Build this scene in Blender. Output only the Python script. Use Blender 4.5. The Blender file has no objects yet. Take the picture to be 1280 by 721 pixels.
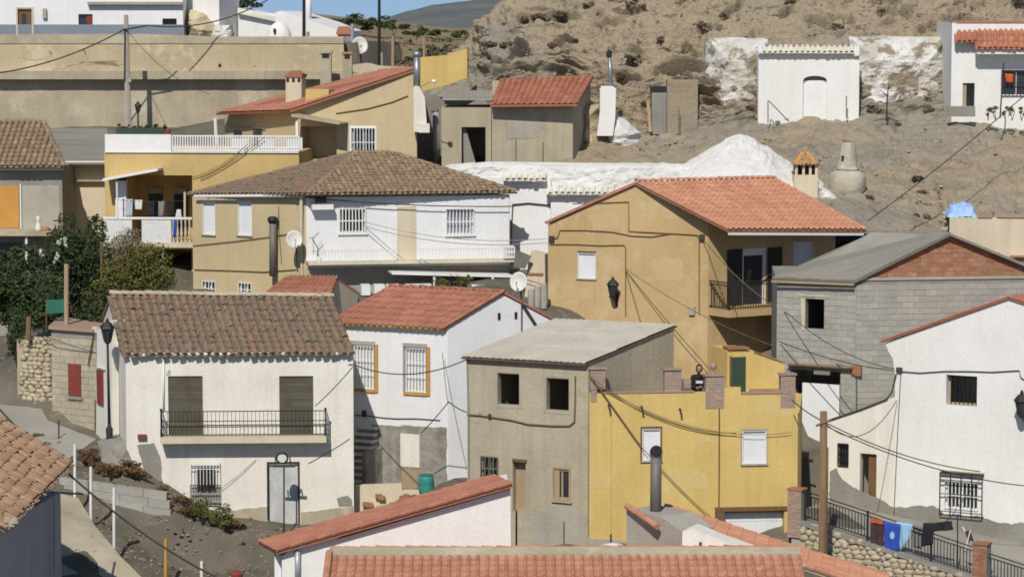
import bpy, math, random
import numpy as np
from mathutils import Vector, Matrix, noise
random.seed(11)
R = math.radians
scene = bpy.context.scene
col = scene.collection
# ------------------------------------------------------------------ camera, sky, sun, exposure
FPX, CX, CY, HORIZON, CAMZ = 3600.0, 640.0, 360.5, 30.0, 20.0
PITCH = math.atan((CY - HORIZON) / FPX)
cam_d = bpy.data.cameras.new('camera')
cam_d.sensor_width = 36.0
cam_d.lens = 36.0 * FPX / 1280.0
cam_d.clip_start, cam_d.clip_end = 1.0, 12000.0
cam = bpy.data.objects.new('camera', cam_d)
cam.location = (0, 0, CAMZ)
cam.rotation_euler = (math.pi / 2 - PITCH, 0, 0)
col.objects.link(cam)
scene.camera = cam
SUN_EL, SUN_AZ = R(43), R(12)          # the sun stands behind the camera, a little to its left
world = bpy.data.worlds.new('World')
scene.world = world
world.use_nodes = True
wn = world.node_tree.nodes
sky = wn.new('ShaderNodeTexSky')
sky.sky_type = 'NISHITA'
sky.sun_disc = False
sky.sun_elevation = SUN_EL
sky.sun_rotation = math.pi + SUN_AZ
sky.altitude = 900
sky.dust_density = 0.3
sky.air_density = 1.0
tc = wn.new('ShaderNodeTexCoord'); lift_v = wn.new('ShaderNodeVectorMath'); lift_v.inputs[1].default_value = (0, 0, .17)   # clear dry air: little whitening at the horizon
world.node_tree.links.new(tc.outputs['Generated'], lift_v.inputs[0]); world.node_tree.links.new(lift_v.outputs[0], sky.inputs[0])
world.node_tree.links.new(sky.outputs[0], wn['Background'].inputs[0])
wn['Background'].inputs[1].default_value = 0.095
sun_d = bpy.data.lights.new('sun', 'SUN')
sun_d.energy = 4.0
sun_d.angle = R(0.55)
sun_d.color = (1.0, 0.945, 0.855)
sun = bpy.data.objects.new('sun', sun_d)
L = Vector((math.sin(SUN_AZ) * math.cos(SUN_EL), math.cos(SUN_AZ) * math.cos(SUN_EL), -math.sin(SUN_EL)))
sun.rotation_euler = L.to_track_quat('-Z', 'Y').to_euler()
sun.location = (-20, -20, 60)
col.objects.link(sun)
scene.view_settings.view_transform = 'Standard'
scene.view_settings.look = 'None'
scene.view_settings.exposure = 0.0
scene.view_settings.gamma = 1.0
scene.cycles.filter_width = 1.75     # the photograph is a little soft
# ------------------------------------------------------------------ pixel -> place
CAM = Vector((0, 0, CAMZ))
FW = Vector((0, math.cos(PITCH), -math.sin(PITCH)))
UP = Vector((0, math.sin(PITCH), math.cos(PITCH)))
def ray(u, v):
    return FW + Vector((1, 0, 0)) * ((u - CX) / FPX) + UP * ((CY - v) / FPX)
def V(u, v, Y):
    d = ray(u, v)
    return CAM + d * (Y / d.y)
def zt(v, Y):
    return V(640, v, Y).z
def XY(u, Y, v=400):
    p = V(u, v, Y)
    return Vector((p.x, p.y, 0))
class Face:
    """a vertical wall plane from A (left) to B (right), as seen from outside"""
    def __init__(s, A, B):
        s.A = Vector((A[0], A[1], 0)); s.B = Vector((B[0], B[1], 0))
        s.dir = (s.B - s.A).normalized(); s.n = Vector((s.dir.y, -s.dir.x, 0))
        s.len = (s.B - s.A).length
    def off(s, d):
        return Face(s.A + s.n * d, s.B + s.n * d)
    def hit(s, u, v, d=0):
        r = ray(u, v)
        t = (s.A + s.n * d - CAM).dot(s.n) / r.dot(s.n)
        return CAM + r * t
    def sz(s, u, v, d=0):
        p = s.hit(u, v, d)
        return (p - s.A).dot(s.dir), p.z
    def pt(s, a, z, d=0):
        p = s.A + s.dir * a + s.n * d
        return Vector((p.x, p.y, z))
    def rect(s, u0, v0, u1, v1, d=0):
        s0, z1 = s.sz(u0, v0, d); s1, z0 = s.sz(u1, v1, d)
        return min(s0, s1), max(s0, s1), min(z0, z1), max(z0, z1)
# ------------------------------------------------------------------ materials
MATS = {}
def mk(name, c1, c2=None, scale=0.6, stretch=(1, 1, 1), c3=None, streak=0.0, rand=0.0, bump=0.15, bscale=9.0,
       rough=0.9, metal=0.0, fine=0.10, cols=None, lo=0.35, hi=0.68, spec=0.25, c3scale=2.2, c3lo=0.60, c3hi=0.72, band=0.0):
    m = bpy.data.materials.new(name); m.use_nodes = True
    nt = m.node_tree; N = nt.nodes; LK = nt.links.new
    b = N['Principled BSDF']
    b.inputs['Roughness'].default_value = rough; b.inputs['Metallic'].default_value = metal
    if 'Specular IOR Level' in b.inputs: b.inputs['Specular IOR Level'].default_value = spec
    geo = N.new('ShaderNodeNewGeometry')
    def nz(sc, det=5, rg=0.6, st=(1, 1, 1)):
        mp = N.new('ShaderNodeMapping'); mp.inputs['Scale'].default_value = st
        LK(geo.outputs['Position'], mp.inputs['Vector'])
        t = N.new('ShaderNodeTexNoise'); t.inputs['Scale'].default_value = sc
        t.inputs['Detail'].default_value = det; t.inputs['Roughness'].default_value = rg
        LK(mp.outputs[0], t.inputs['Vector']); return t.outputs['Fac']
    def rng(x, a, bb, c=0.0, d=1.0):
        r = N.new('ShaderNodeMapRange'); r.inputs[1].default_value = a; r.inputs[2].default_value = bb
        r.inputs[3].default_value = c; r.inputs[4].default_value = d; LK(x, r.inputs[0]); return r.outputs[0]
    def mix(f, A, B, mode='MIX'):
        x = N.new('ShaderNodeMix'); x.data_type = 'RGBA'; x.blend_type = mode
        for i, val in ((0, f), (6, A), (7, B)):
            if hasattr(val, 'links') or hasattr(val, 'is_linked'): LK(val, x.inputs[i])
            elif i == 0: x.inputs[0].default_value = val
            else: x.inputs[i].default_value = (*val[:3], 1)
        return x.outputs[2]
    if cols:                                   # a colour for each piece
        oi = N.new('ShaderNodeObjectInfo')
        ad = N.new('ShaderNodeMath'); ad.operation = 'ADD'
        LK(oi.outputs['Random'], ad.inputs[0]); LK(geo.outputs['Random Per Island'], ad.inputs[1])
        fr = N.new('ShaderNodeMath'); fr.operation = 'FRACT'; LK(ad.outputs[0], fr.inputs[0])
        cr = N.new('ShaderNodeValToRGB'); cr.color_ramp.interpolation = 'LINEAR'
        el = cr.color_ramp.elements
        while len(el) < len(cols): el.new(0.5)
        for i, c in enumerate(cols):
            el[i].position = i / max(1, len(cols) - 1); el[i].color = (*c, 1)
        LK(fr.outputs[0], cr.inputs[0]); out = cr.outputs[0]
        if c2: out = mix(rng(nz(scale), lo, hi), out, c2)
    else:
        out = mix(rng(nz(scale, st=stretch), lo, hi), c1, c2 or c1)
    if c3: out = mix(rng(nz(c3scale, 7, 0.7), c3lo, c3hi), out, c3)
    if band:
        out = mix(rng(nz(1.0, 7, 0.65, (.35, .35, 2.6)), 0.50, 0.66, 0, band), out, tuple(x * 0.5 for x in (c2 or c1)))
        out = mix(rng(nz(2.2, 8, 0.75, (1, 1, 1.6)), 0.56, 0.66, 0, band), out, tuple(x * 0.45 for x in (c2 or c1)))
    if streak:
        out = mix(rng(nz(1.0, 4, 0.6, (3.5, 3.5, 0.22)), 0.46, 0.75, 0, streak), out, tuple(x * 0.6 for x in (c2 or c1)))
    if fine:
        g = rng(nz(14, 6, 0.7), 0.25, 0.75, 1 - fine * 1.6, 1 + fine * 0.7)
        cc = N.new('ShaderNodeCombineColor')
        for i in range(3): LK(g, cc.inputs[i])
        out = mix(1.0, out, cc.outputs[0], 'MULTIPLY')
    LK(out, b.inputs['Base Color'])
    if bump:
        bp = N.new('ShaderNodeBump'); bp.inputs['Strength'].default_value = bump; bp.inputs['Distance'].default_value = 0.06
        LK(nz(bscale, 6, 0.65), bp.inputs['Height']); LK(bp.outputs[0], b.inputs['Normal'])
    MATS[name] = m
    return m
W = mk
W('white', (.79, .78, .755), (.73, .715, .68), .5, streak=.12, bump=.08)
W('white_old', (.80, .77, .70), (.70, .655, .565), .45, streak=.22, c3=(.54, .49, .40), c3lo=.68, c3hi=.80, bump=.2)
W('white_cool', (.79, .79, .79), (.72, .72, .72), .5, streak=.10, bump=.08)
W('white_rock', (.72, .71, .69), (.62, .60, .56), 1.1, c3=(.36, .32, .26), c3lo=.62, c3hi=.72, c3scale=1.7, bump=.9, bscale=6)
W('limed_rock', (.68, .67, .64), (.50, .465, .395), .8, c3=(.27, .225, .16), c3lo=.50, c3hi=.57, c3scale=.9, bump=1.2, bscale=4, lo=.42, hi=.62)
W('door_grey', (.56, .56, .55), (.42, .42, .41), 1.2, stretch=(2, 2, 1), c3=(.30, .29, .28), c3scale=6, c3lo=.58, c3hi=.7, bump=.1)
W('cave_plaster', (.50, .46, .37), (.40, .355, .27), 1.6, c3=(.60, .57, .50), c3scale=2.5, c3lo=.55, c3hi=.66, bump=1.0, bscale=5)
W('cream', (.66, .58, .43), (.58, .50, .36), .5, streak=.3)
W('tan', (.56, .405, .205), (.48, .34, .165), .35, streak=.18, c3=(.59, .455, .265), c3scale=.6, c3lo=.52, c3hi=.66, bump=.2)
W('yellow', (.66, .485, .175), (.585, .42, .15), .45, streak=.22, c3=(.65, .53, .28), c3scale=.7, c3lo=.56, c3hi=.70, bump=.2)
W('yellow_patch', (.635, .495, .215), (.59, .44, .17), .6, bump=.3)
W('tan_patch', (.57, .43, .235), (.52, .38, .195), .6, bump=.3)
W('ochre', (.575, .415, .175), (.50, .355, .15), .5, streak=.15)
W('beige', (.57, .465, .28), (.50, .40, .235), .4, streak=.15)
W('grey_render', (.47, .41, .30), (.385, .335, .24), .55, streak=.35, c3=(.31, .27, .20), c3scale=1.3, c3lo=.56, c3hi=.74, bump=.35)
W('cement', (.30, .285, .25), (.23, .215, .185), .8, streak=.25, bump=.5)
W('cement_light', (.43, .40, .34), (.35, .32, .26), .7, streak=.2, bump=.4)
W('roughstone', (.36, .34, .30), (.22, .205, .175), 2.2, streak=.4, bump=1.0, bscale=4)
W('concrete', (.45, .39, .285), (.335, .29, .205), .4, streak=.22, c3=(.52, .46, .335), c3scale=.5, c3lo=.5, c3hi=.64, bump=.4)
W('sandwall', (.53, .44, .29), (.43, .355, .23), .35, streak=.2, c3=(.60, .51, .35), c3scale=.30, c3lo=.50, c3hi=.58, bump=.4)
W('roofsheet', (.56, .515, .425), (.47, .43, .35), 1.0, c3=(.27, .25, .21), c3lo=.62, c3hi=.72, bump=.3)
W('roofgrey', (.27, .255, .22), (.21, .195, .165), .8, stretch=(.3, 3, 1), c3=(.34, .31, .25), bump=.4)
W('block', None, (.30, .285, .25), 1.2, cols=[(.36, .345, .305), (.41, .39, .34), (.33, .32, .285), (.385, .375, .345)], bump=.35, lo=.5, hi=.8)
W('block_tan', None, (.38, .33, .24), 1.2, cols=[(.42, .37, .27), (.47, .42, .31), (.37, .33, .25)], bump=.35, lo=.5, hi=.8)
W('mortar', (.31, .295, .255), (.24, .225, .19), 1.5)
W('brick', None, (.30, .135, .075), 3, cols=[(.34, .155, .085), (.40, .19, .11), (.30, .125, .07), (.45, .26, .16), (.36, .17, .09)], bump=.3)
W('brickpale', None, (.36, .26, .20), 3, cols=[(.42, .30, .235), (.36, .235, .175), (.46, .35, .28)], bump=.4)
W('stone', None, (.40, .33, .22), 3, cols=[(.46, .40, .29), (.54, .47, .34), (.36, .31, .23), (.60, .53, .40)], bump=.5)
W('tile_new', None, (.33, .13, .08), 1.0, cols=[(.43, .175, .105), (.50, .22, .135), (.37, .145, .09), (.46, .20, .12)], bump=.1, lo=.45, hi=.8, fine=.06)
W('tile_salmon', None, (.40, .185, .11), .8, cols=[(.48, .23, .142), (.54, .275, .172), (.42, .19, .118), (.50, .25, .155), (.45, .215, .14)], bump=.15, lo=.45, hi=.8, fine=.08, c3=(.33, .175, .11), c3lo=.64, c3hi=.76)
W('tile_red', None, (.30, .13, .085), .8, cols=[(.365, .155, .10), (.42, .185, .125), (.31, .13, .085), (.385, .175, .115)], bump=.1, lo=.45, hi=.8, fine=.06, c3=(.27, .15, .11), c3lo=.64, c3hi=.74)
W('tile_old', None, (.165, .13, .095), 1.6, cols=[(.205, .145, .10), (.24, .17, .12), (.18, .14, .105), (.27, .155, .10), (.21, .17, .13)], bump=.4, lo=.42, hi=.72, c3=(.22, .185, .135), c3scale=5, c3lo=.56, c3hi=.68)
W('tile_brown', None, (.24, .18, .115), 1.6, cols=[(.24, .16, .098), (.31, .22, .135), (.19, .13, .085), (.36, .265, .165), (.22, .17, .115)], bump=.3, lo=.45, hi=.75)
W('tile_front', None, (.33, .21, .13), 1.6, cols=[(.35, .21, .13), (.42, .27, .17), (.30, .175, .11), (.45, .31, .205)], bump=.3, lo=.45, hi=.75)
W('tile_white', None, (.60, .56, .48), 3, cols=[(.70, .68, .63), (.60, .56, .48), (.74, .73, .69)], bump=.3)
W('underroof', (.17, .13, .09), (.12, .095, .065), 2)
W('wood', (.20, .115, .055), (.13, .075, .036), 3, stretch=(6, 6, .5))
W('wood_pole', (.25, .155, .085), (.17, .105, .058), 2, stretch=(6, 6, .4), bump=.4)
W('wood_pale', (.42, .32, .20), (.32, .24, .15), 3, stretch=(6, 6, .5))
W('grey_paint', (.50, .485, .455), (.44, .425, .395), .6, streak=.3)
W('blind', None, (.085, .065, .04), 1.8, cols=[(.115, .105, .075), (.09, .085, .065), (.14, .12, .08)], bump=.2, lo=.45, hi=.7)
W('black_iron', (.022, .022, .024), (.03, .028, .028), 3, rough=.5, bump=0, fine=.05)
W('dark_red', (.235, .055, .04), (.19, .045, .034), 2)
W('green_door', (.045, .075, .05), (.035, .06, .04), 2, rough=.6)
W('white_paint', (.76, .76, .74), (.70, .70, .68), 2, rough=.55, bump=.05, fine=.05)
W('shutter_white', (.72, .73, .73), (.66, .67, .67), 2, rough=.5, bump=0, fine=.04)
W('steel', (.36, .37, .40), (.28, .285, .30), 2, rough=.42, metal=.6, bump=.05)
W('galv', (.44, .46, .50), (.36, .38, .42), 2, rough=.45, metal=.35, bump=.05)
W('rusty_flue', (.20, .185, .165), (.15, .135, .12), 2, stretch=(1, 1, .4), rough=.6, metal=.2)
W('glass', (.030, .034, .040), (.045, .048, .052), 1, rough=.12, bump=0, fine=0, spec=.5)
W('dark_shutter', (.028, .027, .022), (.04, .036, .028), 2, rough=.6)
W('dark_cloth', (.016, .016, .02), (.03, .03, .036), 3)
W('brown_cloth', (.075, .045, .042), (.05, .03, .03), 5)
W('orange_cloth', (.60, .12, .035), (.5, .09, .03), 5)
W('blue_cloth', (.035, .085, .42), (.03, .07, .36), 5)
W('sky_cloth', (.30, .55, .72), (.26, .48, .65), 5)
W('pale_cloth', (.36, .42, .56), (.45, .47, .52), 5)
W('white_cloth', (.68, .68, .66), (.6, .6, .58), 5)
W('grey_cloth', (.19, .19, .18), (.26, .25, .22), 4)
W('tarp', (.30, .46, .74), (.38, .54, .80), 2.5, rough=.5, bump=.5, bscale=4)
W('barrel', (.05, .27, .24), (.04, .22, .20), 2, rough=.5)
W('green_panel', (.03, .16, .115), (.025, .13, .09), 2, rough=.6)
W('orange_panel', (.56, .29, .075), (.50, .255, .065), 1)
W('band_blue', (.22, .26, .31), (.19, .225, .27), .8)
W('yellow_pipe', (.62, .34, .05), (.5, .27, .04), 2)
W('skin', (.40, .23, .155), (.36, .20, .13), 4, rough=.6, bump=0)
W('hair', (.02, .015, .012), (.03, .02, .016), 6)
W('dish', (.66, .65, .61), (.60, .59, .55), 2, rough=.5, bump=0)
W('cable', (.05, .047, .045), (.07, .065, .06), 3, bump=0)
W('cable_tan', (.20, .145, .08), (.15, .11, .06), 3, bump=0)
W('leaf_dark', None, (.035, .055, .02), 1.2, cols=[(.040, .062, .020), (.060, .085, .028), (.030, .048, .018), (.075, .10, .035)], bump=0, fine=0, rough=.7, lo=.45, hi=.7)
W('leaf_olive', None, (.085, .09, .03), 1.2, cols=[(.12, .12, .025), (.165, .155, .035), (.085, .09, .025)], bump=0, fine=0, rough=.7, lo=.45, hi=.7)
W('leaf_dry', None, (.17, .13, .085), 1.5, cols=[(.20, .155, .10), (.26, .205, .135), (.15, .115, .075)], bump=0, fine=0, rough=.8, lo=.45, hi=.7)
W('leaf_rust', None, (.14, .08, .04), 1.5, cols=[(.15, .085, .04), (.20, .12, .055), (.11, .07, .035)], bump=0, fine=0, rough=.8, lo=.45, hi=.7)
W('scrub', None, (.085, .075, .04), 1.0, cols=[(.09, .08, .042), (.12, .10, .055), (.07, .068, .036)], bump=0, fine=0, rough=.8, lo=.45, hi=.7)
W('bark', (.09, .065, .045), (.06, .045, .03), 6, bump=.5)
W('dirt', (.165, .145, .11), (.11, .097, .074), .6, c3=(.215, .19, .14), c3scale=1.7, c3lo=.56, c3hi=.7, bump=.9, bscale=5)
W('street', (.36, .34, .295), (.29, .27, .23), .4, c3=(.24, .22, .185), c3lo=.58, c3hi=.75, c3scale=.9, bump=.3)
W('ramp', (.44, .39, .295), (.35, .305, .22), .7, c3=(.27, .24, .18), c3lo=.60, c3hi=.75, bump=.4)
W('stone_hill', None, (.27, .23, .17), 3, cols=[(.30, .25, .18), (.38, .33, .245), (.26, .22, .16), (.43, .38, .29)], bump=.3)
W('hill', (.355, .285, .195), (.30, .27, .212), .13, c3=(.235, .195, .14), c3scale=.8, c3lo=.54, c3hi=.68, bump=.9, bscale=7, fine=.22, lo=.44, hi=.56, band=.36)
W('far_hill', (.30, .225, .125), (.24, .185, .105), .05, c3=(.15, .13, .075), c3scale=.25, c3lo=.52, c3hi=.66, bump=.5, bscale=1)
W('mountain', (.15, .155, .15), (.11, .12, .118), .012, c3=(.22, .205, .185), c3scale=.03, c3lo=.55, c3hi=.66, bump=.6, bscale=.1)  # distance haze is put into this greyed colour; no haze volume
M = MATS
# ------------------------------------------------------------------ mesh builder
def org(o):
    p = Vector((0, 0, 0))
    while o is not None:
        p = p + o.location; o = o.parent
    return p
def fbm_(p, fr, k): return noise.fractal(Vector(p) * fr + Vector((k, k, k)), 1.0, 2.0, 4)
class MB:
    def __init__(s): s.v = []; s.f = []
    def add(s, vs, fs):
        k = len(s.v); s.v += [tuple(x) for x in vs]; s.f += [tuple(i + k for i in f) for f in fs]; return s
    def poly(s, *p): return s.add(p, [tuple(range(len(p)))])
    def hexa(s, p):              # 4 bottom, 4 top
        return s.add(p, [(3, 2, 1, 0), (4, 5, 6, 7), (0, 1, 5, 4), (1, 2, 6, 5), (2, 3, 7, 6), (3, 0, 4, 7)])
    def box(s, o, a, b, c):
        o, a, b, c = map(Vector, (o, a, b, c))
        return s.hexa([o, o + a, o + a + b, o + b, o + c, o + a + c, o + a + b + c, o + b + c])
    def prism(s, pts, vec):
        n = len(pts); vec = Vector(vec); pts = [Vector(p) for p in pts]; nn = Vector()
        for i in range(n): nn += pts[i].cross(pts[(i + 1) % n])
        if nn.dot(vec) < 0: pts = pts[::-1]
        return s.add(pts + [p + vec for p in pts], [tuple(range(n))[::-1], tuple(range(n, 2 * n))] + [(i, (i + 1) % n, (i + 1) % n + n, i + n) for i in range(n)])
    def tube(s, pts, r, n=6, caps=True):
        pts = [Vector(p) for p in pts]; rs = r if isinstance(r, (list, tuple)) else [r] * len(pts)
        vs = []; fs = []
        for i, p in enumerate(pts):
            t = (pts[min(i + 1, len(pts) - 1)] - pts[max(i - 1, 0)]).normalized()
            a = t.cross(Vector((0, 0, 1)))
            if a.length < 1e-3: a = t.cross(Vector((0, 1, 0)))
            a.normalize(); b = t.cross(a)
            for k in range(n):
                q = 2 * math.pi * k / n
                vs.append(p + (a * math.cos(q) + b * math.sin(q)) * rs[i])
        for i in range(len(pts) - 1):
            for k in range(n):
                fs.append((i * n + k, i * n + (k + 1) % n, (i + 1) * n + (k + 1) % n, (i + 1) * n + k))
        if caps: fs += [tuple(range(n))[::-1], tuple(range((len(pts) - 1) * n, len(pts) * n))]
        return s.add(vs, fs)
    def lathe(s, c, prof, n=12, sx=1, sy=1):
        c = Vector(c); vs = []; fs = []
        for r, z in prof:
            for k in range(n):
                q = 2 * math.pi * k / n
                vs.append(c + Vector((r * sx * math.cos(q), r * sy * math.sin(q), z)))
        m = len(prof)
        for i in range(m - 1):
            for k in range(n):
                fs.append((i * n + k, i * n + (k + 1) % n, (i + 1) * n + (k + 1) % n, (i + 1) * n + k))
        fs += [tuple(range(n))[::-1], tuple(range((m - 1) * n, m * n))]
        return s.add(vs, fs)
    def mesh(s, name, o=(0, 0, 0), smooth=False):
        me = bpy.data.meshes.new(name); o = Vector(o)
        me.from_pydata([(x - o.x, y - o.y, z - o.z) for x, y, z in s.v], [], s.f)
        if smooth: me.polygons.foreach_set('use_smooth', [True] * len(me.polygons))
        me.update(); return me
    def lumpy(s, amp, fr=2.5):
        s.v = [tuple(Vector(p) + Vector((fbm_(p, fr, 0), fbm_(p, fr, 5), fbm_(p, fr, 9) * .5)) * amp) for p in s.v]; return s
    def build(s, name, mat, parent=None, smooth=False, kind=None, label=None, cat=None, group=None, base=None):
        if parent is not None: o = org(parent)
        elif base is not None: o = Vector(base)
        else:
            zs = [p[2] for p in s.v]; o = Vector((sum(p[0] for p in s.v) / len(s.v), sum(p[1] for p in s.v) / len(s.v), min(zs)))
        me = s.mesh(name, o, smooth)
        ob = bpy.data.objects.new(name, me)
        me.materials.append(M[mat] if isinstance(mat, str) else mat)
        col.objects.link(ob)
        if parent is not None: ob.parent = parent
        else: ob.location = o
        return tag(ob, label, cat, group, kind)
def tag(o, label=None, cat=None, group=None, kind=None):
    if label: o['label'] = label
    if cat: o['category'] = cat
    if group: o['group'] = group
    if kind: o['kind'] = kind
    return o
def root(name, label, cat, loc, group=None):
    o = bpy.data.objects.new(name, None); o.empty_display_size = .3
    o.location = loc; col.objects.link(o)
    return tag(o, label, cat, group)
def fbox(mb, f, u0, v0, u1, v1, d0, d1, dp=None):
    """a box on face f covering the pixels; dp = the depth whose plane the pixels are read on"""
    s0, s1, z0, z1 = f.rect(u0, v0, u1, v1, max(d0, d1) if dp is None else dp)
    return szbox(mb, f, s0, s1, z0, z1, d0, d1)
def szbox(mb, f, s0, s1, z0, z1, d0, d1):
    d0, d1 = min(d0, d1), max(d0, d1)
    p = lambda s, z, d: f.pt(s, z, d)
    return mb.hexa([p(s0, z0, d1), p(s1, z0, d1), p(s1, z0, d0), p(s0, z0, d0), p(s0, z1, d1), p(s1, z1, d1), p(s1, z1, d0), p(s0, z1, d0)])
def fpart(name, parent, mat, f, u0, v0, u1, v1, d0, d1, dp=None, **k):
    return fbox(MB(), f, u0, v0, u1, v1, d0, d1, dp).build(name, mat, parent, **k)
# ------------------------------------------------------------------ solids with openings
def boolean_cut(ob, mb):
    if not mb.v: return
    me = mb.mesh('cut'); c = bpy.data.objects.new('cut', me); col.objects.link(c)
    md = ob.modifiers.new('b', 'BOOLEAN'); md.operation = 'DIFFERENCE'; md.solver = 'EXACT'; md.object = c; md.use_self = True
    bpy.context.view_layer.update()
    dg = bpy.context.evaluated_depsgraph_get()
    nm = bpy.data.meshes.new_from_object(ob.evaluated_get(dg))
    ob.modifiers.clear(); old = ob.data; nm.name = old.name; ob.data = nm
    bpy.data.meshes.remove(old); bpy.data.objects.remove(c); bpy.data.meshes.remove(me)
class House:
    def __init__(s, name, label, corners, zb, tops, mat, ridge=None, group=None, cat='house'):
        """corners: XY counter-clockwise from above (front-left, front-right, back-right, back-left)"""
        c = [Vector((p[0], p[1], 0)) for p in corners]
        s.c = c; s.zb = zb
        mid = sum(c, Vector()) / len(c)
        s.root = root(name, label, cat, (mid.x, mid.y, zb), group)
        n = len(c); vs = [(p.x, p.y, zb) for p in c] + [(p.x, p.y, t) for p, t in zip(c, tops)]
        fs = [tuple(range(n))[::-1]]
        if ridge is None:
            fs += [(i, (i + 1) % n, (i + 1) % n + n, i + n) for i in range(n)] + [tuple(range(n, 2 * n))]
        else:                         # ridge = (point on edge 3-0, point on edge 1-2): gables left and right
            vs += [tuple(ridge[0]), tuple(ridge[1])]
            fs += [(0, 1, 5, 4), (1, 2, 6, 9, 5), (2, 3, 7, 6), (3, 0, 4, 8, 7), (4, 5, 9, 8), (6, 7, 8, 9)]
        mb = MB(); mb.v = vs; mb.f = fs
        s.wall = mb.build('wall', mat, s.root)
        s.cut1 = MB(); s.cut2 = MB()
        s.front = Face(c[0], c[1])
        s.f = [Face(c[i], c[(i + 1) % n]) for i in range(n)]
    def hole(s, f, u0, v0, u1, v1, depth=.18):
        fbox(s.cut1, f, u0, v0, u1, v1, -depth, .3, 0)
    def room(s, f, u0, v0, u1, v1, depth=3.6, grow=.9, low=1.0):
        s.hole(f, u0, v0, u1, v1, .35)
        a, b, z0, z1 = f.rect(u0, v0, u1, v1)
        szbox(s.cut2, f, a - grow, b + grow, z0 - low, z1 + .2, -depth, -.25)
    def done(s):
        boolean_cut(s.wall, s.cut1); boolean_cut(s.wall, s.cut2)
def bars(f, u0, v0, u1, v1, d, nv, nh, w=.018, mb=None, arch=False):
    mb = mb or MB()
    s0, s1, z0, z1 = f.rect(u0, v0, u1, v1, d)
    for i in range(nv):
        s = s0 + (s1 - s0) * i / (nv - 1)
        szbox(mb, f, s - w, s + w, z0, z1, d - w, d + w)
    for j in range(nh):
        z = z0 + (z1 - z0) * j / (nh - 1)
        szbox(mb, f, s0, s1, z - w, z + w, d - w * 1.15, d + w * 1.15)
    return mb
def slat_sheet(f, u0, v0, u1, v1, d, h=.055, th=.02):
    s0, s1, z0, z1 = f.rect(u0, v0, u1, v1, 0); mb = MB(); n = max(3, int((z1 - z0) / h))
    for i in range(n):
        z = z0 + (z1 - z0) * i / n
        mb.hexa([f.pt(s0, z, d + th), f.pt(s1, z, d + th), f.pt(s1, z, d - .01), f.pt(s0, z, d - .01),
                 f.pt(s0, z + h * .96, d + .004), f.pt(s1, z + h * .96, d + .004), f.pt(s1, z + h * .96, d - .01), f.pt(s0, z + h * .96, d - .01)])
    return mb
def frame_mb(f, u0, v0, u1, v1, d0, d1, w=.05):
    a, b, z0, z1 = f.rect(u0, v0, u1, v1); mb = MB()
    szbox(mb, f, a, a + w, z0, z1, d0, d1); szbox(mb, f, b - w, b, z0, z1, d0, d1)
    szbox(mb, f, a + w, b - w, z1 - w, z1, d0, d1); szbox(mb, f, a + w, b - w, z0, z0 + w, d0, d1)
    return mb
def shutter_window(h, f, u0, v0, u1, v1, mat='shutter_white', fmat='white_paint', sill='cement_light', depth=.12, rec=.07):
    h.hole(f, u0, v0, u1, v1, depth)
    w = slat_sheet(f, u0, v0, u1, v1, -rec - .02, .05, .012).build('window', mat, h.root)
    frame_mb(f, u0, v0, u1, v1, -rec, -.015, .035).build('frame', fmat, w)
    if sill:
        a, b, z0, z1 = f.rect(u0, v0, u1, v1)
        szbox(MB(), f, a - .05, b + .05, z0 - .05, z0 - .003, -.02, .06).build('sill', sill, w)
    return w
def glass_window(h, f, u0, v0, u1, v1, fmat='wood', grille=None, nv=7, nh=4, gd=.05, ginset=0, mullion=True, depth=.2, pane='glass'):
    h.hole(f, u0, v0, u1, v1, depth)
    w = fbox(MB(), f, u0, v0, u1, v1, -depth + .004, -depth + .03, 0).build('window', pane, h.root)
    fm = frame_mb(f, u0, v0, u1, v1, -depth + .032, -depth + .085, .05)
    if mullion:
        a, b, z0, z1 = f.rect(u0, v0, u1, v1)
        szbox(fm, f, (a + b) / 2 - .03, (a + b) / 2 + .03, z0 + .05, z1 - .05, -depth + .034, -depth + .075)
    fm.build('frame', fmat, w)
    if grille: bars(f, u0 - ginset, v0 - ginset, u1 + ginset, v1 + ginset, gd, nv, nh, .016).build('grille', grille, w)
    return w
# ------------------------------------------------------------------ roofs of tiles
def tile_geo(kind, w, l):
    mb = MB()
    if kind == 'barrel':
        n = 6; r = w * .40
        for j, (y, k, z) in enumerate(((0, 1.0, .022), (l * 1.12, .84, .0))):
            for i in range(n + 1):
                a = math.pi * i / n
                mb.v.append((-math.cos(a) * r * k, y, math.sin(a) * r * k * .85 + z))
        for i in range(n + 1):
            a = math.pi * i / n
            mb.v.append((-math.cos(a) * r * .80, 0, math.sin(a) * r * .80 * .80 + .02))
        m = n + 1
        for i in range(n):
            mb.f.append((i, i + 1, m + i + 1, m + i)); mb.f.append((i + 1, i, 2 * m + i, 2 * m + i + 1))
    elif kind == 'channel':
        n = 4; r = w * .42
        for y, k, z in ((-.05, 1.0, .02), (l * 1.12, .95, -.012)):
            for i in range(n + 1):
                a = math.pi * i / n
                mb.v.append((-math.cos(a) * r * k, y, -math.sin(a) * r * k * .65 + z + .03))
        for i in range(n): mb.f.append((i, i + 1, n + 2 + i, n + 1 + i))
        mb.f.append((0, 1, 2, 3, 4))
    else:                                  # interlocking pan-and-roll tile
        pr = [(-.5, .012), (-.1, .0), (.06, .012), (.16, .045), (.28, .062), (.40, .045), (.5, .012)]
        for y, z in ((0, .035), (l * 1.06, .004)):
            for x, h in pr: mb.v.append((x * w, y, h * w / .25 + z))
        for x, h in pr: mb.v.append((x * w, .004, h * w / .25 + .008))
        m = len(pr)
        for i in range(m - 1):
            mb.f.append((i, i + 1, m + i + 1, m + i)); mb.f.append((i + 1, i, 2 * m + i, 2 * m + i + 1))
    return mb
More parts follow.
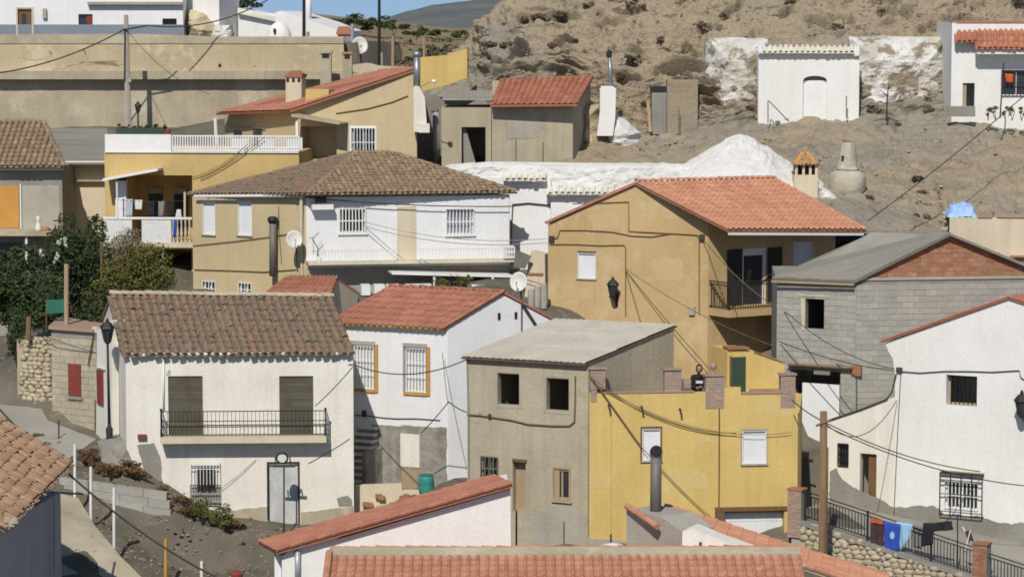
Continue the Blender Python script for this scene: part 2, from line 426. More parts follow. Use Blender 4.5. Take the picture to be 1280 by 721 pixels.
def inside(p, poly):
    x, y = p; c = False; n = len(poly)
    for i in range(n):
        x1, y1 = poly[i]; x2, y2 = poly[(i + 1) % n]
        if (y1 > y) != (y2 > y) and x < (x2 - x1) * (y - y1) / (y2 - y1) + x1: c = not c
    return c
TILEMESH = {}
def tiles(parent, pts, w, l, kind, mat, nobj=0, jit=.012, updir=None, lift=.0, margin=0.0, seed=1, name='tile', channel=False, max_rows=None):
    """pts: eave left, eave right, then round the polygon; columns run along updir (default: last point - first)"""
    rnd = random.Random(seed)
    P = [Vector(p) for p in pts]; x = (P[1] - P[0]).normalized()
    c = (Vector(updir) if updir is not None else (P[-1] - P[0])).normalized()
    n = x.cross(c).normalized()
    if n.z < 0: n = -n
    def ab(p):
        q = p - P[0]; xc = x.dot(c); qa, qb = q.dot(x), q.dot(c); d = 1 - xc * xc
        return (qa - qb * xc) / d, (qb - qa * xc) / d
    poly = [ab(p) for p in P]
    amin, amax = min(p[0] for p in poly), max(p[0] for p in poly); bmax = max(p[1] for p in poly)
    c = c if x.cross(c).dot(n) > 0 else c
    # bilinear warp for four-cornered roofs keeps rows on the sheet
    spots = []
    quad = len(P) == 4 and updir is None
    if quad: amin, amax = 0.0, (P[1] - P[0]).length; bmax = max((P[3] - P[0]).length, (P[2] - P[1]).length)
    ncol = max(1, round((amax - amin) / w)); ww = (amax - amin) / ncol
    nrow = max(1, int(bmax / l))
    ll = bmax / nrow
    for j in range(nrow):
        if max_rows and j >= max_rows: break
        for i in range(ncol):
            a = amin + (i + .5) * ww; b = j * ll
            if quad or inside((a, b + ll * .5), poly) or (j == 0 and inside((a, .02), poly)):
                spots.append((a, b, i, j))
    yv = c; xv = yv.cross(n).normalized()
    def mtx(a, b, k=0):
        if quad:
            ta, tb = a / amax, b / bmax
            p = P[0].lerp(P[1], ta).lerp(P[3].lerp(P[2], ta), tb)
            yq = (P[3].lerp(P[2], ta) - P[0].lerp(P[1], ta)).normalized(); xq = (P[1] - P[0]).lerp(P[2] - P[3], tb).normalized()
            nq = xq.cross(yq).normalized(); nq = nq if nq.z > 0 else -nq
            rot = Matrix((yq.cross(nq).normalized(), yq, nq)).transposed().to_4x4(); p = p + nq * lift
        else:
            p = P[0] + x * a + c * b + n * lift
            rot = Matrix((xv, yv, n)).transposed().to_4x4()
        e = Matrix.Rotation(rnd.gauss(0, jit), 4, 'Z') @ Matrix.Rotation(rnd.gauss(0, jit * .8), 4, 'X')
        return Matrix.Translation(p + n * (k + abs(rnd.gauss(0, jit * .5))) + c * rnd.gauss(0, jit)) @ rot @ e
    g = tile_geo(kind, w, ll)
    spots.sort(key=lambda s: (P[0] + x * s[0] + c * s[1] - CAM).length)
    o = org(parent)
    key = (kind, round(w, 3), round(ll, 3), mat)
    if nobj:
        if key not in TILEMESH:
            me = g.mesh(name); me.materials.append(M[mat]); me.polygons.foreach_set('use_smooth', [kind == 'barrel'] * len(me.polygons)); TILEMESH[key] = me
        for s in spots[:nobj]:
            ob = bpy.data.objects.new(name, TILEMESH[key]); m = mtx(s[0], s[1]); m.translation -= o
            ob.matrix_basis = m; col.objects.link(ob); ob.parent = parent
    rest = spots[nobj:]
    def joined(geo, lst, k, nm, shift=0):
        if not lst: return
        gv = np.array([(*q, 1) for q in geo.v]); vs = []; fs = []
        for s in lst:
            m = np.array(mtx(s[0] + shift, s[1], k)); q = (gv @ m.T)[:, :3] - np.array(o)
            b = len(vs); vs += q.tolist(); fs += [tuple(i + b for i in f) for f in geo.f]
        me = bpy.data.meshes.new(nm); me.from_pydata(vs, [], fs); me.materials.append(M[mat])
        me.polygons.foreach_set('use_smooth', [kind == 'barrel'] * len(me.polygons))
        ob = bpy.data.objects.new(nm, me); ob.parent = parent; ob['kind'] = 'stuff'; col.objects.link(ob)
    joined(g, rest, 0, 'tiling')
    if channel: joined(tile_geo('channel', w, ll), spots, -.01, 'channel_tiling', -ww / 2)
def slab(parent, name, pts, th, mat, kind=None):
    P = [Vector(p) for p in pts]; n = (P[1] - P[0]).cross(P[-1] - P[0]).normalized()
    if n.z < 0: n = -n
    return MB().prism([p - n * th for p in P] if False else [p - n * th for p in P], n * th).build(name, mat, parent, kind=kind)
def ridge_caps(parent, a, b, w, l, mat, name='ridge_tile', lift=.02, seed=3):
    a, b = Vector(a), Vector(b); rnd = random.Random(seed)
    y = (b - a).normalized(); x = y.cross(Vector((0, 0, 1))).normalized(); n = x.cross(y)
    g = tile_geo('barrel', w, l); k = max(1, int((b - a).length / l)); o = org(parent)
    key = ('ridge', w, l, mat)
    if key not in TILEMESH:
        me = g.mesh(name); me.materials.append(M[mat]); me.polygons.foreach_set('use_smooth', [True] * len(me.polygons)); TILEMESH[key] = me
    for i in range(k):
        m = Matrix.Translation(a + y * ((b - a).length * i / k) + n * (lift + rnd.gauss(0, .006)) - o) @ Matrix((x, y, n)).transposed().to_4x4() @ Matrix.Rotation(rnd.gauss(0, .02), 4, 'Z')
        ob = bpy.data.objects.new(name, TILEMESH[key]); ob.matrix_basis = m; ob.parent = parent; col.objects.link(ob)
# ------------------------------------------------------------------ coursed blocks and rubble stones
UNIT = {}
def unit_block(mat):
    if mat not in UNIT:
        e = .03; mb = MB()
        mb.hexa([(0, -1, 0), (1, -1, 0), (1, 0, 0), (0, 0, 0), (0, -1, 1), (1, -1, 1), (1, 0, 1), (0, 0, 1)])
        me = mb.mesh('block'); me.materials.append(M[mat]); UNIT[mat] = me
    return UNIT[mat]
def courses(parent, f, poly, bw, bh, mat, name='block', proud=.012, gap=.016, excl=(), nobj=300, seed=2, thick=.1, uneven=.004):
    """running-bond blocks on face f inside polygon of (s,z)"""
    rnd = random.Random(seed); o = org(parent)
    z0 = min(p[1] for p in poly); z1 = max(p[1] for p in poly); s0 = min(p[0] for p in poly); s1 = max(p[0] for p in poly)
    ang = math.atan2(f.dir.y, f.dir.x); n = 0; rest = MB()
    for j in range(int((z1 - z0) / bh)):
        z = z0 + j * bh; sh = (j % 2) * bw / 2
        i = 0
        while True:
            a = s0 - sh + i * bw; b = a + bw; i += 1
            if a > s1: break
            a2, b2 = max(a, s0), min(b, s1)
            for e in excl:
                if z + bh * .5 > e[2] and z + bh * .5 < e[3]:
                    if a2 < e[0] < b2: b2 = e[0]
                    elif a2 < e[1] < b2: a2 = e[1]
                    elif a2 >= e[0] and b2 <= e[1]: b2 = a2
            while b2 - a2 > .04 and not inside((b2 - .02, z + bh * .55), poly): b2 -= .04
            while b2 - a2 > .04 and not inside((a2 + .02, z + bh * .55), poly): a2 += .04
            if b2 - a2 < .06: continue
            pr = proud + rnd.gauss(0, uneven)
            p = f.pt(a2 + gap / 2, z + gap / 2, pr)
            if n < nobj:
                ob = bpy.data.objects.new(name, unit_block(mat)); ob.location = f.pt(a2 + gap / 2, z + gap / 2, pr - thick) - o
                ob.scale = (b2 - a2 - gap, thick, bh - gap); ob.rotation_euler = (0, rnd.gauss(0, .003), ang); ob.parent = parent; col.objects.link(ob); n += 1
            else: szbox(rest, f, a2 + gap / 2, b2 - gap / 2, z + gap / 2, z + bh - gap / 2, pr - thick, pr)
    if rest.v: rest.build('blockwork', mat, parent, kind='stuff')
def stone_mesh(seed):
    r = random.Random(seed); mb = MB(); n = 8
    for z, k in ((-.5, .55), (-.25, .95), (.2, 1.0), (.5, .6)):
        for i in range(n):
            a = 2 * math.pi * i / n; q = k * r.uniform(.82, 1.1) * .5
            mb.v.append((q * math.cos(a) * r.uniform(.9, 1.1), q * math.sin(a), z))
    for j in range(3):
        for i in range(n): mb.f.append((j * n + i, j * n + (i + 1) % n, (j + 1) * n + (i + 1) % n, (j + 1) * n + i))
    mb.f += [tuple(range(n))[::-1], tuple(range(3 * n, 4 * n))]
    return mb
STONES = {}
def rubble(parent, f, poly, size, mat, nobj=300, seed=5, d=.0, name='stone'):
    rnd = random.Random(seed); o = org(parent); ms = []
    for k in range(5):
        if (mat, k) not in STONES:
            me = stone_mesh(k).mesh('stone', smooth=True); me.materials.append(M[mat]); STONES[(mat, k)] = me
        ms.append(STONES[(mat, k)])
    z0 = min(p[1] for p in poly); z1 = max(p[1] for p in poly); s0 = min(p[0] for p in poly); s1 = max(p[0] for p in poly)
    z = z0; n = 0; ang = math.atan2(f.dir.y, f.dir.x)
    while z < z1:
        h = size * rnd.uniform(.7, 1.05); s = s0 - rnd.uniform(0, size)
        while s < s1:
            w = size * rnd.uniform(.8, 1.9)
            if inside((s + w / 2, z + h / 2), poly) and n < nobj:
                ob = bpy.data.objects.new(name, rnd.choice(ms)); ob.location = f.pt(s + w / 2, z + h / 2 + rnd.gauss(0, .02), d + rnd.uniform(-.03, .03)) - o
                ob.scale = (w * 1.02, size * .9, h * 1.05); ob.rotation_euler = (rnd.gauss(0, .06), rnd.gauss(0, .14), ang); ob.parent = parent; col.objects.link(ob); n += 1
            s += w
        z += h * .92
# ------------------------------------------------------------------ rough surfaces, plants, wires
def fbm(p, o=5): return noise.fractal(p, 1.0, 2.0, o)
def rough_wall(name, mat, f, u0, v0, u1, v1, amp, back, step=.12, label=None, cat=None, parent=None, lean=0.0, seed=0, edge=.35, d=0.0, freq=.8, kind=None, top=None):
    """an uneven rock or plaster face that sinks back into the slope round its edge"""
    s0, s1, z0, z1 = f.rect(u0, v0, u1, v1, d); nx = max(6, int((s1 - s0) / step)); nz_ = max(6, int((z1 - z0) / step)); mb = MB()
    for j in range(nz_ + 1):
        for i in range(nx + 1):
            a = s0 + (s1 - s0) * i / nx; t = j / nz_
            zz1 = z1 if top is None else z0 + (z1 - z0) * top(i / nx)
            z = z0 + (zz1 - z0) * t
            p = f.pt(a, z, 0)
            q = Vector((p.x * freq, p.y * freq + seed * 7.3, p.z * freq * 1.5))
            e = min(1.0, min(i, nx - i) / nx * (s1 - s0) / edge, (nz_ - j) / nz_ * (z1 - z0) / edge)
            dd = d + fbm(q) * amp - (1 - e) ** 2 * back + (1 - t) * lean - (1 - t) * 0
            k = f.pt(a + fbm(q + Vector((9, 3, 1)), 3) * amp * .6, z + fbm(q + Vector((2, 9, 4)), 3) * amp * .5, dd)
            mb.v.append(tuple(k))
    for j in range(nz_):
        for i in range(nx):
            k = j * (nx + 1) + i; mb.f.append((k, k + 1, k + nx + 2, k + nx + 1))
    # closed at the back so that it has thickness
    bk = len(mb.v); bt = back + 1.2
    for (i, j) in ((0, 0), (nx, 0), (nx, nz_), (0, nz_)):
        p = Vector(mb.v[j * (nx + 1) + i]) - f.n * bt; mb.v.append(tuple(p))
    ring = [i for i in range(nx + 1)] + [j * (nx + 1) + nx for j in range(1, nz_ + 1)] + [nz_ * (nx + 1) + i for i in range(nx - 1, -1, -1)] + [j * (nx + 1) for j in range(nz_ - 1, 0, -1)]
    lo = [i for i in range(nx + 1)]; mb.f.append(tuple(lo[::-1]) + (bk, bk + 1))
    rt = [j * (nx + 1) + nx for j in range(nz_ + 1)]; mb.f.append(tuple(rt[::-1]) + (bk + 1, bk + 2))
    tp = [nz_ * (nx + 1) + i for i in range(nx + 1)]; mb.f.append(tuple(tp) + (bk + 2, bk + 3))
    lf = [j * (nx + 1) for j in range(nz_ + 1)]; mb.f.append(tuple(lf) + (bk + 3, bk))
    mb.f.append((bk + 3, bk + 2, bk + 1, bk))
    return mb.build(name, mat, parent, label=label, cat=cat, kind=kind, smooth=False)
def leaves(mb, c, rad, n, size, rnd, clumps=9, flat=.7, spread=1.0):
    c = Vector(c); cl = []
    for _ in range(clumps):
        while True:
            q = Vector((rnd.uniform(-1, 1), rnd.uniform(-1, 1), rnd.uniform(-1, 1)))
            if q.length < 1: break
        q *= spread
        cl.append((Vector((q.x * rad[0], q.y * rad[1], q.z * rad[2])), rnd.uniform(.28, .5)))
    for _ in range(n):
        o, k = rnd.choice(cl)
        q = Vector((rnd.gauss(0, 1), rnd.gauss(0, 1), rnd.gauss(0, 1))); q.normalize(); q *= rnd.uniform(.3, 1.05) ** .5 * k
        p = c + o + Vector((q.x * rad[0], q.y * rad[1], q.z * rad[2]))
        a = Vector((rnd.gauss(0, 1), rnd.gauss(0, 1), rnd.gauss(0, flat))).normalized() * size * rnd.uniform(.6, 1.3)
        b = a.cross(Vector((rnd.gauss(0, 1), rnd.gauss(0, 1), rnd.gauss(0, 1)))).normalized() * size * rnd.uniform(.3, .6)
        mb.add([p - a, p + b, p + a, p - b], [(0, 1, 2, 3)])
def plant(name, label, cat, base, h, rad, nleaf, size, mat, seed, clumps=12, stems=3, crown='crown', group=None, zc=.62, trunk='trunk'):
    rnd = random.Random(seed); base = Vector(base)
    r = root(name, label, cat, base, group)
    t = MB()
    for k in range(stems):
        a = rnd.uniform(0, 6.28); q = base + Vector((math.cos(a) * rad[0] * .55, math.sin(a) * rad[1] * .55, h * rnd.uniform(.6, .9)))
        m = base.lerp(q, .5) + Vector((rnd.gauss(0, .1), rnd.gauss(0, .1), h * .08))
        t.tube([base - Vector((0, 0, .15)), m, q], [max(.02, h * .025), max(.015, h * .016), .008], 6)
    t.build(trunk, 'bark', r, smooth=True)
    g = MB(); leaves(g, base + Vector((0, 0, h * zc)), (rad[0], rad[1], h * (1 - zc) * 1.05), nleaf, size, rnd, clumps)
    g.build(crown, mat, r)
    return r
def wire(label, a, b, sag=.3, r=.018, mat='cable', name='cable', n=16, parent=None, cat='cable', group=None):
    a, b = Vector(a), Vector(b); pts = []
    for i in range(n + 1):
        t = i / n; p = a.lerp(b, t); p.z -= sag * 4 * t * (1 - t); pts.append(p)
    mb = MB().tube(pts, r, 5)
    if parent is not None: return mb.build(name, mat, parent, smooth=True)
    return mb.build(name, mat, None, smooth=True, label=label, cat=cat, group=group)
def face_cable(parent, f, pix, d=.03, r=.018, mat='cable_tan', name='cable'):
    return MB().tube([f.hit(u, v, d) for u, v in pix], r, 5).build(name, mat, parent)
# ================================================================== THE SETTING: ground, hill, far ridge, mountain
GP = []      # ground control points: pixel + distance
def gp(u, v, Y): p = V(u, v, Y); GP.append((p.x, p.y, p.z))
for a in [(-150, 420, 119), (-150, 545, 104), (5, 415, 119), (8, 470, 112), (10, 540, 104), (45, 552, 102.5), (62, 548, 102), (100, 550, 101.8), (137, 558, 101), (160, 566, 100.4), (112, 586, 99.5), (85, 586, 99.5), (80, 632, 97.9), (120, 640, 97.9), (160, 648, 97.9), (200, 652, 97.9),
          (160, 592, 99.3), (190, 602, 99.4), (213, 618, 99.2), (250, 642, 99.2), (300, 655, 99.3), (440, 658, 99.6), (335, 664, 98.9), (250, 664, 98.2), (213, 645, 98.2),
          (110, 650, 97.2), (160, 665, 97.4), (190, 690, 97.2), (213, 722, 97), (270, 722, 97.5), (330, 715, 97.6), (150, 700, 95), (120, 690, 95),
          (80, 640, 95.5), (110, 670, 94.5), (170, 728, 93), (80, 722, 91.5), (90, 690, 93), (250, 760, 94), (330, 760, 94), (0, 600, 98),
          (300, 440, 112), (100, 400, 112), (100, 430, 108), (40, 420, 112), (160, 400, 114), (200, 372, 117), (300, 372, 118), (400, 372, 116), (500, 372, 115), (640, 380, 114),
          (120, 330, 124), (20, 335, 126), (-150, 335, 126), (220, 365, 120), (600, 600, 100), (500, 606, 104), (470, 606, 104), (560, 612, 102), (640, 690, 91), (700, 690, 90), (800, 690, 89.5), (900, 690, 89.5),
          (985, 690, 90), (1000, 640, 93), (1045, 640, 96.5), (1120, 660, 95), (1200, 680, 94), (1290, 700, 92), (1400, 730, 90), (1000, 560, 102), (1060, 560, 103),
          (700, 500, 107), (800, 500, 107), (900, 505, 106), (850, 505, 101), (980, 500, 103), (1100, 480, 109), (1280, 470, 110), (1450, 420, 108), (750, 345, 119), (650, 345, 119), (900, 320, 119), (1050, 310, 118), (1250, 325, 115), (1450, 330, 114),
          (150, 160, 147), (-100, 160, 147), (350, 150, 147), (60, 200, 140), (200, 200, 138), (450, 200, 132), (560, 210, 130), (400, 215, 131), (-200, 250, 132)]: gp(*a)
for x in (-40, -20, 0, 20, 45):
    GP.append((x, 84, .6)); GP.append((x, 76, .2)); GP.append((x, 66, -.4))
GP += [(14, 86.5, .8), (18, 86, .7), (10, 87, .9), (22, 84, .5)]
GA = np.array(GP)
def ground_z(x, y):
    x = np.asarray(x, float); y = np.asarray(y, float)
    d2 = (x[..., None] - GA[:, 0]) ** 2 + (y[..., None] - GA[:, 1]) ** 2 + .15
    w = d2 ** -2.2
    z = (w * GA[:, 2]).sum(-1) / w.sum(-1)
    t = np.clip((y - 148.6) / .8, 0, 1); t = np.where(x < -7.5, t, np.clip((y - 150) / 8, 0, 1))
    z = z * (1 - t) + t * np.where(x < -7.5, 19.0, 15.5)
    t2 = np.clip((y - 175) / 120, 0, 1); z = z * (1 - t2) + 16.0 * t2
    t3 = np.clip((64 - y) / 60, 0, 1); z = z * (1 - t3) + t3 * -1.0
    return z
xs = np.concatenate([[-4000, -1500, -600, -250, -120, -80, -60, -50], np.arange(-45, 48.01, .5), [55, 65, 90, 130, 260, 600, 1500, 4000]])
ys = np.concatenate([[-800, -200, -60, 0, 30, 50, 60], np.arange(66, 150.01, .5), [152, 156, 162, 170, 180, 195, 215, 240, 280, 340, 450, 700, 1200, 2500, 6000]])
gx, gy = np.meshgrid(xs, ys); gz = ground_z(gx, gy)
mb = MB()
for p in zip(gx.ravel(), gy.ravel(), gz.ravel()):
    q = Vector(p); k = fbm(q * .6, 5) * .14 + fbm(q * 2.1, 3) * .05
    mb.v.append((p[0], p[1], p[2] + k))
nx = len(xs)
mb.f = [(j * nx + i, j * nx + i + 1, (j + 1) * nx + i + 1, (j + 1) * nx + i) for j in range(len(ys) - 1) for i in range(nx - 1)]
mb.build('ground', 'dirt', kind='structure', base=(0, 0, 0), smooth=True)
def gz1(x, y): return float(ground_z(np.array(x), np.array(y)))
def on_ground(u, Y, v=500):
    p = XY(u, Y, v); return Vector((p.x, p.y, gz1(p.x, p.y)))
# --- the street of poured concrete climbing on the left
def strip(name, mat, rows, lift, th=.12, kind='structure', n=14, label=None, cat=None):
    """rows: list of (left point, right point); a paved band following them"""
    mb = MB(); R_ = []
    for k in range(len(rows) - 1):
        for i in range(n):
            t = i / n; R_.append((Vector(rows[k][0]).lerp(Vector(rows[k + 1][0]), t), Vector(rows[k][1]).lerp(Vector(rows[k + 1][1]), t)))
    R_.append((Vector(rows[-1][0]), Vector(rows[-1][1])))
    m = 7
    for a, b in R_:
        for j in range(m + 1):
            p = a.lerp(b, j / m); p.z += lift + fbm(p * .8, 4) * .03; mb.v.append(tuple(p))
    for k in range(len(R_) - 1):
        for j in range(m):
            q = k * (m + 1) + j; mb.f.append((q, q + 1, q + m + 2, q + m + 1))
    nb = len(mb.v)
    for e in (0, m):
        s = len(mb.v)
        for k in range(len(R_)):
            p = mb.v[k * (m + 1) + e]; mb.v.append((p[0], p[1], p[2] - th - .4))
        for k in range(len(R_) - 1):
            f = (k * (m + 1) + e, (k + 1) * (m + 1) + e, s + k + 1, s + k); mb.f.append(f if e == 0 else f[::-1])
    return mb.build(name, mat, kind=kind, label=label, cat=cat, base=(0, 0, 0))
strip('street', 'street', [(V(-220, 600, 99), V(72, 590, 99.5)), (V(-200, 560, 102.5), V(120, 556, 101.2)), (V(-190, 535, 104.5), V(60, 533, 104)), (V(-170, 470, 112), V(24, 468, 112)), (V(-150, 405, 120), V(20, 405, 120)), (V(-140, 370, 124), V(10, 372, 124))], .22)
strip('concrete_path', 'ramp', [(V(-20, 600, 98.6), V(98, 628, 97.2)), (V(40, 640, 95), V(118, 662, 95)), (V(60, 690, 93), V(150, 700, 93.2)), (V(40, 740, 91), V(185, 735, 92))], .16)
# --- the eroded hill with its cliff, built from cross-sections
HS = [  # u, then (v, distance) from the foot upwards
    (470, [(215, 132), (205, 134), (195, 136), (185, 138), (175, 140), (165, 143), (160, 147), (170, 154), (190, 166)]),
    (530, [(212, 131), (190, 133), (150, 136), (125, 139), (108, 142), (98, 145), (95, 148), (110, 156), (150, 170)]),
    (560, [(211, 130.5), (185, 133), (140, 137), (112, 139), (95, 141), (84, 143), (74, 146), (84, 153), (140, 168)]),
    (585, [(210, 130), (180, 134), (135, 137), (105, 139), (85, 140.5), (66, 142.5), (50, 146), (56, 152), (120, 166)]),
    (612, [(210, 129), (185, 134), (132, 137.5), (100, 138.4), (75, 139.3), (48, 140.8), (24, 143.5), (26, 150), (90, 166)]),
    (650, [(211, 128), (190, 132), (130, 138), (98, 138.5), (70, 139.2), (35, 140.6), (0, 143), (-10, 150), (40, 168)]),
    (700, [(212, 127), (190, 131), (132, 137.5), (100, 138), (65, 138.8), (30, 140.3), (-10, 142.5), (-45, 149), (-30, 170)]),
    (770, [(212, 126), (188, 130), (168, 133.8), (120, 135.2), (85, 136.4), (40, 138.4), (-10, 141), (-80, 148), (-110, 172)]),
    (850, [(210, 124), (185, 129), (163, 133.8), (112, 134.8), (88, 135.8), (40, 137.9), (-12, 140.5), (-100, 148), (-150, 174)]),
    (905, [(240, 120), (190, 127), (154, 133.4), (105, 134.6), (80, 135.6), (38, 137.6), (-12, 140.4), (-110, 149), (-170, 175)]),
    (945, [(250, 118.5), (195, 126), (150, 133.6), (100, 134.6), (62, 135.6), (36, 137.2), (-12, 140.2), (-115, 149), (-180, 175)]),
    (1075, [(290, 116), (210, 124), (146, 133.8), (100, 134.8), (56, 135.8), (30, 137.3), (-12, 140.2), (-115, 149), (-180, 175)]),
    (1180, [(318, 115), (225, 123), (148, 133.4), (110, 134.6), (66, 135.8), (35, 137.5), (-12, 140.4), (-115, 149), (-180, 175)]),
    (1290, [(335, 114), (240, 122), (150, 132.6), (110, 135), (70, 136.2), (36, 138), (-12, 141), (-115, 150), (-180, 175)]),
    (1600, [(345, 113), (250, 121), (150, 132), (110, 135.2), (70, 136.4), (36, 138.2), (-12, 141.5), (-115, 150), (-180, 175)]),
]
def smooth01(t): return t * t * (3 - 2 * t)
hu = np.array([h[0] for h in HS])
def hill_pt(u, t):
    k = int(np.clip(np.searchsorted(hu, u) - 1, 0, len(HS) - 2)); a = (u - hu[k]) / (hu[k + 1] - hu[k])
    m = len(HS[0][1]) - 1; x = t * m; i = min(int(x), m - 1); b = x - i
    q = []
    for h in (HS[k][1], HS[k + 1][1]): q.append((h[i][0] * (1 - b) + h[i + 1][0] * b, h[i][1] * (1 - b) + h[i + 1][1] * b))
    return V(u, q[0][0] * (1 - a) + q[1][0] * a, q[0][1] * (1 - a) + q[1][1] * a)
NU, NT = 480, 400
CREV = [  # eroded overhangs and cracks: place, half length, half thickness, depth, slope
    (690, 24, 32, 3, .9, -.05), (655, 26, 10, 4, .7, 0), (705, 55, 14, 3, .8, .05), (650, 58, 9, 3, .6, 0), (856, 95, 36, 4, 1.3, -.02), (838, 92, 14, 3, .7, 0), (784, 98, 16, 4, .9, .15), (795, 60, 10, 3, .5, .3),
    (1028, 29, 18, 3.5, .9, .2), (985, 18, 12, 3, .6, -.3), (1045, 14, 20, 2.5, .5, .1), (1110, 15, 12, 3.5, .9, 0), (1132, 16, 9, 3, .7, -.1), (1110, 31, 8, 3, .6, 0), (1150, 42, 9, 3, .6, 0), (1168, 30, 8, 3, .6, 0), (870, 60, 5, 13, .7, .0), (915, 12, 16, 4, .7, -.6), (760, 30, 22, 3, .4, -.2), (890, 128, 12, 3.5, .8, .1), (880, 118, 14, 3, .7, .1), (885, 108, 16, 3, .7, 0), (800, 75, 12, 4, .5, .3), (720, 85, 20, 3, .5, .1), (930, 45, 30, 3, .4, -.2), (1060, 45, 40, 3, .4, .03), (1200, 22, 30, 3, .5, .05), (1250, 45, 20, 3, .5, 0), (620, 75, 18, 3, .5, .4), (640, 100, 25, 3, .4, .1)]
mb = MB(); grid = []
us = np.concatenate([np.linspace(470, 1290, NU - 40), np.linspace(1297, 1600, 40)])
TT = np.concatenate([np.linspace(0, .25, 90, endpoint=False), np.linspace(.25, .80, 285, endpoint=False), np.linspace(.80, 1, 25)])
base = [[hill_pt(u, TT[j]) for j in range(NT)] for u in us]
for i in range(NU):
    for j in range(NT):
        p = base[i][j]
        a = base[min(i + 1, NU - 1)][j] - base[max(i - 1, 0)][j]; b = base[i][min(j + 1, NT - 1)] - base[i][max(j - 1, 0)]
        n = a.cross(b).normalized(); t = TT[j] * 8
        steep = max(0.0, 1 - abs(n.z) * 1.15)
        warp = fbm(p * .10, 3) * 1.5
        strata = fbm(Vector((p.x * .22, p.y * .22, p.z * 1.7 + warp)), 5)
        rid = 1 - abs(noise.noise(Vector((p.x * .35 + warp, p.y * .35, p.z * .9))))
        gully = fbm(Vector((p.x * .55, p.y * .1, p.z * .12)), 3)
        crk = noise.ridged_multi_fractal(Vector((p.x * .42 + warp * .3, p.y * .42, p.z * 1.05)), 1.0, 2.2, 5, 1.0, 2.0)
        d = fbm(p * .35, 5) * .55 - max(0, crk - 1.25) * .55 * (.15 + 1.1 * steep) + noise.turbulence(p * 1.3, 4, True) * .28 * (.2 + steep) + strata * (.14 + 1.15 * steep) + gully * .35 * steep - (max(0, rid - .86) * 5.0) * steep + fbm(p * 2.4, 4) * .15
        foot = min(1.0, t / .6) * min(1.0, .25 + max(0, 1.0 if t > 2.2 else .5))
        d *= foot
        if t > 2.0 and fbm(Vector((p.x * .8, p.y * .8, p.z * 1.9)), 4) > .42: d -= .5 * (fbm(Vector((p.x * .8, p.y * .8, p.z * 1.9)), 4) - .42) * 5
        dd = p - CAM; pv = CY - dd.dot(UP) / dd.dot(FW) * FPX; pu = us[i]
        wob = fbm(Vector((pu * .05, pv * .02, 1)), 3) * 5
        for (cu, cv, hl, th_, dep, sl) in CREV:
            if abs(pu - cu) < hl * 1.3:
                q = (pv - cv - (pu - cu) * sl + wob * .7) / (th_ * .62); e = max(0.0, 1 - (abs(pu - cu) / (hl * 1.25)) ** 2)
                if -3 < q < 3:
                    d -= dep * e * math.exp(-q * q) * (1 if q > 0 else .75); d += .45 * dep * e * math.exp(-(q + 1.8) ** 2)
        mb.v.append(tuple(p + n * d))
mb.f = [(i * NT + j, (i + 1) * NT + j, (i + 1) * NT + j + 1, i * NT + j + 1) for i in range(NU - 1) for j in range(NT - 1)]
HILLG = [[Vector(mb.v[i * NT + j]) for j in range(NT)] for i in range(NU)]
mb.build('hill', 'hill', kind='structure', base=(0, 0, 0), smooth=False)
def hill_at(u, v):
    """the point of the hill seen at a pixel (front-most crossing of its sections)"""
    best = None
    for t in np.linspace(0, .86, 260):
        p = hill_pt(u, t); d = p - CAM; k = CY - (d.dot(UP) / d.dot(FW)) * FPX
        if best is None or abs(k - v) < best[0]: best = (abs(k - v), p)
    return best[1]
# --- the far ridge and the mountain behind it
def relief(name, mat, prof, nu, nt, amp, fr, us, smooth=True):
    mb = MB()
    pu = np.array([p[0] for p in prof])
    for i in range(nu):
        u = us[0] + (us[1] - us[0]) * i / (nu - 1)
        for j in range(nt):
            t = j / (nt - 1); m = len(prof[0][1]) - 1; x = t * m; k = min(int(x), m - 1); b = x - k
            vv = np.interp(u, pu, [p[1][k][0] * (1 - b) + p[1][k + 1][0] * b for p in prof]); YY = np.interp(u, pu, [p[1][k][1] * (1 - b) + p[1][k + 1][1] * b for p in prof])
            p = V(u, vv, YY); p.z += fbm(p * fr, 5) * amp; mb.v.append(tuple(p))
    mb.f = [(i * nt + j, (i + 1) * nt + j, (i + 1) * nt + j + 1, i * nt + j + 1) for i in range(nu - 1) for j in range(nt - 1)]
    return mb.build(name, mat, kind='structure', base=(0, 0, 0), smooth=smooth)
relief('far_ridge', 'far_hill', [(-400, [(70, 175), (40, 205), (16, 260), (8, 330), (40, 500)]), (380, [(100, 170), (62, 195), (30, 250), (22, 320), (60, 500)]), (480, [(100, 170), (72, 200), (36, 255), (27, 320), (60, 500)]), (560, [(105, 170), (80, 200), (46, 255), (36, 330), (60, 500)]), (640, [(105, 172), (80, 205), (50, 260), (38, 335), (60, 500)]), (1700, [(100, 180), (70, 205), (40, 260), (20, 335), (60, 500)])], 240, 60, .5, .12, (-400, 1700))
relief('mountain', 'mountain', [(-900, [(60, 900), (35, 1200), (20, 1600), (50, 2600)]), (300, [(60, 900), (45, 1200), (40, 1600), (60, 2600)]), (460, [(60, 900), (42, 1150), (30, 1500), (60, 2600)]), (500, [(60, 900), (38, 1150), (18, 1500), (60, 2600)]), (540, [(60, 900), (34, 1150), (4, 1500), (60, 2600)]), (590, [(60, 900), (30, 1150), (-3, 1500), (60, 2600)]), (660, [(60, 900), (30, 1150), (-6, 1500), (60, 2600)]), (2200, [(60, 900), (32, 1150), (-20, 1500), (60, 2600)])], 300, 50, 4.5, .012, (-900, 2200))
rnd = random.Random(4)
g = MB()
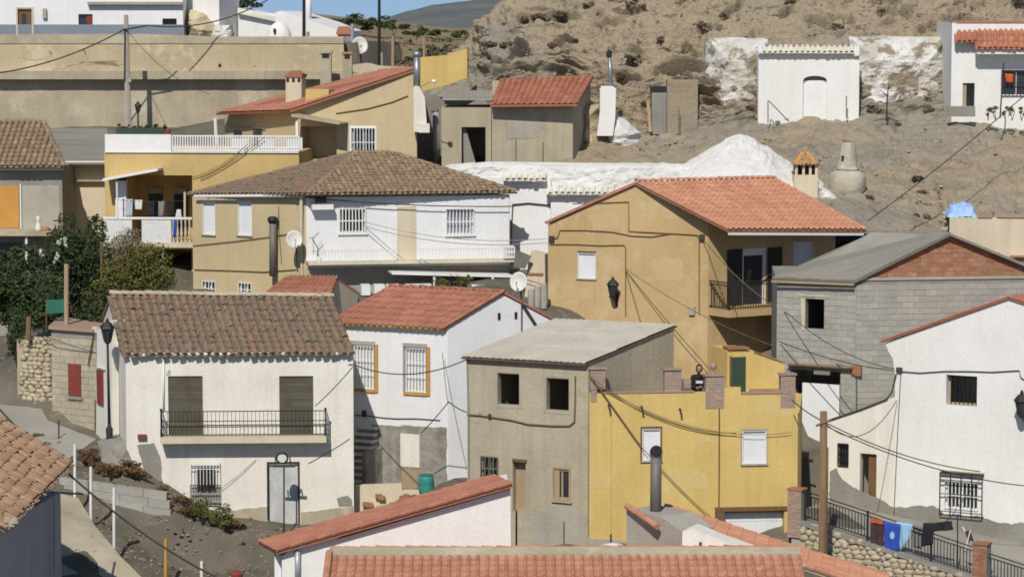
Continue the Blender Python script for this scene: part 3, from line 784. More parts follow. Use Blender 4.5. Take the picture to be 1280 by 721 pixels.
for k in range(420):
    u = rnd.uniform(300, 720); t = rnd.random()
    v = 34 + t * 52 if u < 470 else 40 + t * 50
    Y = np.interp(v, [30, 46, 72, 100], [300, 258, 200, 172]); p = V(u, v + 2, Y); s = rnd.uniform(.25, .8)
    leaves(g, p + Vector((0, 0, s * .3)), (s * 1.3, s * 1.3, s * .7), 22, .22, rnd, 3)
g.build('far_scrub', 'scrub', kind='stuff', label='dry scrub dotted over the brown far ridge', cat='scrub', base=(0, 0, 0))
for k, (u, v, s, Y) in enumerate([(395, 31, 2.3, 245), (412, 33, 2.0, 245), (431, 36, 2.2, 240), (444, 32, 2.4, 240), (462, 36, 2.0, 240), (474, 33, 2.4, 240), (492, 40, 2.4, 230), (520, 45, 1.8, 230), (545, 46, 1.6, 250), (575, 48, 1.7, 250), (521, 42, 1.4, 250), (298, 8, 2.2, 200), (308, 10, 2.0, 200)]):
    lab = 'dark rounded bush on the skyline of the brown far ridge' if k < 11 else 'dark bush behind the flat roof of the shaded white house'
    plant('bush', lab, 'bush', V(u, v + (3 if k < 11 else 5), Y), s * .45, (s * .5, s * .5), 320, .16, 'leaf_dark', 60 + k, 7, 2, group='bushes on the far ridge' if k < 11 else 'bushes behind the upper white house')
# ------------------------------------------------------------------ dry shrubs growing on the hill
for k, (u, v, s) in enumerate([(795, 12, 1.2), (737, 8, .6), (878, 35, .8), (790, 75, .8), (655, 24, .5), (672, 22, .7), (700, 22, .8), (985, 3, .7), (1100, 15, .5), (1270, 6, 1.2), (612, 57, .7), (632, 57, .6), (775, 100, .8), (825, 50, .5), (905, 20, .5), (720, 55, .6), (690, 57, .5), (1045, 35, .6), (1195, 148, .8), (1120, 155, .35), (1150, 240, .4), (1145, 225, .5), (1150, 272, .6), (1085, 248, .4), (1095, 220, .35)]):
    p = hill_at(u, v)
    s *= .5
    plant('shrub', 'dry brown shrub clinging to the eroded hillside', 'shrub', p - Vector((0, .25, .12)), s, (s * .9, s * .7), 190, .10, 'leaf_dry' if k % 3 else 'scrub', 100 + k, 6, 2, group='dry shrubs on the hill')
for k in range(60):
    u = rnd.uniform(640, 1275); v = rnd.uniform(150, 300)
    if u < 850 and v > 198: continue
    p = hill_at(u, v); q = rnd.uniform(.06, .2)
    ob = bpy.data.objects.new('stone', stone_mesh(k).mesh('stone', smooth=True)); ob.data.materials.append(M['stone'] if k % 2 else M['hill']); ob.location = p + Vector((0, -.15, q * .15)); ob.scale = (q * 1.4, q, q * .7); ob.rotation_euler = (0, 0, k)
    col.objects.link(ob); tag(ob, 'loose stone lying on the bare hillside', 'stone', 'loose stones on the hill')

g = MB()
for k in range(620):
    u = rnd.uniform(560, 1420); v = rnd.uniform(-10, 300)
    if (u < 850 and v > 198) or (u < 640 and v < 60) or (880 < u < 1300 and 50 < v < 148): continue
    p = hill_at(u, v); s = rnd.uniform(.05, .22)
    leaves(g, p + Vector((0, -.1, s * .2)), (s * 1.5, s * 1.2, s * .6), 14, .055, rnd, 2)
g.build('dry_grass', 'leaf_dry', kind='stuff', label='dry grass tufts scattered over the bare hillside', cat='grass', base=(0, 0, 0))

g = MB()
for k in range(2600):
    u = rnd.uniform(560, 1420); v = rnd.uniform(-10, 305)
    if (u < 850 and v > 198) or (u < 640 and v < 60): continue
    p = HILLG[min(int((u - 470) / 820 * (NU - 41)), NU - 1) if u < 1290 else NU - 20][rnd.randrange(40, 330)]
    s = rnd.uniform(.03, .11) * (1.6 if rnd.random() < .08 else 1)
    st_ = stone_mesh(k % 9); g.add([p + Vector((x * s * 1.5, y * s, z * s * .8 + s * .2)) for x, y, z in st_.v], st_.f)
g.build('scree', 'stone_hill', kind='stuff', label='small loose stones strewn over the eroded hillside', cat='scree', base=(0, 0, 0))
# gravel and litter of the bank below the balcony house
g = MB(); g2 = MB()
for k in range(900):
    x = rnd.uniform(-16.5, -7.5); y = rnd.uniform(93, 101.5); z = gz1(x, y); p = Vector((x, y, z + fbm(Vector((x, y, z)) * .6, 5) * .14 + fbm(Vector((x, y, z)) * 2.1, 3) * .05)); s = rnd.uniform(.025, .085)
    if k % 6 == 0: leaves(g2, p + Vector((0, 0, .05)), (.16, .14, .1), 16, .05, rnd, 2)
    else:
        st_ = stone_mesh(k % 9); g.add([p + Vector((x_ * s * 1.4, y_ * s, z_ * s * .8)) for x_, y_, z_ in st_.v], st_.f)
g.build('gravel', 'stone_hill', kind='stuff', label='gravel strewn over the dark earth bank', cat='gravel', base=(0, 0, 0)); g2.build('dry_grass', 'leaf_dry', kind='stuff', label='dry grass tufts on the dark earth bank', cat='grass', base=(0, 0, 0))
# ================================================================== HOUSES
# ---------------- white house with the iron balcony and old tiled roof
A0, A1 = XY(158, 100, 540), XY(442, 100.4, 540)
RL, RR = V(139, 369, 104.0), V(414, 372, 104.4)
zE = zt(441, 100)
bk = lambda a, r: Vector((2 * r.x - a.x, 2 * r.y - a.y, 0))
A = House('white_balcony_house', 'white house with iron balcony and old brown barrel-tile roof', [A0, A1, bk(A1, RR), bk(A0, RL)], 1.4, [zE, zE, zE, zE], 'white_old', (RL - Vector((0, 0, .16)), RR - Vector((0, 0, .16))))
f = A.front
def edge_pts(A0, A1, RL, RR, zE, over, side=.12, lift=.0):
    """eave-left, eave-right, ridge-right, ridge-left of a slope with overhang"""
    a, b = Vector((A0.x, A0.y, zE)), Vector((A1.x, A1.y, zE)); x = (b - a).normalized()
    da, db = (a - RL).normalized(), (b - RR).normalized()
    return [a + da * over - x * side, b + db * over + x * side, RR + x * side, RL - x * side]
rf = slab(A.root, 'roof', edge_pts(A0, A1, RL, RR, zE, .0, .04), .10, 'underroof')
q = edge_pts(A0, A1, RL, RR, zE, .24, .06)
tiles(rf, q, .275, .40, 'barrel', 'tile_old', nobj=300, jit=.028, channel=True, lift=.015, seed=21)
q2 = edge_pts(A.c[2], A.c[3], RR, RL, zE, .18, .06); slab(A.root, 'roof', q2, .10, 'tile_old')
ridge_caps(rf, q[3] + Vector((0, 0, .04)), q[2] + Vector((0, 0, .04)), .36, .42, 'concrete')
for k in (2, 6, 7, 8, 9, 10, 11, 12, 13, 20, 27): p = q[0].lerp(q[1], (k + .5) / 30); MB().lathe(p + Vector((0, .02, .05)), [(.07, -.05), (.08, 0), (.05, .045), (.01, .06)], 8).build('mortar_plug', 'white_old', rf)
for (u0, v0, u1, v1) in ((210, 470, 254, 549), (349, 470, 392, 549)):
    A.hole(f, u0, v0, u1, v1, .2)
    w = slat_sheet(f, u0, v0, u1, v1, -.07, .062, .022).build('roller_blind', 'blind', A.root)
    frame_mb(f, u0, v0, u1, v1, -.19, -.10, .06).build('frame', 'wood', w)
    sa, sb, z0, z1 = f.rect(u0, v0, u1, v1)
    szbox(MB(), f, sa + .002, sb - .002, z0 + .002, z1 - .002, -.198, -.192).build('pane', 'glass', w)
# balcony
D = .62
bal = fpart('balcony', A.root, 'cream', f, 200, 546, 408, 553, -.02, D)
sa, sb, z0, z1 = f.rect(201, 514, 407, 545, D); z0 = f.rect(200, 546, 408, 553, D)[3]
fr = f.off(D - .03)
n = 41
bm = szbox(MB(), fr, 0, .016, z0 + .0, z1 - .02, -.008, .008).mesh('baluster', fr.pt(0, 0, 0)); bm.materials.append(M['black_iron'])
rail = MB()
for zz in (z1 - .36, z1 - .56, z0 + .06): szbox(rail, fr, sa, sb, zz - .014, zz + .014, -.012, .012)
szbox(rail, fr, sa, sb, z1 - .03, z1, -.012, .012)
for e in (sa, sb):
    for zz in (z1 - .36, z1 - .56, z0 + .06, z1 - .02): rail.hexa([fr.pt(e - .012, zz - .014, 0), fr.pt(e + .012, zz - .014, 0), fr.pt(e + .012, zz - .014, -D + .05), fr.pt(e - .012, zz - .014, -D + .05), fr.pt(e - .012, zz + .014, 0), fr.pt(e + .012, zz + .014, 0), fr.pt(e + .012, zz + .014, -D + .05), fr.pt(e - .012, zz + .014, -D + .05)])
    rail.lathe(fr.pt(e, z0, 0), [(.035, 0), (.03, .25), (.02, .3), (.025, .8), (.02, z1 - z0), (.045, z1 - z0 + .03), (.045, z1 - z0 + .07), (.01, z1 - z0 + .1)], 8)
ra = rail.build('railing', 'black_iron', A.root)
for i in range(n):
    b = bpy.data.objects.new('baluster', bm); b.location = fr.pt(sa + (sb - sa) * (i + .5) / n, 0, 0) - org(ra); b.parent = ra; col.objects.link(b)
for e in (sa, sb):
    for i in range(1, 5):
        b = bpy.data.objects.new('baluster', bm); b.location = fr.pt(e, 0, -i * .12) - org(ra); b.parent = ra; col.objects.link(b)
w = glass_window(A, f, 246, 585, 268, 613, 'wood', 'black_iron', 9, 6, .10, 0)
cg = bars(f, 238, 579, 275, 629, .12, 10, 2, .011); s_ = f.rect(238, 579, 275, 629, .12)
for zz in (s_[3] - .06, s_[3] - .2, s_[2] + .08, s_[2] + .36): szbox(cg, f, s_[0], s_[1], zz - .01, zz + .01, .10, .14)
for e in (s_[0], s_[1]): szbox(cg, f, e - .012, e + .012, s_[3] - .014, s_[3] + .014, 0, .12); szbox(cg, f, e - .012, e + .012, s_[2], s_[2] + .03, 0, .12)
cg.build('window_cage', 'white_paint', A.root); bars(f, 238, 606, 275, 629, .13, 19, 2, .011).build('window_cage', 'black_iron', A.root)
A.hole(f, 335, 580, 374, 656, .14)
d = fpart('door', A.root, 'door_grey', f, 336, 584, 354.5, 656, -.136, -.09, 0); fpart('door', A.root, 'door_grey', f, 355.5, 582, 373, 656, -.136, -.09, 0)
frame_mb(f, 333.5, 577, 375, 658, -.05, .02, .06).build('door_frame', 'black_iron', A.root)
MB().tube([f.hit(204.5, 443, .04), f.hit(204.5, 512, .04)], .035, 8).build('drainpipe', 'white_paint', A.root, smooth=True)
def patch(parent, f, poly, d, mat, name='cement_patch', th=.02, rag=.05, seed=0):
    """a skim of another render with a ragged outline"""
    P = [Vector(f.sz(u, v)) if False else f.sz(u, v) for u, v in poly]; out = []
    for i in range(len(P)):
        a, b = P[i], P[(i + 1) % len(P)]; L_ = math.hypot(b[0] - a[0], b[1] - a[1]); k = max(1, int(L_ / .07))
        for j in range(k):
            t = j / k; s, z = a[0] + (b[0] - a[0]) * t, a[1] + (b[1] - a[1]) * t; q = Vector((s * 2.3, z * 2.3, seed))
            out.append((s + fbm(q) * rag, z + fbm(q + Vector((5, 5, 5))) * rag))
    return MB().prism([f.pt(s, z, d) for s, z in out], f.n * th).build(name, mat, parent)
patch(A.root, f, [(172, 556), (193, 553), (200, 575), (203, 604), (196, 608), (183, 602), (178, 580)], .0, 'cement', seed=1)
patch(A.root, f, [(262, 640), (330, 633), (334, 632), (334, 664), (258, 662)], .0, 'concrete', 'plinth', .05, .03)
patch(A.root, f, [(376, 640), (441, 632), (441, 668), (376, 668)], .0, 'concrete', 'plinth', .06, .03, 2)
patch(A.root, f, [(421, 622), (434, 618), (440, 624), (440, 633), (424, 632)], .0, 'cement', seed=3)
patch(A.root, f, [(210, 462), (213, 463), (213, 469), (207, 470)], .0, 'cement_light', seed=4, th=.008)
fpart('electric_box', A.root, 'dark_red', f, 172, 543, 183, 549, .0, .12)
A.done()
face_cable(A.root, Face(A.c[3], A.c[0]), [(137, 440), (141, 500), (141, 550)], .03, .02, 'cable')
# ---------------- white house with yellow framed windows
M1 = XY(560, 102.6, 450); M0 = XY(425, 104.6, 450); M2 = XY(702, 104.4, 420); M3 = M0 + (M2 - M1)
e1 = V(551, 408, 102.3).z + .04; RMr = V(628, 364.5, 103.5); RMl = RMr + (M0 - M1)
RMl.z = RMr.z
e2 = V(703, 404, 104.4).z
H = House('yellow_window_house', 'white house with two yellow framed windows and red tiled gable roof', [M0, M1, M2, M3], 1.6, [e1, e1, e2, e2], 'white_cool', (RMl - Vector((0, 0, .12)), RMr - Vector((0, 0, .12))))
f = H.front; MR = H.f[1]
x = (M1 - M0).normalized()
up = (RMr - Vector((M1.x, M1.y, e1))); dn = -up.normalized() * .33
q = [Vector((M0.x, M0.y, e1)) + dn - x * .2, Vector((M1.x, M1.y, e1)) + dn + x * .08, RMr + x * .08, RMl - x * .2]
rf = slab(H.root, 'roof', q, .09, 'ochre'); tiles(rf, q, .25, .38, 'flat', 'tile_red', 0, .011, lift=.01)
ridge_caps(rf, q[3], q[2], .22, .4, 'tile_red')
q2 = [Vector((M2.x, M2.y, e2)) + x * .08, Vector((M3.x, M3.y, e2)), RMl, RMr + x * .08]; slab(H.root, 'roof', q2, .07, 'tile_red')
g = MB()
for i in range(9):
    a = q[1].lerp(q[2], i / 9); b = q[1].lerp(q[2], (i + .97) / 9); g.tube([a + Vector((0, 0, .04)), b + Vector((0, 0, .055))], .075, 6)
g.build('verge_tiles', 'tile_red', rf)
for (u0, v0, u1, v1) in ((441, 430, 470, 487), (506, 433, 535, 491)):
    H.hole(f, u0, v0, u1, v1, .18)
    w = slat_sheet(f, u0, v0, u1, v1, -.1, .05, .014).build('window', 'shutter_white', H.root)
    sa, sb, z0, z1 = f.rect(u0, v0, u1, v1)
    m = szbox(MB(), f, sb - .02, sb + .10, z0 - .1, z1 + .04, 0, .05); szbox(m, f, sa - .04, sb - .02, z0 - .1, z0, 0, .07); m.build('surround', 'orange_panel', w)
    m = szbox(MB(), f, sa - .06, sa, z0, z1, 0, .05); szbox(m, f, sa - .06, sb - .022, z1, z1 + .14, 0, .06); m.build('surround', 'cement_light', w)
    bars(f, u0 + 2, v0 + 2, u1 - 3, v1 - 2, .04, 7, 4, .012).build('grille', 'white_paint', w)
patch(H.root, f, [(466, 531), (558, 534), (559, 640), (466, 640)], 0, 'roughstone', 'stone_render', .03, .05)
H.hole(f, 500, 540, 526, 585, .06)
d = fpart('door', H.root, 'white_old', f, 501, 541, 525, 584, -.05, .045, .0); fpart('door_panel', H.root, 'wood_pale', f, 503, 586, 522, 611, .03, .05, 0)
# side stair seen in the gap
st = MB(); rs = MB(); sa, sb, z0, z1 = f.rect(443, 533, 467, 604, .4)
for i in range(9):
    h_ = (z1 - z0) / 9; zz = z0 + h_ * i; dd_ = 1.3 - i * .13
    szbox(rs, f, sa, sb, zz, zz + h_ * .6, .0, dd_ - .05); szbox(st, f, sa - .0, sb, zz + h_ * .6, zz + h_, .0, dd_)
sr = rs.build('stair', 'roughstone', H.root); st.build('treads', 'white_old', sr)  # treads coloured lighter than the risers, painting in sunlit stripes
szbox(MB(), f, sb + .01, sb + .16, z0 - .4, z1 - .75, .0, 1.25).build('stair_wall', 'roughstone', H.root)
for (u, v) in ((624, 395), (645, 394)): fpart('vent', H.root, 'black_iron', MR, u - 1.5, v - 4, u + 1.5, v + 4, -.01, .015)
face_cable(H.root, MR, [(652, 376), (652, 420)], .03, .025, 'cable'); face_cable(H.root, MR, [(653, 380), (674, 413)], .05, .055, 'cable')
face_cable(H.root, f, [(443, 519), (456, 519), (480, 522), (495, 523), (520, 523), (550, 525)], .03, .018, 'cable')
fpart('lamp_bracket', H.root, 'cable', f, 452, 513, 456, 521, 0, .12)
H.done()
MH = H
# ---------------- small red gable roof between
p = [XY(325, 112, 360), XY(412, 111, 360), XY(447, 114, 360), XY(360, 115, 360)]
ze = zt(371, 111)
rl, rr = V(360, 345, 113.5), V(421, 347, 112.5)
H = House('small_gable_house', 'low cream house with small pinkish red gable roof behind the old brown roof', p, 5.0, [ze] * 4, 'cream', (rl - Vector((0, 0, .1)), rr - Vector((0, 0, .1))))
q = [Vector((p[0].x, p[0].y - .2, ze - .1)), Vector((p[1].x, p[1].y - .2, ze - .1)), rr, rl]
rf = slab(H.root, 'roof', q, .08, 'tile_red'); tiles(rf, q, .25, .36, 'flat', 'tile_red', 0, .004, lift=.01)
q2 = [Vector((p[2].x, p[2].y, ze - .1)), Vector((p[3].x, p[3].y, ze - .1)), rl, rr]; slab(H.root, 'roof', q2, .08, 'tile_red')
# ---------------- grey rendered house with two black window holes
G1 = XY(735, 91, 560); G0 = XY(584, 92.9, 560); G2 = XY(842, 94.3, 480); G3 = G0 + (G2 - G1)
te = zt(455, 91) ; tb = V(838, 410, 94.3).z
H = House('grey_rendered_house', 'drab grey rendered house with two glassless black windows and grey sheet roof', [G0, G1, G2, G3], 2.4, [te, te, tb, tb], 'grey_render')
f = H.front; gs = H.f[1]
P4 = [Vector((*G0.xy, te)), Vector((*G1.xy, te)), Vector((*G2.xy, tb)), Vector((*G3.xy, tb))]
x = (P4[1] - P4[0]).normalized(); c = (P4[3] - P4[0]).normalized()
q = [P4[0] - c * .22 - x * .06, P4[1] - c * .22 + x * .05, P4[2] + x * .05 + c * .1, P4[3] + c * .1 - x * .06]
up = Vector((0, 0, .09))
n_sh = 5; rn = random.Random(3)
rfr = root  # roof sheets, each a piece of its own
roof = slab(H.root, 'roof', [k + Vector((0, 0, .05)) for k in q], .05, 'underroof')
for i in range(n_sh):
    for j in range(3):
        a0, a1 = i / n_sh, (i + 1.03) / n_sh; b0, b1 = j / 3, min(1, (j + 1.08) / 3)
        g = MB(); nn = 12
        bl = lambda a, b: (q[0].lerp(q[1], a)).lerp(q[3].lerp(q[2], a), b)
        dz = [rn.uniform(0, .012) for _ in range(2)]
        for b in (b0, b1):
            for k in range(nn + 1):
                a = a0 + (min(a1, 1) - a0) * k / nn; p = bl(a, b); g.v.append((p.x, p.y, p.z + .085 + (.03 if b == b0 else .012) + math.sin(k * 2.1) * .012 + dz[0]))
        for b in (b0, b1):
            for k in range(nn + 1):
                a = a0 + (min(a1, 1) - a0) * k / nn; p = bl(a, b); g.v.append((p.x, p.y, p.z + .075 + (.012 if b == b0 else 0) + math.sin(k * 2.1) * .012 + dz[0]))
        m = nn + 1
        for k in range(nn): g.f += [(k, k + 1, m + k + 1, m + k), (k + 1, k, 2 * m + k, 2 * m + k + 1)]
        g.build('roof_sheet', 'roofsheet', roof)
H.room(f, 622, 466, 649, 507, 2.3, .2, 1.4); H.room(f, 683, 472, 711, 514, 2.3, .3, 1.4)
H.hole(f, 641, 577, 657, 640, .3)
d = fpart('door', H.root, 'wood_pale', f, 641, 577, 657, 640, -.296, -.25, 0); fpart('lintel', H.root, 'wood', f, 640, 573, 658, 578, -.02, .05)
w = glass_window(H, f, 692, 586, 712, 624, 'wood_pale', None, depth=.12); fpart('shutter', w, 'wood_pale', f, 693, 587, 699, 623, -.07, -.02, 0); fpart('sill', w, 'grey_render', f, 689, 625, 714, 629, -.02, .08)
frame_mb(f, 690.5, 583, 713.5, 626, -.01, .02, .05).build('surround', 'wood_pale', w)
w = glass_window(H, f, 601, 570, 622, 600, 'wood_pale', 'rusty_flue', 5, 3, .06, 0, depth=.14)
face_cable(H.root, f, [(584, 518), (600, 519), (620, 522), (640, 525), (660, 530), (690, 532), (712, 532), (718, 527), (719, 500), (719, 470)], .035, .03, 'cable_tan'); MB().lathe(f.hit(612, 520, .05), [(.03, -.08), (.06, -.05), (.06, .05), (.03, .08)], 8).build('junction_box', 'cable', H.root)
face_cable(H.root, f, [(584, 450), (586, 520), (586, 600)], .03, .03, 'cement')
patch(H.root, f, [(663, 640), (690, 634), (733, 642), (733, 690), (664, 690)], 0, 'cement_light', 'render_patch', .012, .12, 3)
frame_mb(f, 619, 462, 652, 511, -.01, .012, .07).build('window_surround', 'cement_light', H.root); frame_mb(f, 680, 468, 714, 518, -.01, .012, .07).build('window_surround', 'cement_light', H.root)
H.done()
GH = H
# ---------------- yellow house with brick-pillared roof terrace
Y0 = G1 + Vector((.04, -.12, 0)); Y1 = XY(997, 91.6, 580)
Y2 = XY(1003, 98.5, 480); Y3 = XY(868, 98.6, 480)
ztop = zt(492, 91); zfl = ztop - .95
H = House('yellow_terrace_house', 'yellow house with brick pillars round its roof terrace and white garage door', [Y0, Y1, Y2, Y3], 2.2, [zfl] * 4, 'yellow')
f = H.front
sa, sb, z0, z1 = f.rect(735, 488, 997, 492)
par = MB(); s915 = f.sz(916, 490)[0]; s925 = f.sz(926, 490)[0]; s905 = f.sz(905, 490)[0]
zp2 = f.sz(920, 484)[1]; zpr = f.sz(950, 492)[1]
szbox(par, f, 0.0, s905, zfl - .001, ztop + .02, -.18, 0); szbox(par, f, s905, f.len, zfl - .001, zpr, -.18, 0)
szbox(par, f, s905 + .01, s925, zpr, zp2, -.17, -.01)
par.build('parapet', 'yellow', H.root)
cp = MB(); szbox(cp, f, .4, f.sz(868, 490)[0], ztop + .021, ztop + .06, -.2, .03); szbox(cp, f, s925, f.len - .3, zpr + .001, zpr + .05, -.2, .03); cp.build('coping', 'brickpale', H.root)
szbox(MB(), f, f.sz(938, 488)[0], f.sz(978, 488)[0], zpr + .051, zpr + .14, -.17, -.02).build('coping', 'brick', H.root)
def pillar(u0, v0, u1, v1, nm='pillar', mat='brickpale', out=.03, cap=True):
    sa, sb, z0, z1 = f.rect(u0, v0, u1, v1); p = szbox(MB(), f, sa, sb, z0, z1, -.30, out - .02).build(nm, 'mortar', H.root)
    courses(p, f, [(sa, z0), (sb, z0), (sb, z1), (sa, z1)], .25, .085, mat, 'brick', out - .012, .014, seed=int(u0), thick=.09)
    if cap: szbox(MB(), f, sa - .04, sb + .04, z1 + .002, z1 + .05, -.33, out + .03).build('cap', mat, p)
    return p
pillar(738, 462, 757, 487, out=-.03); pillar(738.5, 487.5, 746, 502, out=.03, cap=False); pillar(831, 463, 852, 489, out=-.03); pb = pillar(882, 470, 905, 510); pillar(976, 469, 994, 509)
pillar(855, 475, 864, 485, out=-.05, cap=False)
MB().lathe(f.hit(891.5, 469, -.14), [(.05, 0), (.06, .05), (.03, .1), (.035, .16), (.09, .22), (.115, .30), (.1, .37), (.05, .41), (.01, .42)], 12).build('ball_finial', 'brickpale', pb, smooth=True)
shutter_window(H, f, 803, 536, 826, 575); frame_mb(f, 800.5, 533, 827.5, 578, -.03, .012, .055).build('window_surround', 'wood', H.root)
shutter_window(H, f, 928, 538, 958, 579)
frame_mb(f, 926, 536, 960, 581, -.03, .008, .04).build('window_surround', 'cement_light', H.root)
H.hole(f, 905, 638, 980, 700, .35)
gd = fpart('garage_door', H.root, 'shutter_white', f, 905.2, 643, 979.8, 700, -.34, -.28, 0)
for i in range(4):
    s0 = f.sz(905.5 + i * 18.6, 660, 0)[0]; s1 = f.sz(905.5 + i * 18.6 + 17.8, 660, 0)[0]; za, zb_ = f.sz(900, 654)[1], f.sz(900, 645)[1]
    szbox(MB(), f, s0, s1, za - .9, za, -.279, -.262).build('panel', 'shutter_white', gd); szbox(MB(), f, s0, s1, za + .02, zb_, -.279, -.262).build('panel', 'shutter_white', gd)
m = fbox(MB(), f, 894, 636, 905, 700, -.05, .04); fbox(m, f, 894, 634, 984, 637.5, -.05, .05); m.build('garage_frame', 'wood', H.root)
for u, v in ((760.5, 506), (801.5, 508), (849.5, 511)):
    p = f.hit(u, v); MB().tube([p, p + f.n * .18, p + f.n * .24 - Vector((0, 0, .12))], .035, 7).build('waterspout', 'cable', H.root)
face_cable(H.root, f, [(899, 510), (899, 560), (898.5, 634)], .03, .022, 'wood'); face_cable(H.root, f, [(764, 520), (764, 668)], .006, .012, 'ochre')
patch(H.root, f, [(735, 672), (782, 676), (782, 720), (735, 720)], 0, 'cement_light', 'plinth', .02, .04)
for k, pp in enumerate(([(742, 584), (768, 592), (766, 612), (745, 605)], [(868, 546), (890, 549), (889, 554), (868, 552)], [(845, 590), (880, 585), (884, 612), (850, 615)], [(940, 505), (975, 503), (972, 522), (944, 520)])): patch(H.root, f, pp, 0, 'yellow_patch', 'render_patch', .006, .14, 30 + k)
# stair hut on the terrace
K0, K1 = XY(909, 95.0, 460), XY(981, 95.6, 460)
kf = Face(K0, K1); zk0 = zfl; pk = [kf.pt(0, zk0), kf.pt(kf.len, zk0), kf.hit(981, 455), kf.hit(943, 441), kf.hit(942, 438), kf.hit(909, 437.5)]
hut = MB().prism([p for p in pk], -kf.n * 1.6).build('stair_hut', 'yellow', H.root)
fpart('door', hut, 'green_door', kf, 914, 446.5, 932, 492, .0, .03); m = fbox(MB(), kf, 912.5, 445, 914.3, 492, .0, .035); m.build('door_frame', 'wood', hut)
MB().prism([kf.hit(910, 437, .08), kf.hit(937, 436.5, .08), kf.hit(937, 434, .08), kf.hit(910, 434, .08)], -kf.n * .5).build('coping', 'brick', hut)
MB().prism([kf.hit(943, 440.5, .04), kf.hit(982, 454.5, .04), kf.hit(982, 452.5, .04), kf.hit(943, 438.5, .04)], -kf.n * .5).build('coping', 'brick', hut)
H.done()
YH = H; YF = f
# ---------------- tan gable house with balcony
T0 = XY(685, 113.2, 320); T1 = XY(885, 110.6, 320)
th = R(33); sd = Vector((math.cos(th), math.sin(th), 0)); so = Vector((math.sin(th), -math.cos(th), 0))
T2 = T1 + sd * 6.3; T3 = T0 + sd * 6.3
ap = V(797, 227.5, 111.6)
# heights where the roof meets the walls
eL = V(684, 279, 113.2); OUT = T1 + so * 1.4; eR = V(919, 287, OUT.y)
rt = Face(T0, T1); s_ap = rt.sz(797, 227.5)[0]; zap = rt.sz(797, 228)[1]
apx = rt.pt(s_ap, zap)
sl = (zap - eR.z) / ((OUT - apx).xy.length)
zT1 = zap - sl * ((T1 - Vector((apx.x, apx.y, 0))).length)
zT0 = eL.z
H = House('tan_gable_house', 'tall tan house with salmon tiled gable roof and a balcony on its shaded side', [T0, T1, T2, T3], 4.6, [zT0 - .06, zT1 - .06, zT1 - .06, zT0 - .06], 'tan')
# gable triangle as part of the wall: rebuild top with ridge
vs = [(p.x, p.y, 4.6) for p in H.c] + [(H.c[0].x, H.c[0].y, zT0 - .06), (H.c[1].x, H.c[1].y, zT1 - .06), (H.c[2].x, H.c[2].y, zT1 - .06), (H.c[3].x, H.c[3].y, zT0 - .06)]
r0 = apx - Vector((0, 0, .07)); r1 = r0 + sd * 6.3
mb = MB(); mb.v = [tuple(v) for v in vs] + [tuple(r0), tuple(r1)]
mb.f = [(3, 2, 1, 0), (0, 1, 5, 8, 4), (1, 2, 6, 5), (2, 3, 7, 9, 6), (3, 0, 4, 7), (4, 8, 9, 7), (8, 5, 6, 9)]
H.wall.data = mb.mesh('wall', org(H.root)); H.wall.data.materials.append(M['tan'])
f = H.front; fs_ = H.f[1]
RLN = 6.75
bkd = Vector((0, 0, -.28))
q = [Vector((OUT.x, OUT.y, eR.z)) - sd * .05 + rt.n * .08, Vector((OUT.x, OUT.y, eR.z)) + sd * RLN + bkd + rt.n * .0, apx + sd * RLN + Vector((0, 0, -.05)), apx + rt.n * .08 - sd * .05]
rf = slab(H.root, 'roof', q, .10, 'tile_salmon'); tiles(rf, q, .26, .36, 'flat', 'tile_salmon', 0, .010, lift=.01)
q2 = [T3 + Vector((0, 0, zT0 + .02)), T0 + Vector((0, 0, zT0 + .02)) + rt.n * .08 - sd * .05 - rt.dir * .06, apx + rt.n * .08 - sd * .05, apx + sd * RLN]
rf2 = slab(H.root, 'roof', q2, .05, 'tile_salmon'); ridge_caps(rf, q[3] + Vector((0, 0, .03)), q[2] + Vector((0, 0, .03)), .24, .4, 'tile_salmon')
g = MB()
for a, b, rr_ in ((q[0], q[3], .05), (q2[1], q2[2], .025)):
    for i in range(12):
        g.tube([a.lerp(b, i / 12) + Vector((0, 0, .02)), a.lerp(b, (i + .97) / 12) + Vector((0, 0, .035))], rr_, 6)
g.build('verge_tiles', 'tile_salmon', rf)
# white gutter board under the eave, side return of the gable
MB().box(q[0] + Vector((0, 0, -.2)) - so * .03, sd * (RLN - .1) + bkd, so * .05, (0, 0, .09)).build('gutter', 'white_paint', H.root)
shutter_window(H, f, 722, 316, 744.5, 348.5); fpart('lintel', H.root, 'wood', f, 722, 313.5, 744.5, 315.6, -.02, .03)
zslab = fs_.sz(925, 386, 1.0)[1]
bal = MB(); s_a, s_b = .05, 5.2
szbox(bal, fs_, s_a, s_b, zslab - .28, zslab, -.05, 1.25); bal = bal.build('balcony', 'tan', H.root)
zr = zslab + 1.05; m = MB()
for zz in (zr, zr - .12, zslab + .08):
    szbox(m, fs_, s_a + .03, s_b - .03, zz - .018, zz + .018, 1.19, 1.23)
    m.hexa([fs_.pt(s_a + .02, zz - .018, 1.23), fs_.pt(s_a + .06, zz - .018, 1.23), fs_.pt(s_a + .06, zz - .018, 0), fs_.pt(s_a + .02, zz - .018, 0), fs_.pt(s_a + .02, zz + .018, 1.23), fs_.pt(s_a + .06, zz + .018, 1.23), fs_.pt(s_a + .06, zz + .018, 0), fs_.pt(s_a + .02, zz + .018, 0)])
szbox(m, fs_, s_a + .01, s_a + .06, zslab, zr + .5, 1.18, 1.23)
ra = m.build('railing', 'black_iron', H.root)
bm = szbox(MB(), fs_, 0, .02, zslab, zr, -.01, .01).mesh('baluster', fs_.pt(0, 0, 0)); bm.materials.append(M['black_iron'])
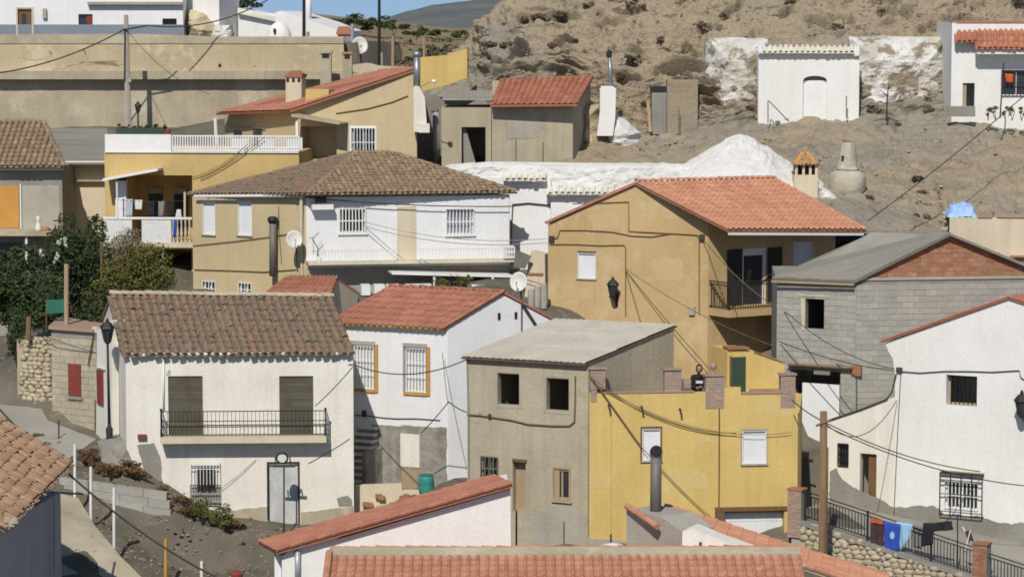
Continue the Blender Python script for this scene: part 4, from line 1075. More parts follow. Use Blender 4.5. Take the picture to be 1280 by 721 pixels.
for i in range(38):
    b = bpy.data.objects.new('baluster', bm); b.location = fs_.pt(s_a + .1 + i * .125, 0, 1.21) - org(ra); b.parent = ra; col.objects.link(b)
for i in range(9):
    b = bpy.data.objects.new('baluster', bm); b.location = fs_.pt(s_a + .03, 0, .1 + i * .125) - org(ra); b.parent = ra; col.objects.link(b)
s0 = fs_.sz(928, 340)[0]; s1 = fs_.sz(958, 340)[0]
ztopd = fs_.sz(930, 311)[1]
szbox(H.cut1, fs_, s0, s1, zslab + .002, ztopd, -.2, .3)
d = szbox(MB(), fs_, s0, s1, zslab + .005, ztopd, -.19, -.15).build('balcony_door', 'glass', H.root)
m = MB(); szbox(m, fs_, s0, s0 + .1, zslab, ztopd, -.14, -.06); szbox(m, fs_, s1 - .1, s1, zslab, ztopd, -.14, -.06); szbox(m, fs_, s0 + .1, s1 - .1, ztopd - .28, ztopd, -.14, -.05); m.build('door_frame', 'white_paint', d)
for a, b in ((s0 - .75, s0 - .04), (s1 + .04, s1 + .75)): szbox(MB(), fs_, a, b, zslab + .03, ztopd, .0, .05).build('shutter', 'dark_shutter', H.root)
MB().lathe(fs_.pt((s0 + s1) / 2 + .6, zslab, .7), [(.13, 0), (.13, 1.0), (.11, 1.2), (.05, 1.28)], 12).build('rolled_awning', 'white_cloth', H.root, smooth=True)
shutter_window(H, fs_, 992, 303, 1016, 330, sill=None)
# cables pinned to the wall
for pix in ([(716, 255), (740, 254), (786, 252.5), (786, 289), (800, 290), (840, 292), (872, 294), (874, 300), (874, 393)], [(688, 300), (697, 297), (700, 288), (730, 288), (765, 290), (790, 295), (815, 296), (840, 292), (868, 293.5), (876, 296)], [(688, 305.5), (720, 305.5), (750, 307), (780, 306.5), (782, 310), (782, 395)]):
    face_cable(H.root, f, pix, .03, .022)
fpart('meter_box', H.root, 'cement_light', f, 861, 383, 868, 394, 0, .1); fpart('junction_box', H.root, 'cable', f, 686, 295, 692, 303, 0, .1); fpart('junction_box', H.root, 'cable', f, 874, 293, 880, 301, 0, .1)
for k, pp in enumerate(([(735, 268), (772, 266), (775, 284), (742, 288)], [(825, 258), (850, 262), (846, 275), (828, 272)], [(815, 325), (850, 320), (856, 352), (822, 350)], [(700, 362), (742, 360), (744, 372), (703, 376)])): patch(H.root, f, pp, 0, 'tan_patch', 'render_patch', .006, .16, 20 + k)
H.done()
TH = H; TF = f
# ---------------- concrete block house with brick gable
Bc = XY(1070, 101.5, 400); B0 = XY(971, 103.0, 400); B2 = XY(1330, 102.6, 400); B3 = B0 + Vector((.4, 6.5, 0))
zb_e = V(1070, 356, 101.5).z
H = House('block_house', 'unrendered grey concrete block house with red brick gable and grey roof', [B0, Bc, B2, B2 + Vector((.4, 6.5, 0)), B3], 3.0, [zb_e] * 5, 'mortar')
f = H.f[0]; fr = H.f[1]
s_a = fr.sz(1187, 293)[0]; apx = fr.pt(s_a, fr.sz(1187, 294)[1]); x = (B0 - Bc).normalized()
Ec = Vector((Bc.x, Bc.y, zb_e)); E2 = Vector((B2.x, B2.y, zb_e))
MB().prism([Ec + Vector((0, 0, -.003)), E2 + Vector((0, 0, -.003)), apx], (B0 - Bc) * .97).build('gable', 'mortar', H.root)
q = [V(965, 347.5, 102.8), V(1068, 351.5, 101.3), V(1189, 291.5, 101.7), V(1097, 289.5, 104.4)]
rf = slab(H.root, 'roof', q, .09, 'roofgrey')
q2 = [V(1345, 356, 102.4), V(1290, 350, 105.6), q[3], q[2]]
slab(H.root, 'roof', q2, .09, 'roofgrey')
rr_ = random.Random(8)
for i in range(7):   # long sheets laid up the slope
    a0, a1 = i / 7 + .002, (i + 1) / 7 - .002
    e0, e1, t0, t1 = q[0].lerp(q[1], a0), q[0].lerp(q[1], a1), q[3].lerp(q[2], a0), q[3].lerp(q[2], a1)
    k = Vector((0, 0, .012 + rr_.uniform(0, .015))); MB().prism([e0 + k, e1 + k, t1 + k, t0 + k], (0, 0, .02)).build('roof_sheet', 'roofgrey', rf)
m = MB(); g0, g1 = q[0] + Vector((0, 0, -.15)), q[1] + Vector((0, 0, -.15)); m.box(g0, g1 - g0, f.n * .06, (0, 0, .07)); m.build('fascia', 'wood_pale', H.root)
wx = f.rect(1007, 372, 1030, 412); H.room(f, 1007, 372, 1030, 412, 4.2, .45, 1.6)
fpart('lintel', H.root, 'cream', f, 997, 368.5, 1036, 371.5, -.02, .04); patch(H.root, f, [(1002, 373), (1007, 372), (1006.5, 412), (1003, 412)], .012, 'cream', 'jamb_mortar', .02, .03)
dx = f.rect(985, 456, 1050, 600); H.room(f, 988, 461, 1049, 600, 2.2, .1, .1)
zl = f.sz(985, 600)[1]; zf0 = f.sz(985, 356)[1]
courses(H.root, f, [(0, zl), (f.len, zl), (f.len, zf0), (0, zf0)], .42, .213, 'block', 'block', .010, .013, excl=[(wx[0], wx[1], wx[2], wx[3]), (dx[0], dx[1], dx[2] - 3, dx[3])], nobj=110, seed=3)
zr0 = fr.sz(1070, 520)[1]; zr1 = fr.sz(1070, 348.5)[1]
courses(H.root, fr, [(0, zr0), (fr.len, zr0), (fr.len, zr1 - .03), (0, zr1 - .03)], .42, .213, 'block', 'block', .010, .013, nobj=190, seed=4)
bed = szbox(MB(), fr, 0, fr.len, zr1 - .06, zr1 + .04, -.1, .05).build('bond_beam', 'cement_light', H.root)
courses(H.root, fr, [(.15, zr1 + .05), (fr.len - .15, zr1 + .05), (s_a, apx.z - .04)], .34, .165, 'brick', 'brick', .012, .018, nobj=200, seed=6)
lm = fpart('lintel', H.root, 'wood', f, 984, 455.5, 1064, 461.5, -.1, .22); dd = fpart('door', H.root, 'white_cool', f, 1003, 478, 1048, 600, -.29, -.24, -.24)
fpart('brick_patch', H.root, 'brick', f, 1064, 456, 1076, 470, -.05, .06)
H.done()
BH = H; face_cable(H.root, f, [(1071, 466), (1071, 515)], .03, .02, 'cable')
# ---------------- white house on the street corner
R0 = XY(1036, 97.4, 560); R1 = XY(1400, 92.4, 560)
rd = (R1 - R0).normalized(); rn_ = Vector((-rd.y, rd.x, 0))
RF = Face(R0, R1)
s_l = RF.sz(1119, 470)[0]; s_ap = RF.sz(1262, 372)[0]; zr_e = RF.sz(1104, 428)[1]; zr_a = RF.sz(1262, 373)[1]; zr_r = RF.sz(1400, 420)[1]
pts = [RF.pt(s_l, 2.5), RF.pt(RF.len, 2.5), RF.pt(RF.len, zr_r), RF.pt(s_ap, zr_a), RF.pt(RF.sz(1107, 428)[0], zr_e), RF.hit(1110, 438), RF.hit(1116, 448), RF.pt(s_l, RF.sz(1119, 470)[1])]
H = House.__new__(House); H.root = root('white_corner_house', 'big white house with barred windows behind the sloping street railing', 'house', RF.pt(s_l + 3, 2.5, -3)); H.cut1 = MB(); H.cut2 = MB()
H.wall = MB().prism(pts, rn_ * 5.5).build('wall', 'white', H.root)
m = MB().prism([RF.pt(s_l + .02, 2.5, -.004), RF.hit(1119, 496, -.004), RF.hit(1108, 499, -.004), RF.hit(1036, 526, -.004), RF.pt(0, 2.5, -.004)][::-1], rn_ * 4.0)
annex = House.__new__(House); annex.root = H.root; annex.cut1 = MB(); annex.cut2 = MB(); annex.wall = m.build('annex_wall', 'white_old', H.root)
for a, b in ((RF.pt(RF.sz(1104, 428)[0] - .05, zr_e - .02, .1), RF.pt(s_ap, zr_a, .1)), (RF.pt(s_ap, zr_a, .1), RF.pt(RF.len, zr_r, .1))):
    w_ = [a, b, b + rn_ * 5.8, a + rn_ * 5.8]; rf = slab(H.root, 'roof', [p + Vector((0, 0, .08)) for p in (w_ if (b - a).cross(rn_).z > 0 else w_)], .07, 'tile_new')
    g = MB(); n = int((b - a).length / .38)
    for i in range(n): g.tube([a.lerp(b, i / n) + Vector((0, 0, .075)), a.lerp(b, (i + .97) / n) + Vector((0, 0, .085))], .035, 6)
    g.build('verge_tiles', 'tile_new', rf)
H.room(RF, 1183, 468, 1221, 508); bars(RF, 1184, 469, 1220.5, 507.5, -.12, 8, 2, .012).build('grille', 'black_iron', H.root); frame_mb(RF, 1183, 468, 1221, 508, -.34, -.25, .06).build('window_frame', 'wood_pale', H.root)
w = glass_window(H, RF, 1181, 601, 1222, 638, 'white_paint', 'white_paint', 10, 3, .02, 0)
cg = bars(RF, 1175, 590, 1227, 647, .16, 5, 2, .014); s_ = RF.rect(1175, 590, 1227, 647, .16)
for zz in (s_[3] - .12, s_[3] - .3, s_[2] + .12, (s_[2] + s_[3]) / 2): szbox(cg, RF, s_[0], s_[1], zz - .012, zz + .012, .14, .18)
for e in (s_[0], s_[1]): szbox(cg, RF, e - .014, e + .014, s_[3] - .03, s_[3], 0, .17); szbox(cg, RF, e - .014, e + .014, s_[2], s_[2] + .03, 0, .17)
cg.build('window_cage', 'black_iron', H.root); fpart('cage_roof', H.root, 'wood_pale', RF, 1174, 588, 1228, 592, 0, .2)
patch(H.root, RF, [(1050, 598), (1072, 612), (1095, 620), (1117, 634), (1150, 632), (1174, 634), (1180, 642), (1230, 648), (1260, 655), (1300, 650), (1330, 652), (1330, 700), (1050, 660)], .001, 'cement', 'cement_skirt', .02, .10, 9)
patch(H.root, RF, [(1037, 590), (1046, 585), (1052, 600), (1060, 612), (1060, 640), (1037, 640)], -.002, 'cement', 'cement_patch', .02, .08, 4)
H.done()
annex.room(RF, 1075, 566, 1095, 632, 1.6, .2, .02)
fpart('door', H.root, 'wood', RF, 1084, 567, 1094.6, 632, -.2, -.14, 0)
glass_window(annex, RF, 1047.5, 554, 1060, 583, 'black_iron', 'black_iron', 5, 4, .02, 0)
annex.done()
face_cable(H.root, RF, [(1124, 464), (1150, 466), (1180, 464), (1210, 464), (1240, 465), (1274, 463), (1276, 472), (1290, 480)], .03, .02, 'cable'); face_cable(H.root, RF, [(1126, 466), (1122, 540), (1117, 650)], .03, .014, 'cable')
fpart('junction_box', H.root, 'cable', RF, 1120, 459, 1127, 466, 0, .08); fpart('street_plate', H.root, 'black_iron', RF, 1007, 573, 1016, 578, 0, .02)
face_cable(H.root, RF, [(1036, 525), (1075, 512), (1108, 499), (1115, 490), (1120, 468)], .04, .03, 'cable')
# wall lamps
def lantern(f, u, v, label, s=1.0, name='wall_lantern', d=.45):
    """an iron street lantern on a scrolled bracket; u, v = its foot"""
    p = f.hit(u, v, d); r = root(name, label, 'lamp', p)
    m = MB(); w = p - f.n * d
    m.tube([w + Vector((0, 0, .02 * s)), w.lerp(p, .5) + Vector((0, 0, -.10 * s)), p + Vector((0, 0, -.02))], .022 * s, 6); m.tube([w + Vector((0, 0, -.3 * s)), w.lerp(p, .4) + Vector((0, 0, -.18 * s)), p + Vector((0, 0, -.04))], .018 * s, 6)
    m.box(w + f.dir * -.05 + Vector((0, 0, -.38 * s)), f.dir * .1, f.n * .03, (0, 0, .5 * s)); m.build('bracket', 'black_iron', r)
    head(r, p, s)
    return r
def head(r, p, s):
    MB().lathe(p, [(.05 * s, 0), (.09 * s, .03 * s), (.17 * s, .40 * s)], 6).build('glass', 'glass', r)
    m = MB(); m.lathe(p + Vector((0, 0, .40 * s)), [(.22 * s, 0), (.20 * s, .05 * s), (.10 * s, .17 * s), (.05 * s, .19 * s), (.05 * s, .24 * s), (.01, .30 * s)], 6)
    for k in range(6):
        a = math.pi / 3 * k; m.tube([p + Vector((.092 * s * math.cos(a), .092 * s * math.sin(a), .03 * s)), p + Vector((.175 * s * math.cos(a), .175 * s * math.sin(a), .41 * s))], .014 * s, 4)
    m.lathe(p - Vector((0, 0, .05 * s)), [(.02 * s, 0), (.07 * s, .03 * s), (.1 * s, .08 * s)], 6); m.build('lantern_frame', 'black_iron', r)
lantern(TF, 766, 371, 'black iron street lantern on bracket on the tan gable wall', 1.15)
lantern(RF, 1277, 520, 'black iron street lantern on the white corner house wall', 1.25, d=.5)
# ---------------- street in front of it, stone wall and railing
FA, FB = XY(1002, 90.6, 640), XY(1216, 88.0, 690); FC = XY(1420, 85.6, 740)
FF = Face(FA, FB); FG = Face(FB, FC)
zA = FF.sz(1004, 648)[1]; zB = FF.sz(1215, 719)[1]; zC = zB - (FC - FB).length * (zA - zB) / (FB - FA).length
strip('street', 'street', [(Vector((FA.x - .4, FA.y + .3, zA)), RF.hit(1030, 625) + rn_ * .2), (Vector((FB.x, FB.y + .3, zB)), RF.hit(1225, 668) + rn_ * .2), (Vector((FC.x, FC.y + .3, zC)), RF.pt(RF.len, RF.sz(1400, 705)[1]) + rn_ * .2)], .0)
def sloped(f, s0, s1, za, zb, zlo, d0, d1, mb):
    return mb.hexa([f.pt(s0, zlo, d1), f.pt(s1, zlo, d1), f.pt(s1, zlo, d0), f.pt(s0, zlo, d0), f.pt(s0, za, d1), f.pt(s1, zb, d1), f.pt(s1, zb, d0), f.pt(s0, za, d0)])
for f_, za, zb, lab in ((FF, zA, zB, 'rubble stone retaining wall under the black street railing between the brick pillars'), (FG, zB, zC, 'lower stone retaining wall beyond the second brick pillar')):
    r = root('stone_wall', lab, 'wall', f_.pt(f_.len / 2, .6, -.2))
    sloped(f_, -.35 if f_ is FF else 0, f_.len, za - .22, zb - .22, .5, -.5, -.03, MB()).build('core', 'cement_light', r)
    sloped(f_, -.35 if f_ is FF else 0, f_.len, za - .02, zb - .02, za - 3.2, -.49, .02, MB()) if False else None
    m = MB(); m.hexa([f_.pt(-.2, za - .16, .05), f_.pt(f_.len, zb - .16, .05), f_.pt(f_.len, zb - .16, -.45), f_.pt(-.2, za - .16, -.45), f_.pt(-.2, za - .03, .05), f_.pt(f_.len, zb - .03, .05), f_.pt(f_.len, zb - .03, -.45), f_.pt(-.2, za - .03, -.45)]); m.build('coping', 'cement', r)
    rubble(r, f_, [(0, za - 2.2), (f_.len, zb - 2.2), (f_.len, zb - .14), (0, za - .14)], .20, 'stone', 300, 5, -.02)
def brick_pillar(f_, u0, v0, u1, v1, label):
    s0, s1, z0, z1 = f_.rect(u0, v0, u1, v1); r = root('brick_pillar', label, 'pillar', f_.pt((s0 + s1) / 2, z0, -.15), 'brick pillars of the street railing')
    szbox(MB(), f_, s0, s1, z0, z1, -.42, .03).build('core', 'mortar', r)
    courses(r, f_, [(s0, z0), (s1, z0), (s1, z1), (s0, z1)], .22, .075, 'brick' if u0 > 1100 else 'brickpale', 'brick', .042, .012, seed=int(u0), thick=.08)
    szbox(MB(), f_, s0 - .03, s1 + .03, z1 + .002, z1 + .05, -.45, .07).build('cap', 'brick', r)
brick_pillar(FF, 985, 612, 1001.5, 672, 'pale brick pillar between the white garage door and the railing')
brick_pillar(FF, 1216, 680, 1233, 735, 'orange brick pillar between the two railings')
def fence(f_, s0, s1, za, zb, label, hgt=.86, step=.105):
    r = root('street_railing', label, 'railing', f_.pt((s0 + s1) / 2, (za + zb) / 2, -.2)); zz = lambda s: za + (zb - za) * (s - s0) / (s1 - s0)
    m = MB()
    for h in (.06, hgt - .12, hgt): m.hexa([f_.pt(s0, zz(s0) + h - .016, -.18), f_.pt(s1, zz(s1) + h - .016, -.18), f_.pt(s1, zz(s1) + h - .016, -.21), f_.pt(s0, zz(s0) + h - .016, -.21), f_.pt(s0, zz(s0) + h + .016, -.18), f_.pt(s1, zz(s1) + h + .016, -.18), f_.pt(s1, zz(s1) + h + .016, -.21), f_.pt(s0, zz(s0) + h + .016, -.21)])
    m.build('rail', 'black_iron', r)
    k = int((s1 - s0) / step); bm = MB().box((-.012, -.012, .06), (.024, 0, 0), (0, .024, 0), (0, 0, hgt - .18)).mesh('baluster'); bm.materials.append(M['black_iron'])
    pm = MB().box((-.03, -.03, -.12), (.06, 0, 0), (0, .06, 0), (0, 0, hgt + .16)).mesh('post'); pm.materials.append(M['black_iron'])
    for i in range(k + 1):
        s = s0 + (s1 - s0) * i / k; post = i % 20 == 0
        b = bpy.data.objects.new('post' if post else 'baluster', pm if post else bm); b.location = f_.pt(s, zz(s), -.195) - org(r); b.rotation_euler = (0, 0, math.atan2(f_.dir.y, f_.dir.x)); b.parent = r; col.objects.link(b)
    return r
fence(FF, .05, FF.len - .05, zA, zB, 'long black iron railing sloping down the street between two brick pillars')
fence(FG, .42, FG.len, zB - .15, zC, 'short black iron railing below the orange brick pillar')
# laundry hung along the railing
def cloth(f_, poly, d, mat, label, name='laundry', ripple=.03, drop=0, group=None):
    P = [f_.sz(u, v, d) for u, v in poly]; n = 9; mb = MB()
    (a0, za), (a1, zb), (a2, zc), (a3, zd) = P
    for j in range(n + 1):
        t = j / n
        for i in range(n + 1):
            u = i / n; s = (a0 + (a1 - a0) * u) * (1 - t) + (a3 + (a2 - a3) * u) * t; z = (za + (zb - za) * u) * (1 - t) + (zd + (zc - zd) * u) * t
            mb.v.append(tuple(f_.pt(s, z, d + math.sin(u * 9 + s * 3) * ripple * (.4 + t))))
    k = len(mb.v); mb.v += [tuple(Vector(v) - f_.n * .02) for v in mb.v]
    for j in range(n):
        for i in range(n):
            q = j * (n + 1) + i; mb.f += [(q + n + 1, q + n + 2, q + 1, q), (k + q, k + q + 1, k + q + n + 2, k + q + n + 1)]
    for i in range(n): mb.f += [(i, i + 1, k + i + 1, k + i), (n * (n + 1) + i + 1, n * (n + 1) + i, k + n * (n + 1) + i, k + n * (n + 1) + i + 1)]
    for j in range(n): mb.f += [((j + 1) * (n + 1), j * (n + 1), k + j * (n + 1), k + (j + 1) * (n + 1)), (j * (n + 1) + n, (j + 1) * (n + 1) + n, k + (j + 1) * (n + 1) + n, k + j * (n + 1) + n)]
    return mb.build(name, mat, None, label=label, cat='laundry', smooth=True, group=group)
tw = cloth(FF, [(1088, 651), (1104, 654), (1104, 688), (1088, 686)], -.12, 'brown_cloth', 'dark brown towel with an orange band hung on the street railing')
b_ = MB().prism([FF.hit(1088.5, 647.5, -.07), FF.hit(1103.5, 650, -.07), FF.hit(1104, 655, -.07), FF.hit(1088.5, 652.5, -.07)], -FF.n * .02).build('orange_band', 'orange_cloth', tw)
cloth(FF, [(1120, 651.5), (1141, 655), (1136, 673), (1125, 688)], -.13, 'sky_cloth', 'pale blue cloth hung on the street railing')
bt = cloth(FF, [(1104.5, 651), (1125.5, 655), (1123, 689), (1106, 687)], -.07, 'blue_cloth', 'bright blue towel with a pale round spot hung on the street railing', ripple=.015)
MB().prism([FF.pt(FF.sz(1114.5, 669, 0)[0] + .075 * math.cos(k * .524), FF.sz(1114.5, 669, 0)[1] + .12 * math.sin(k * .524), -.05) for k in range(12)], -FF.n * .008).build('round_spot', 'sky_cloth', bt)
cloth(FF, [(1154, 653), (1168, 653), (1166, 680), (1151, 683)], -.09, 'dark_cloth', 'black trousers hung beside the black jacket on the railing')
cloth(FF, [(1163, 653.5), (1189, 650.5), (1191, 662), (1165, 664)], -.11, 'dark_cloth', 'black jacket laid over the railing')
cloth(FF, [(1141, 655), (1154, 656), (1152, 686), (1141, 683)], -.24, 'grey_cloth', 'grey cloth hung behind the railing beside black trousers')
p = FF.hit(1197, 716, -.35); MB().tube([p - Vector((0, 0, .2)), FF.hit(1197, 645, -.35)], .02, 6).build('iron_post', 'black_iron', label='thin iron post standing behind the railing by the black jacket', cat='post')
r = root('folded_chair', 'small folded chair leaning behind the street railing', 'chair', FF.pt(FF.sz(1212, 678)[0], zB + .25, -.6))
MB().tube([FF.hit(1203, 658, -.55), FF.hit(1218, 684, -.5)], .02, 6).build('frame', 'white_paint', r); MB().tube([FF.hit(1213, 662, -.5), FF.hit(1206, 690, -.5)], .02, 6).build('frame', 'white_paint', r); MB().prism([FF.hit(1206, 664, -.5), FF.hit(1212, 662, -.5), FF.hit(1217, 676, -.5), FF.hit(1211, 678, -.5)], -FF.n * .03).build('seat', 'brown_cloth', r)
fpart('orange_bag', None, 'orange_cloth', FF, 986, 671, 986.5, 671.5, 0, .01) if False else None
# ---------------- house with the hipped tile roof
U1 = XY(382, 118, 300); U0 = XY(241, 121.6, 300); U2 = XY(637, 119.6, 300); U3 = U0 + (U2 - U1)
ze = zt(246, 118); zbase = 7.5
H = House('hipped_roof_house', 'two storey house with hipped brown tile roof, beige side and white balcony front', [U0, U1, U2, U3], zbase, [ze] * 4, 'beige')
f = H.f[1]; fl = H.f[0]
# white skin of the front
U_front = Face(U1, U2)
ov = .55; cx = sum(H.c, Vector()) / 4
P8 = [p + ((p - cx).normalized() * ov * 1.35) for p in H.c]; P8 = [Vector((p.x, p.y, ze + .02)) for p in P8]
P8[0] = V(236, 243.5, P8[0].y); P8[1] = V(384, 243.5, P8[1].y); P8[2] = V(647, 240.5, P8[2].y); P8[3].z = ze + .02
pkL, pkR = V(446, 190.5, 123.2), V(492, 192, 123.4)
rf = slab(H.root, 'roof', [P8[0], P8[1], pkL], .06, 'underroof'); slab(H.root, 'roof', [P8[1], P8[2], pkR, pkL], .06, 'underroof'); slab(H.root, 'roof', [P8[2], P8[3], pkR], .06, 'tile_brown'); slab(H.root, 'roof', [P8[3], P8[0], pkL, pkR], .06, 'tile_brown')
def upd(a, b, c):
    x = (b - a).normalized(); n = x.cross(c - a).normalized(); n = n if n.z > 0 else -n; return n.cross(x)
tiles(rf, [P8[1], P8[2], pkR, pkL], .24, .36, 'barrel', 'tile_brown', 0, .02, updir=upd(P8[1], P8[2], pkR), channel=True, lift=.02, seed=5)
tiles(rf, [P8[0], P8[1], pkL], .24, .36, 'barrel', 'tile_old', 0, .02, updir=upd(P8[0], P8[1], pkL), channel=True, lift=.02, seed=6)
for a, b in ((P8[1], pkL), (P8[2], pkR), (pkL, pkR), (P8[0], pkL)): ridge_caps(rf, a, b, .28, .4, 'tile_brown')
# white render and balcony of the front
zsl = f.sz(500, 326, .9)[1]; m = szbox(MB(), f, .02, f.len - .02, zsl - .3, ze - .02, .0, .03).build('front_render', 'white_cool', H.root)
wf = f.off(.03)
class Rend: pass
fh = House.__new__(House); fh.root = H.root; fh.wall = m; fh.cut1 = MB(); fh.cut2 = MB()
for (u0, v0, u1, v1) in ((425, 262, 456, 290), (559, 262, 591, 292)):
    sa, sb, z0, z1 = f.rect(u0, v0, u1, v1); szbox(fh.cut1, f, sa, sb, z0, z1, -.3, .4); szbox(H.cut1, f, sa, sb, z0, z1, -.16, .2)
    w = szbox(MB(), f, sa, sb, z0, z1, -.158, -.13).build('window', 'glass' if u0 < 500 else 'pale_cloth', H.root); frame_mb(f, u0, v0, u1, v1, -.12, -.06, .05).build('frame', 'white_paint', w)
    bars(f, u0 - 1, v0 - 1, u1 + 1, v1 + 1, .07, 9, 3, .022).build('grille', 'white_paint', w); szbox(MB(), f, sa - .1, sb + .1, z0 - .1, z0 - .01, .03, .12).build('sill', 'white_paint', w)
sa, sb, z0, z1 = f.rect(496, 258, 520, 326); szbox(MB(), f, sa, sb, zsl, z1, .031, .06).build('door', 'cream', H.root)
bal = szbox(MB(), f, .0, f.len + .1, zsl - .12, zsl, .0, .95).build('balcony', 'cream', H.root)
rl_ = MB(); zr = zsl + .48
for a, b in ((f.sz(399, 320, .9)[0], f.sz(495, 320, .9)[0]), (f.sz(521, 320, .9)[0], f.len)): szbox(rl_, f, a, b, zr - .04, zr, .86, .92); szbox(rl_, f, a, b, zsl + .03, zsl + .07, .86, .92)
ra = rl_.build('railing', 'white_paint', H.root)
bm = szbox(MB(), f, 0, .05, zsl, zr, -.02, .02).mesh('baluster', f.pt(0, 0, 0)); bm.materials.append(M['white_paint'])
s = f.sz(399, 320, .9)[0]
while s < f.len:
    if not (f.sz(495, 320, .9)[0] < s < f.sz(521, 320, .9)[0]):
        b = bpy.data.objects.new('baluster', bm); b.location = f.pt(s, 0, .89) - org(ra); b.parent = ra; col.objects.link(b)
    s += .13
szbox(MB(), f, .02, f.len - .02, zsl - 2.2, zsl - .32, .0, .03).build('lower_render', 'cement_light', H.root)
# recess under the balcony: the ground floor set back in shade
z_lo = f.sz(500, 372)[1]
for (u0, u1) in ((490, 545), (590, 640)): pass
MB().prism([f.hit(490, 343, 1.6), f.hit(642, 347, 1.6), f.hit(642, 344.5, 1.6), f.hit(490, 340.5, 1.6)], -f.n * 1.6).build('canopy', 'white_paint', H.root)
for u in (543, 616): MB().tube([f.hit(u, 346, 1.55), f.hit(u, 372, 1.55)], .06, 6).build('post', 'white_paint', H.root)
fpart('air_conditioner', H.root, 'white_paint', f, 390, 256, 417, 262, .03, .5); m = fbox(MB(), f, 395, 244, 408, 255, .03, .3); m.build('awning_box', 'cable', H.root)
# side wall
for (u0, v0, u1, v1) in ((253, 251, 269, 294), (297, 251, 315, 295)):
    shutter_window(H, fl, u0, v0, u1, v1, sill='cement')
for (u0, v0, u1, v1) in ((253, 351, 269, 370), (298, 353, 314, 371)): glass_window(H, fl, u0, v0, u1, v1, 'white_paint', 'white_paint', 5, 3, .03, 0)
MB().tube([fl.hit(243, 245.5, .25), fl.hit(380, 244.5, .3)], .06, 6).build('gutter', 'white_paint', H.root); MB().tube([fl.hit(376.5, 246, .2), fl.hit(376.5, 300, .08), fl.hit(377, 345, .08)], .07, 8).build('drainpipe', 'cream', H.root)
face_cable(H.root, fl, [(243, 337), (280, 338), (330, 340), (370, 337)], .03, .025, 'cable_tan'); face_cable(H.root, fl, [(241, 307), (290, 302), (330, 297), (370, 291)], .05, .018, 'cable_tan'); face_cable(H.root, fl, [(348, 258), (349, 292), (352, 330)], .03, .018, 'cable_tan')
# flue pipe on the side wall
p0 = fl.hit(341, 345, .3); p1 = fl.hit(341, 276, .3)
r = root('flue_pipe', 'soot-topped dark grey flue pipe on the beige side wall', 'chimney', p0); MB().tube([p0, p1], .15, 10).build('pipe', 'rusty_flue', r, smooth=True); MB().lathe(p1, [(.17, -.1), (.22, 0), (.22, .12), (.12, .18)], 12).build('cowl', 'black_iron', r, smooth=True); MB().tube([fl.hit(341, 320, .3), fl.hit(341, 320, .0)], .03, 5).build('bracket', 'black_iron', r)
fh.done(); H.done()
UH = H; UF = f; UL = fl
# satellite dishes
def dish(label, p, rad, aim, mast, sag=.16):
    r = root('satellite_dish', label, 'satellite dish', mast[0]); aim = Vector(aim).normalized(); a = aim.cross(Vector((0, 0, 1))).normalized(); b = a.cross(aim); p = Vector(p); mb = MB(); n = 20
    for back in (0, .02):
        for k, (q, d) in enumerate(((1.0, 0), (.8, -.36), (.5, -.75), (.2, -.96))):
            for i in range(n):
                t = 2 * math.pi * i / n; mb.v.append(tuple(p + a * math.cos(t) * q * rad + b * math.sin(t) * q * rad * 1.12 + aim * (d * sag * rad * 2 - back)))
    for s in (0, 4 * n):
        for k in range(3):
            for i in range(n):
                fc = (s + k * n + i, s + k * n + (i + 1) % n, s + (k + 1) * n + (i + 1) % n, s + (k + 1) * n + i); mb.f.append(fc if s == 0 else fc[::-1])
        fc = tuple(s + 3 * n + i for i in range(n)); mb.f.append(fc if s == 0 else fc[::-1])
    for i in range(n): mb.f.append(((i + 1) % n, i, 4 * n + i, 4 * n + (i + 1) % n))
    mb.build('reflector', 'dish', r, smooth=True)
    MB().tube([p - b * rad * 1.05, p + aim * rad * 1.1 - b * rad * .35], .015, 5).build('feed_arm', 'galv', r); q = p + aim * rad * 1.1 - b * rad * .3; MB().tube([q - aim * .08, q + aim * .06], .04, 8).build('receiver', 'dish', r)
    MB().tube([Vector(m_) for m_ in mast], .03, 6).build('mast', 'black_iron', r)
    return r
pd = fl.hit(368, 299, .75); dish('white satellite dish beside the flue on the beige side wall', pd, .34, (.25, -1, .35), [fl.hit(372, 340, .5), pd - Vector((0, -.25, 0)) + Vector((.05, 0, -.3)), pd + Vector((.04, .12, 0))])
pd = V(648, 352, 109.6); dish('pale satellite dish on the ridge of the red tiled gable roof', pd, .34, (-.25, -1, .3), [V(652, 374, 109.7), pd + Vector((.03, .14, 0))])
r = root('antenna', 'thin roof aerial on the corner of the hipped roof house', 'antenna', f.hit(393, 326, .3)); m = MB(); m.tube([f.hit(386, 298, .6), f.hit(392, 297, .6)], .012, 4); m.tube([f.hit(392, 318, .5), f.hit(391, 298, .6), f.hit(399, 290, .6)], .014, 4); m.tube([f.hit(391, 299, .6), f.hit(398, 312, .6), f.hit(397, 320, .6)], .02, 4); m.build('mast', 'cable', r); m = MB()
for k in range(5): m.tube([f.hit(393 + k * 1.4, 299 - k * 1.6, .3), f.hit(393 + k * 1.4, 299 - k * 1.6, .9)], .006, 4)
m.build('rods', 'cable', r)
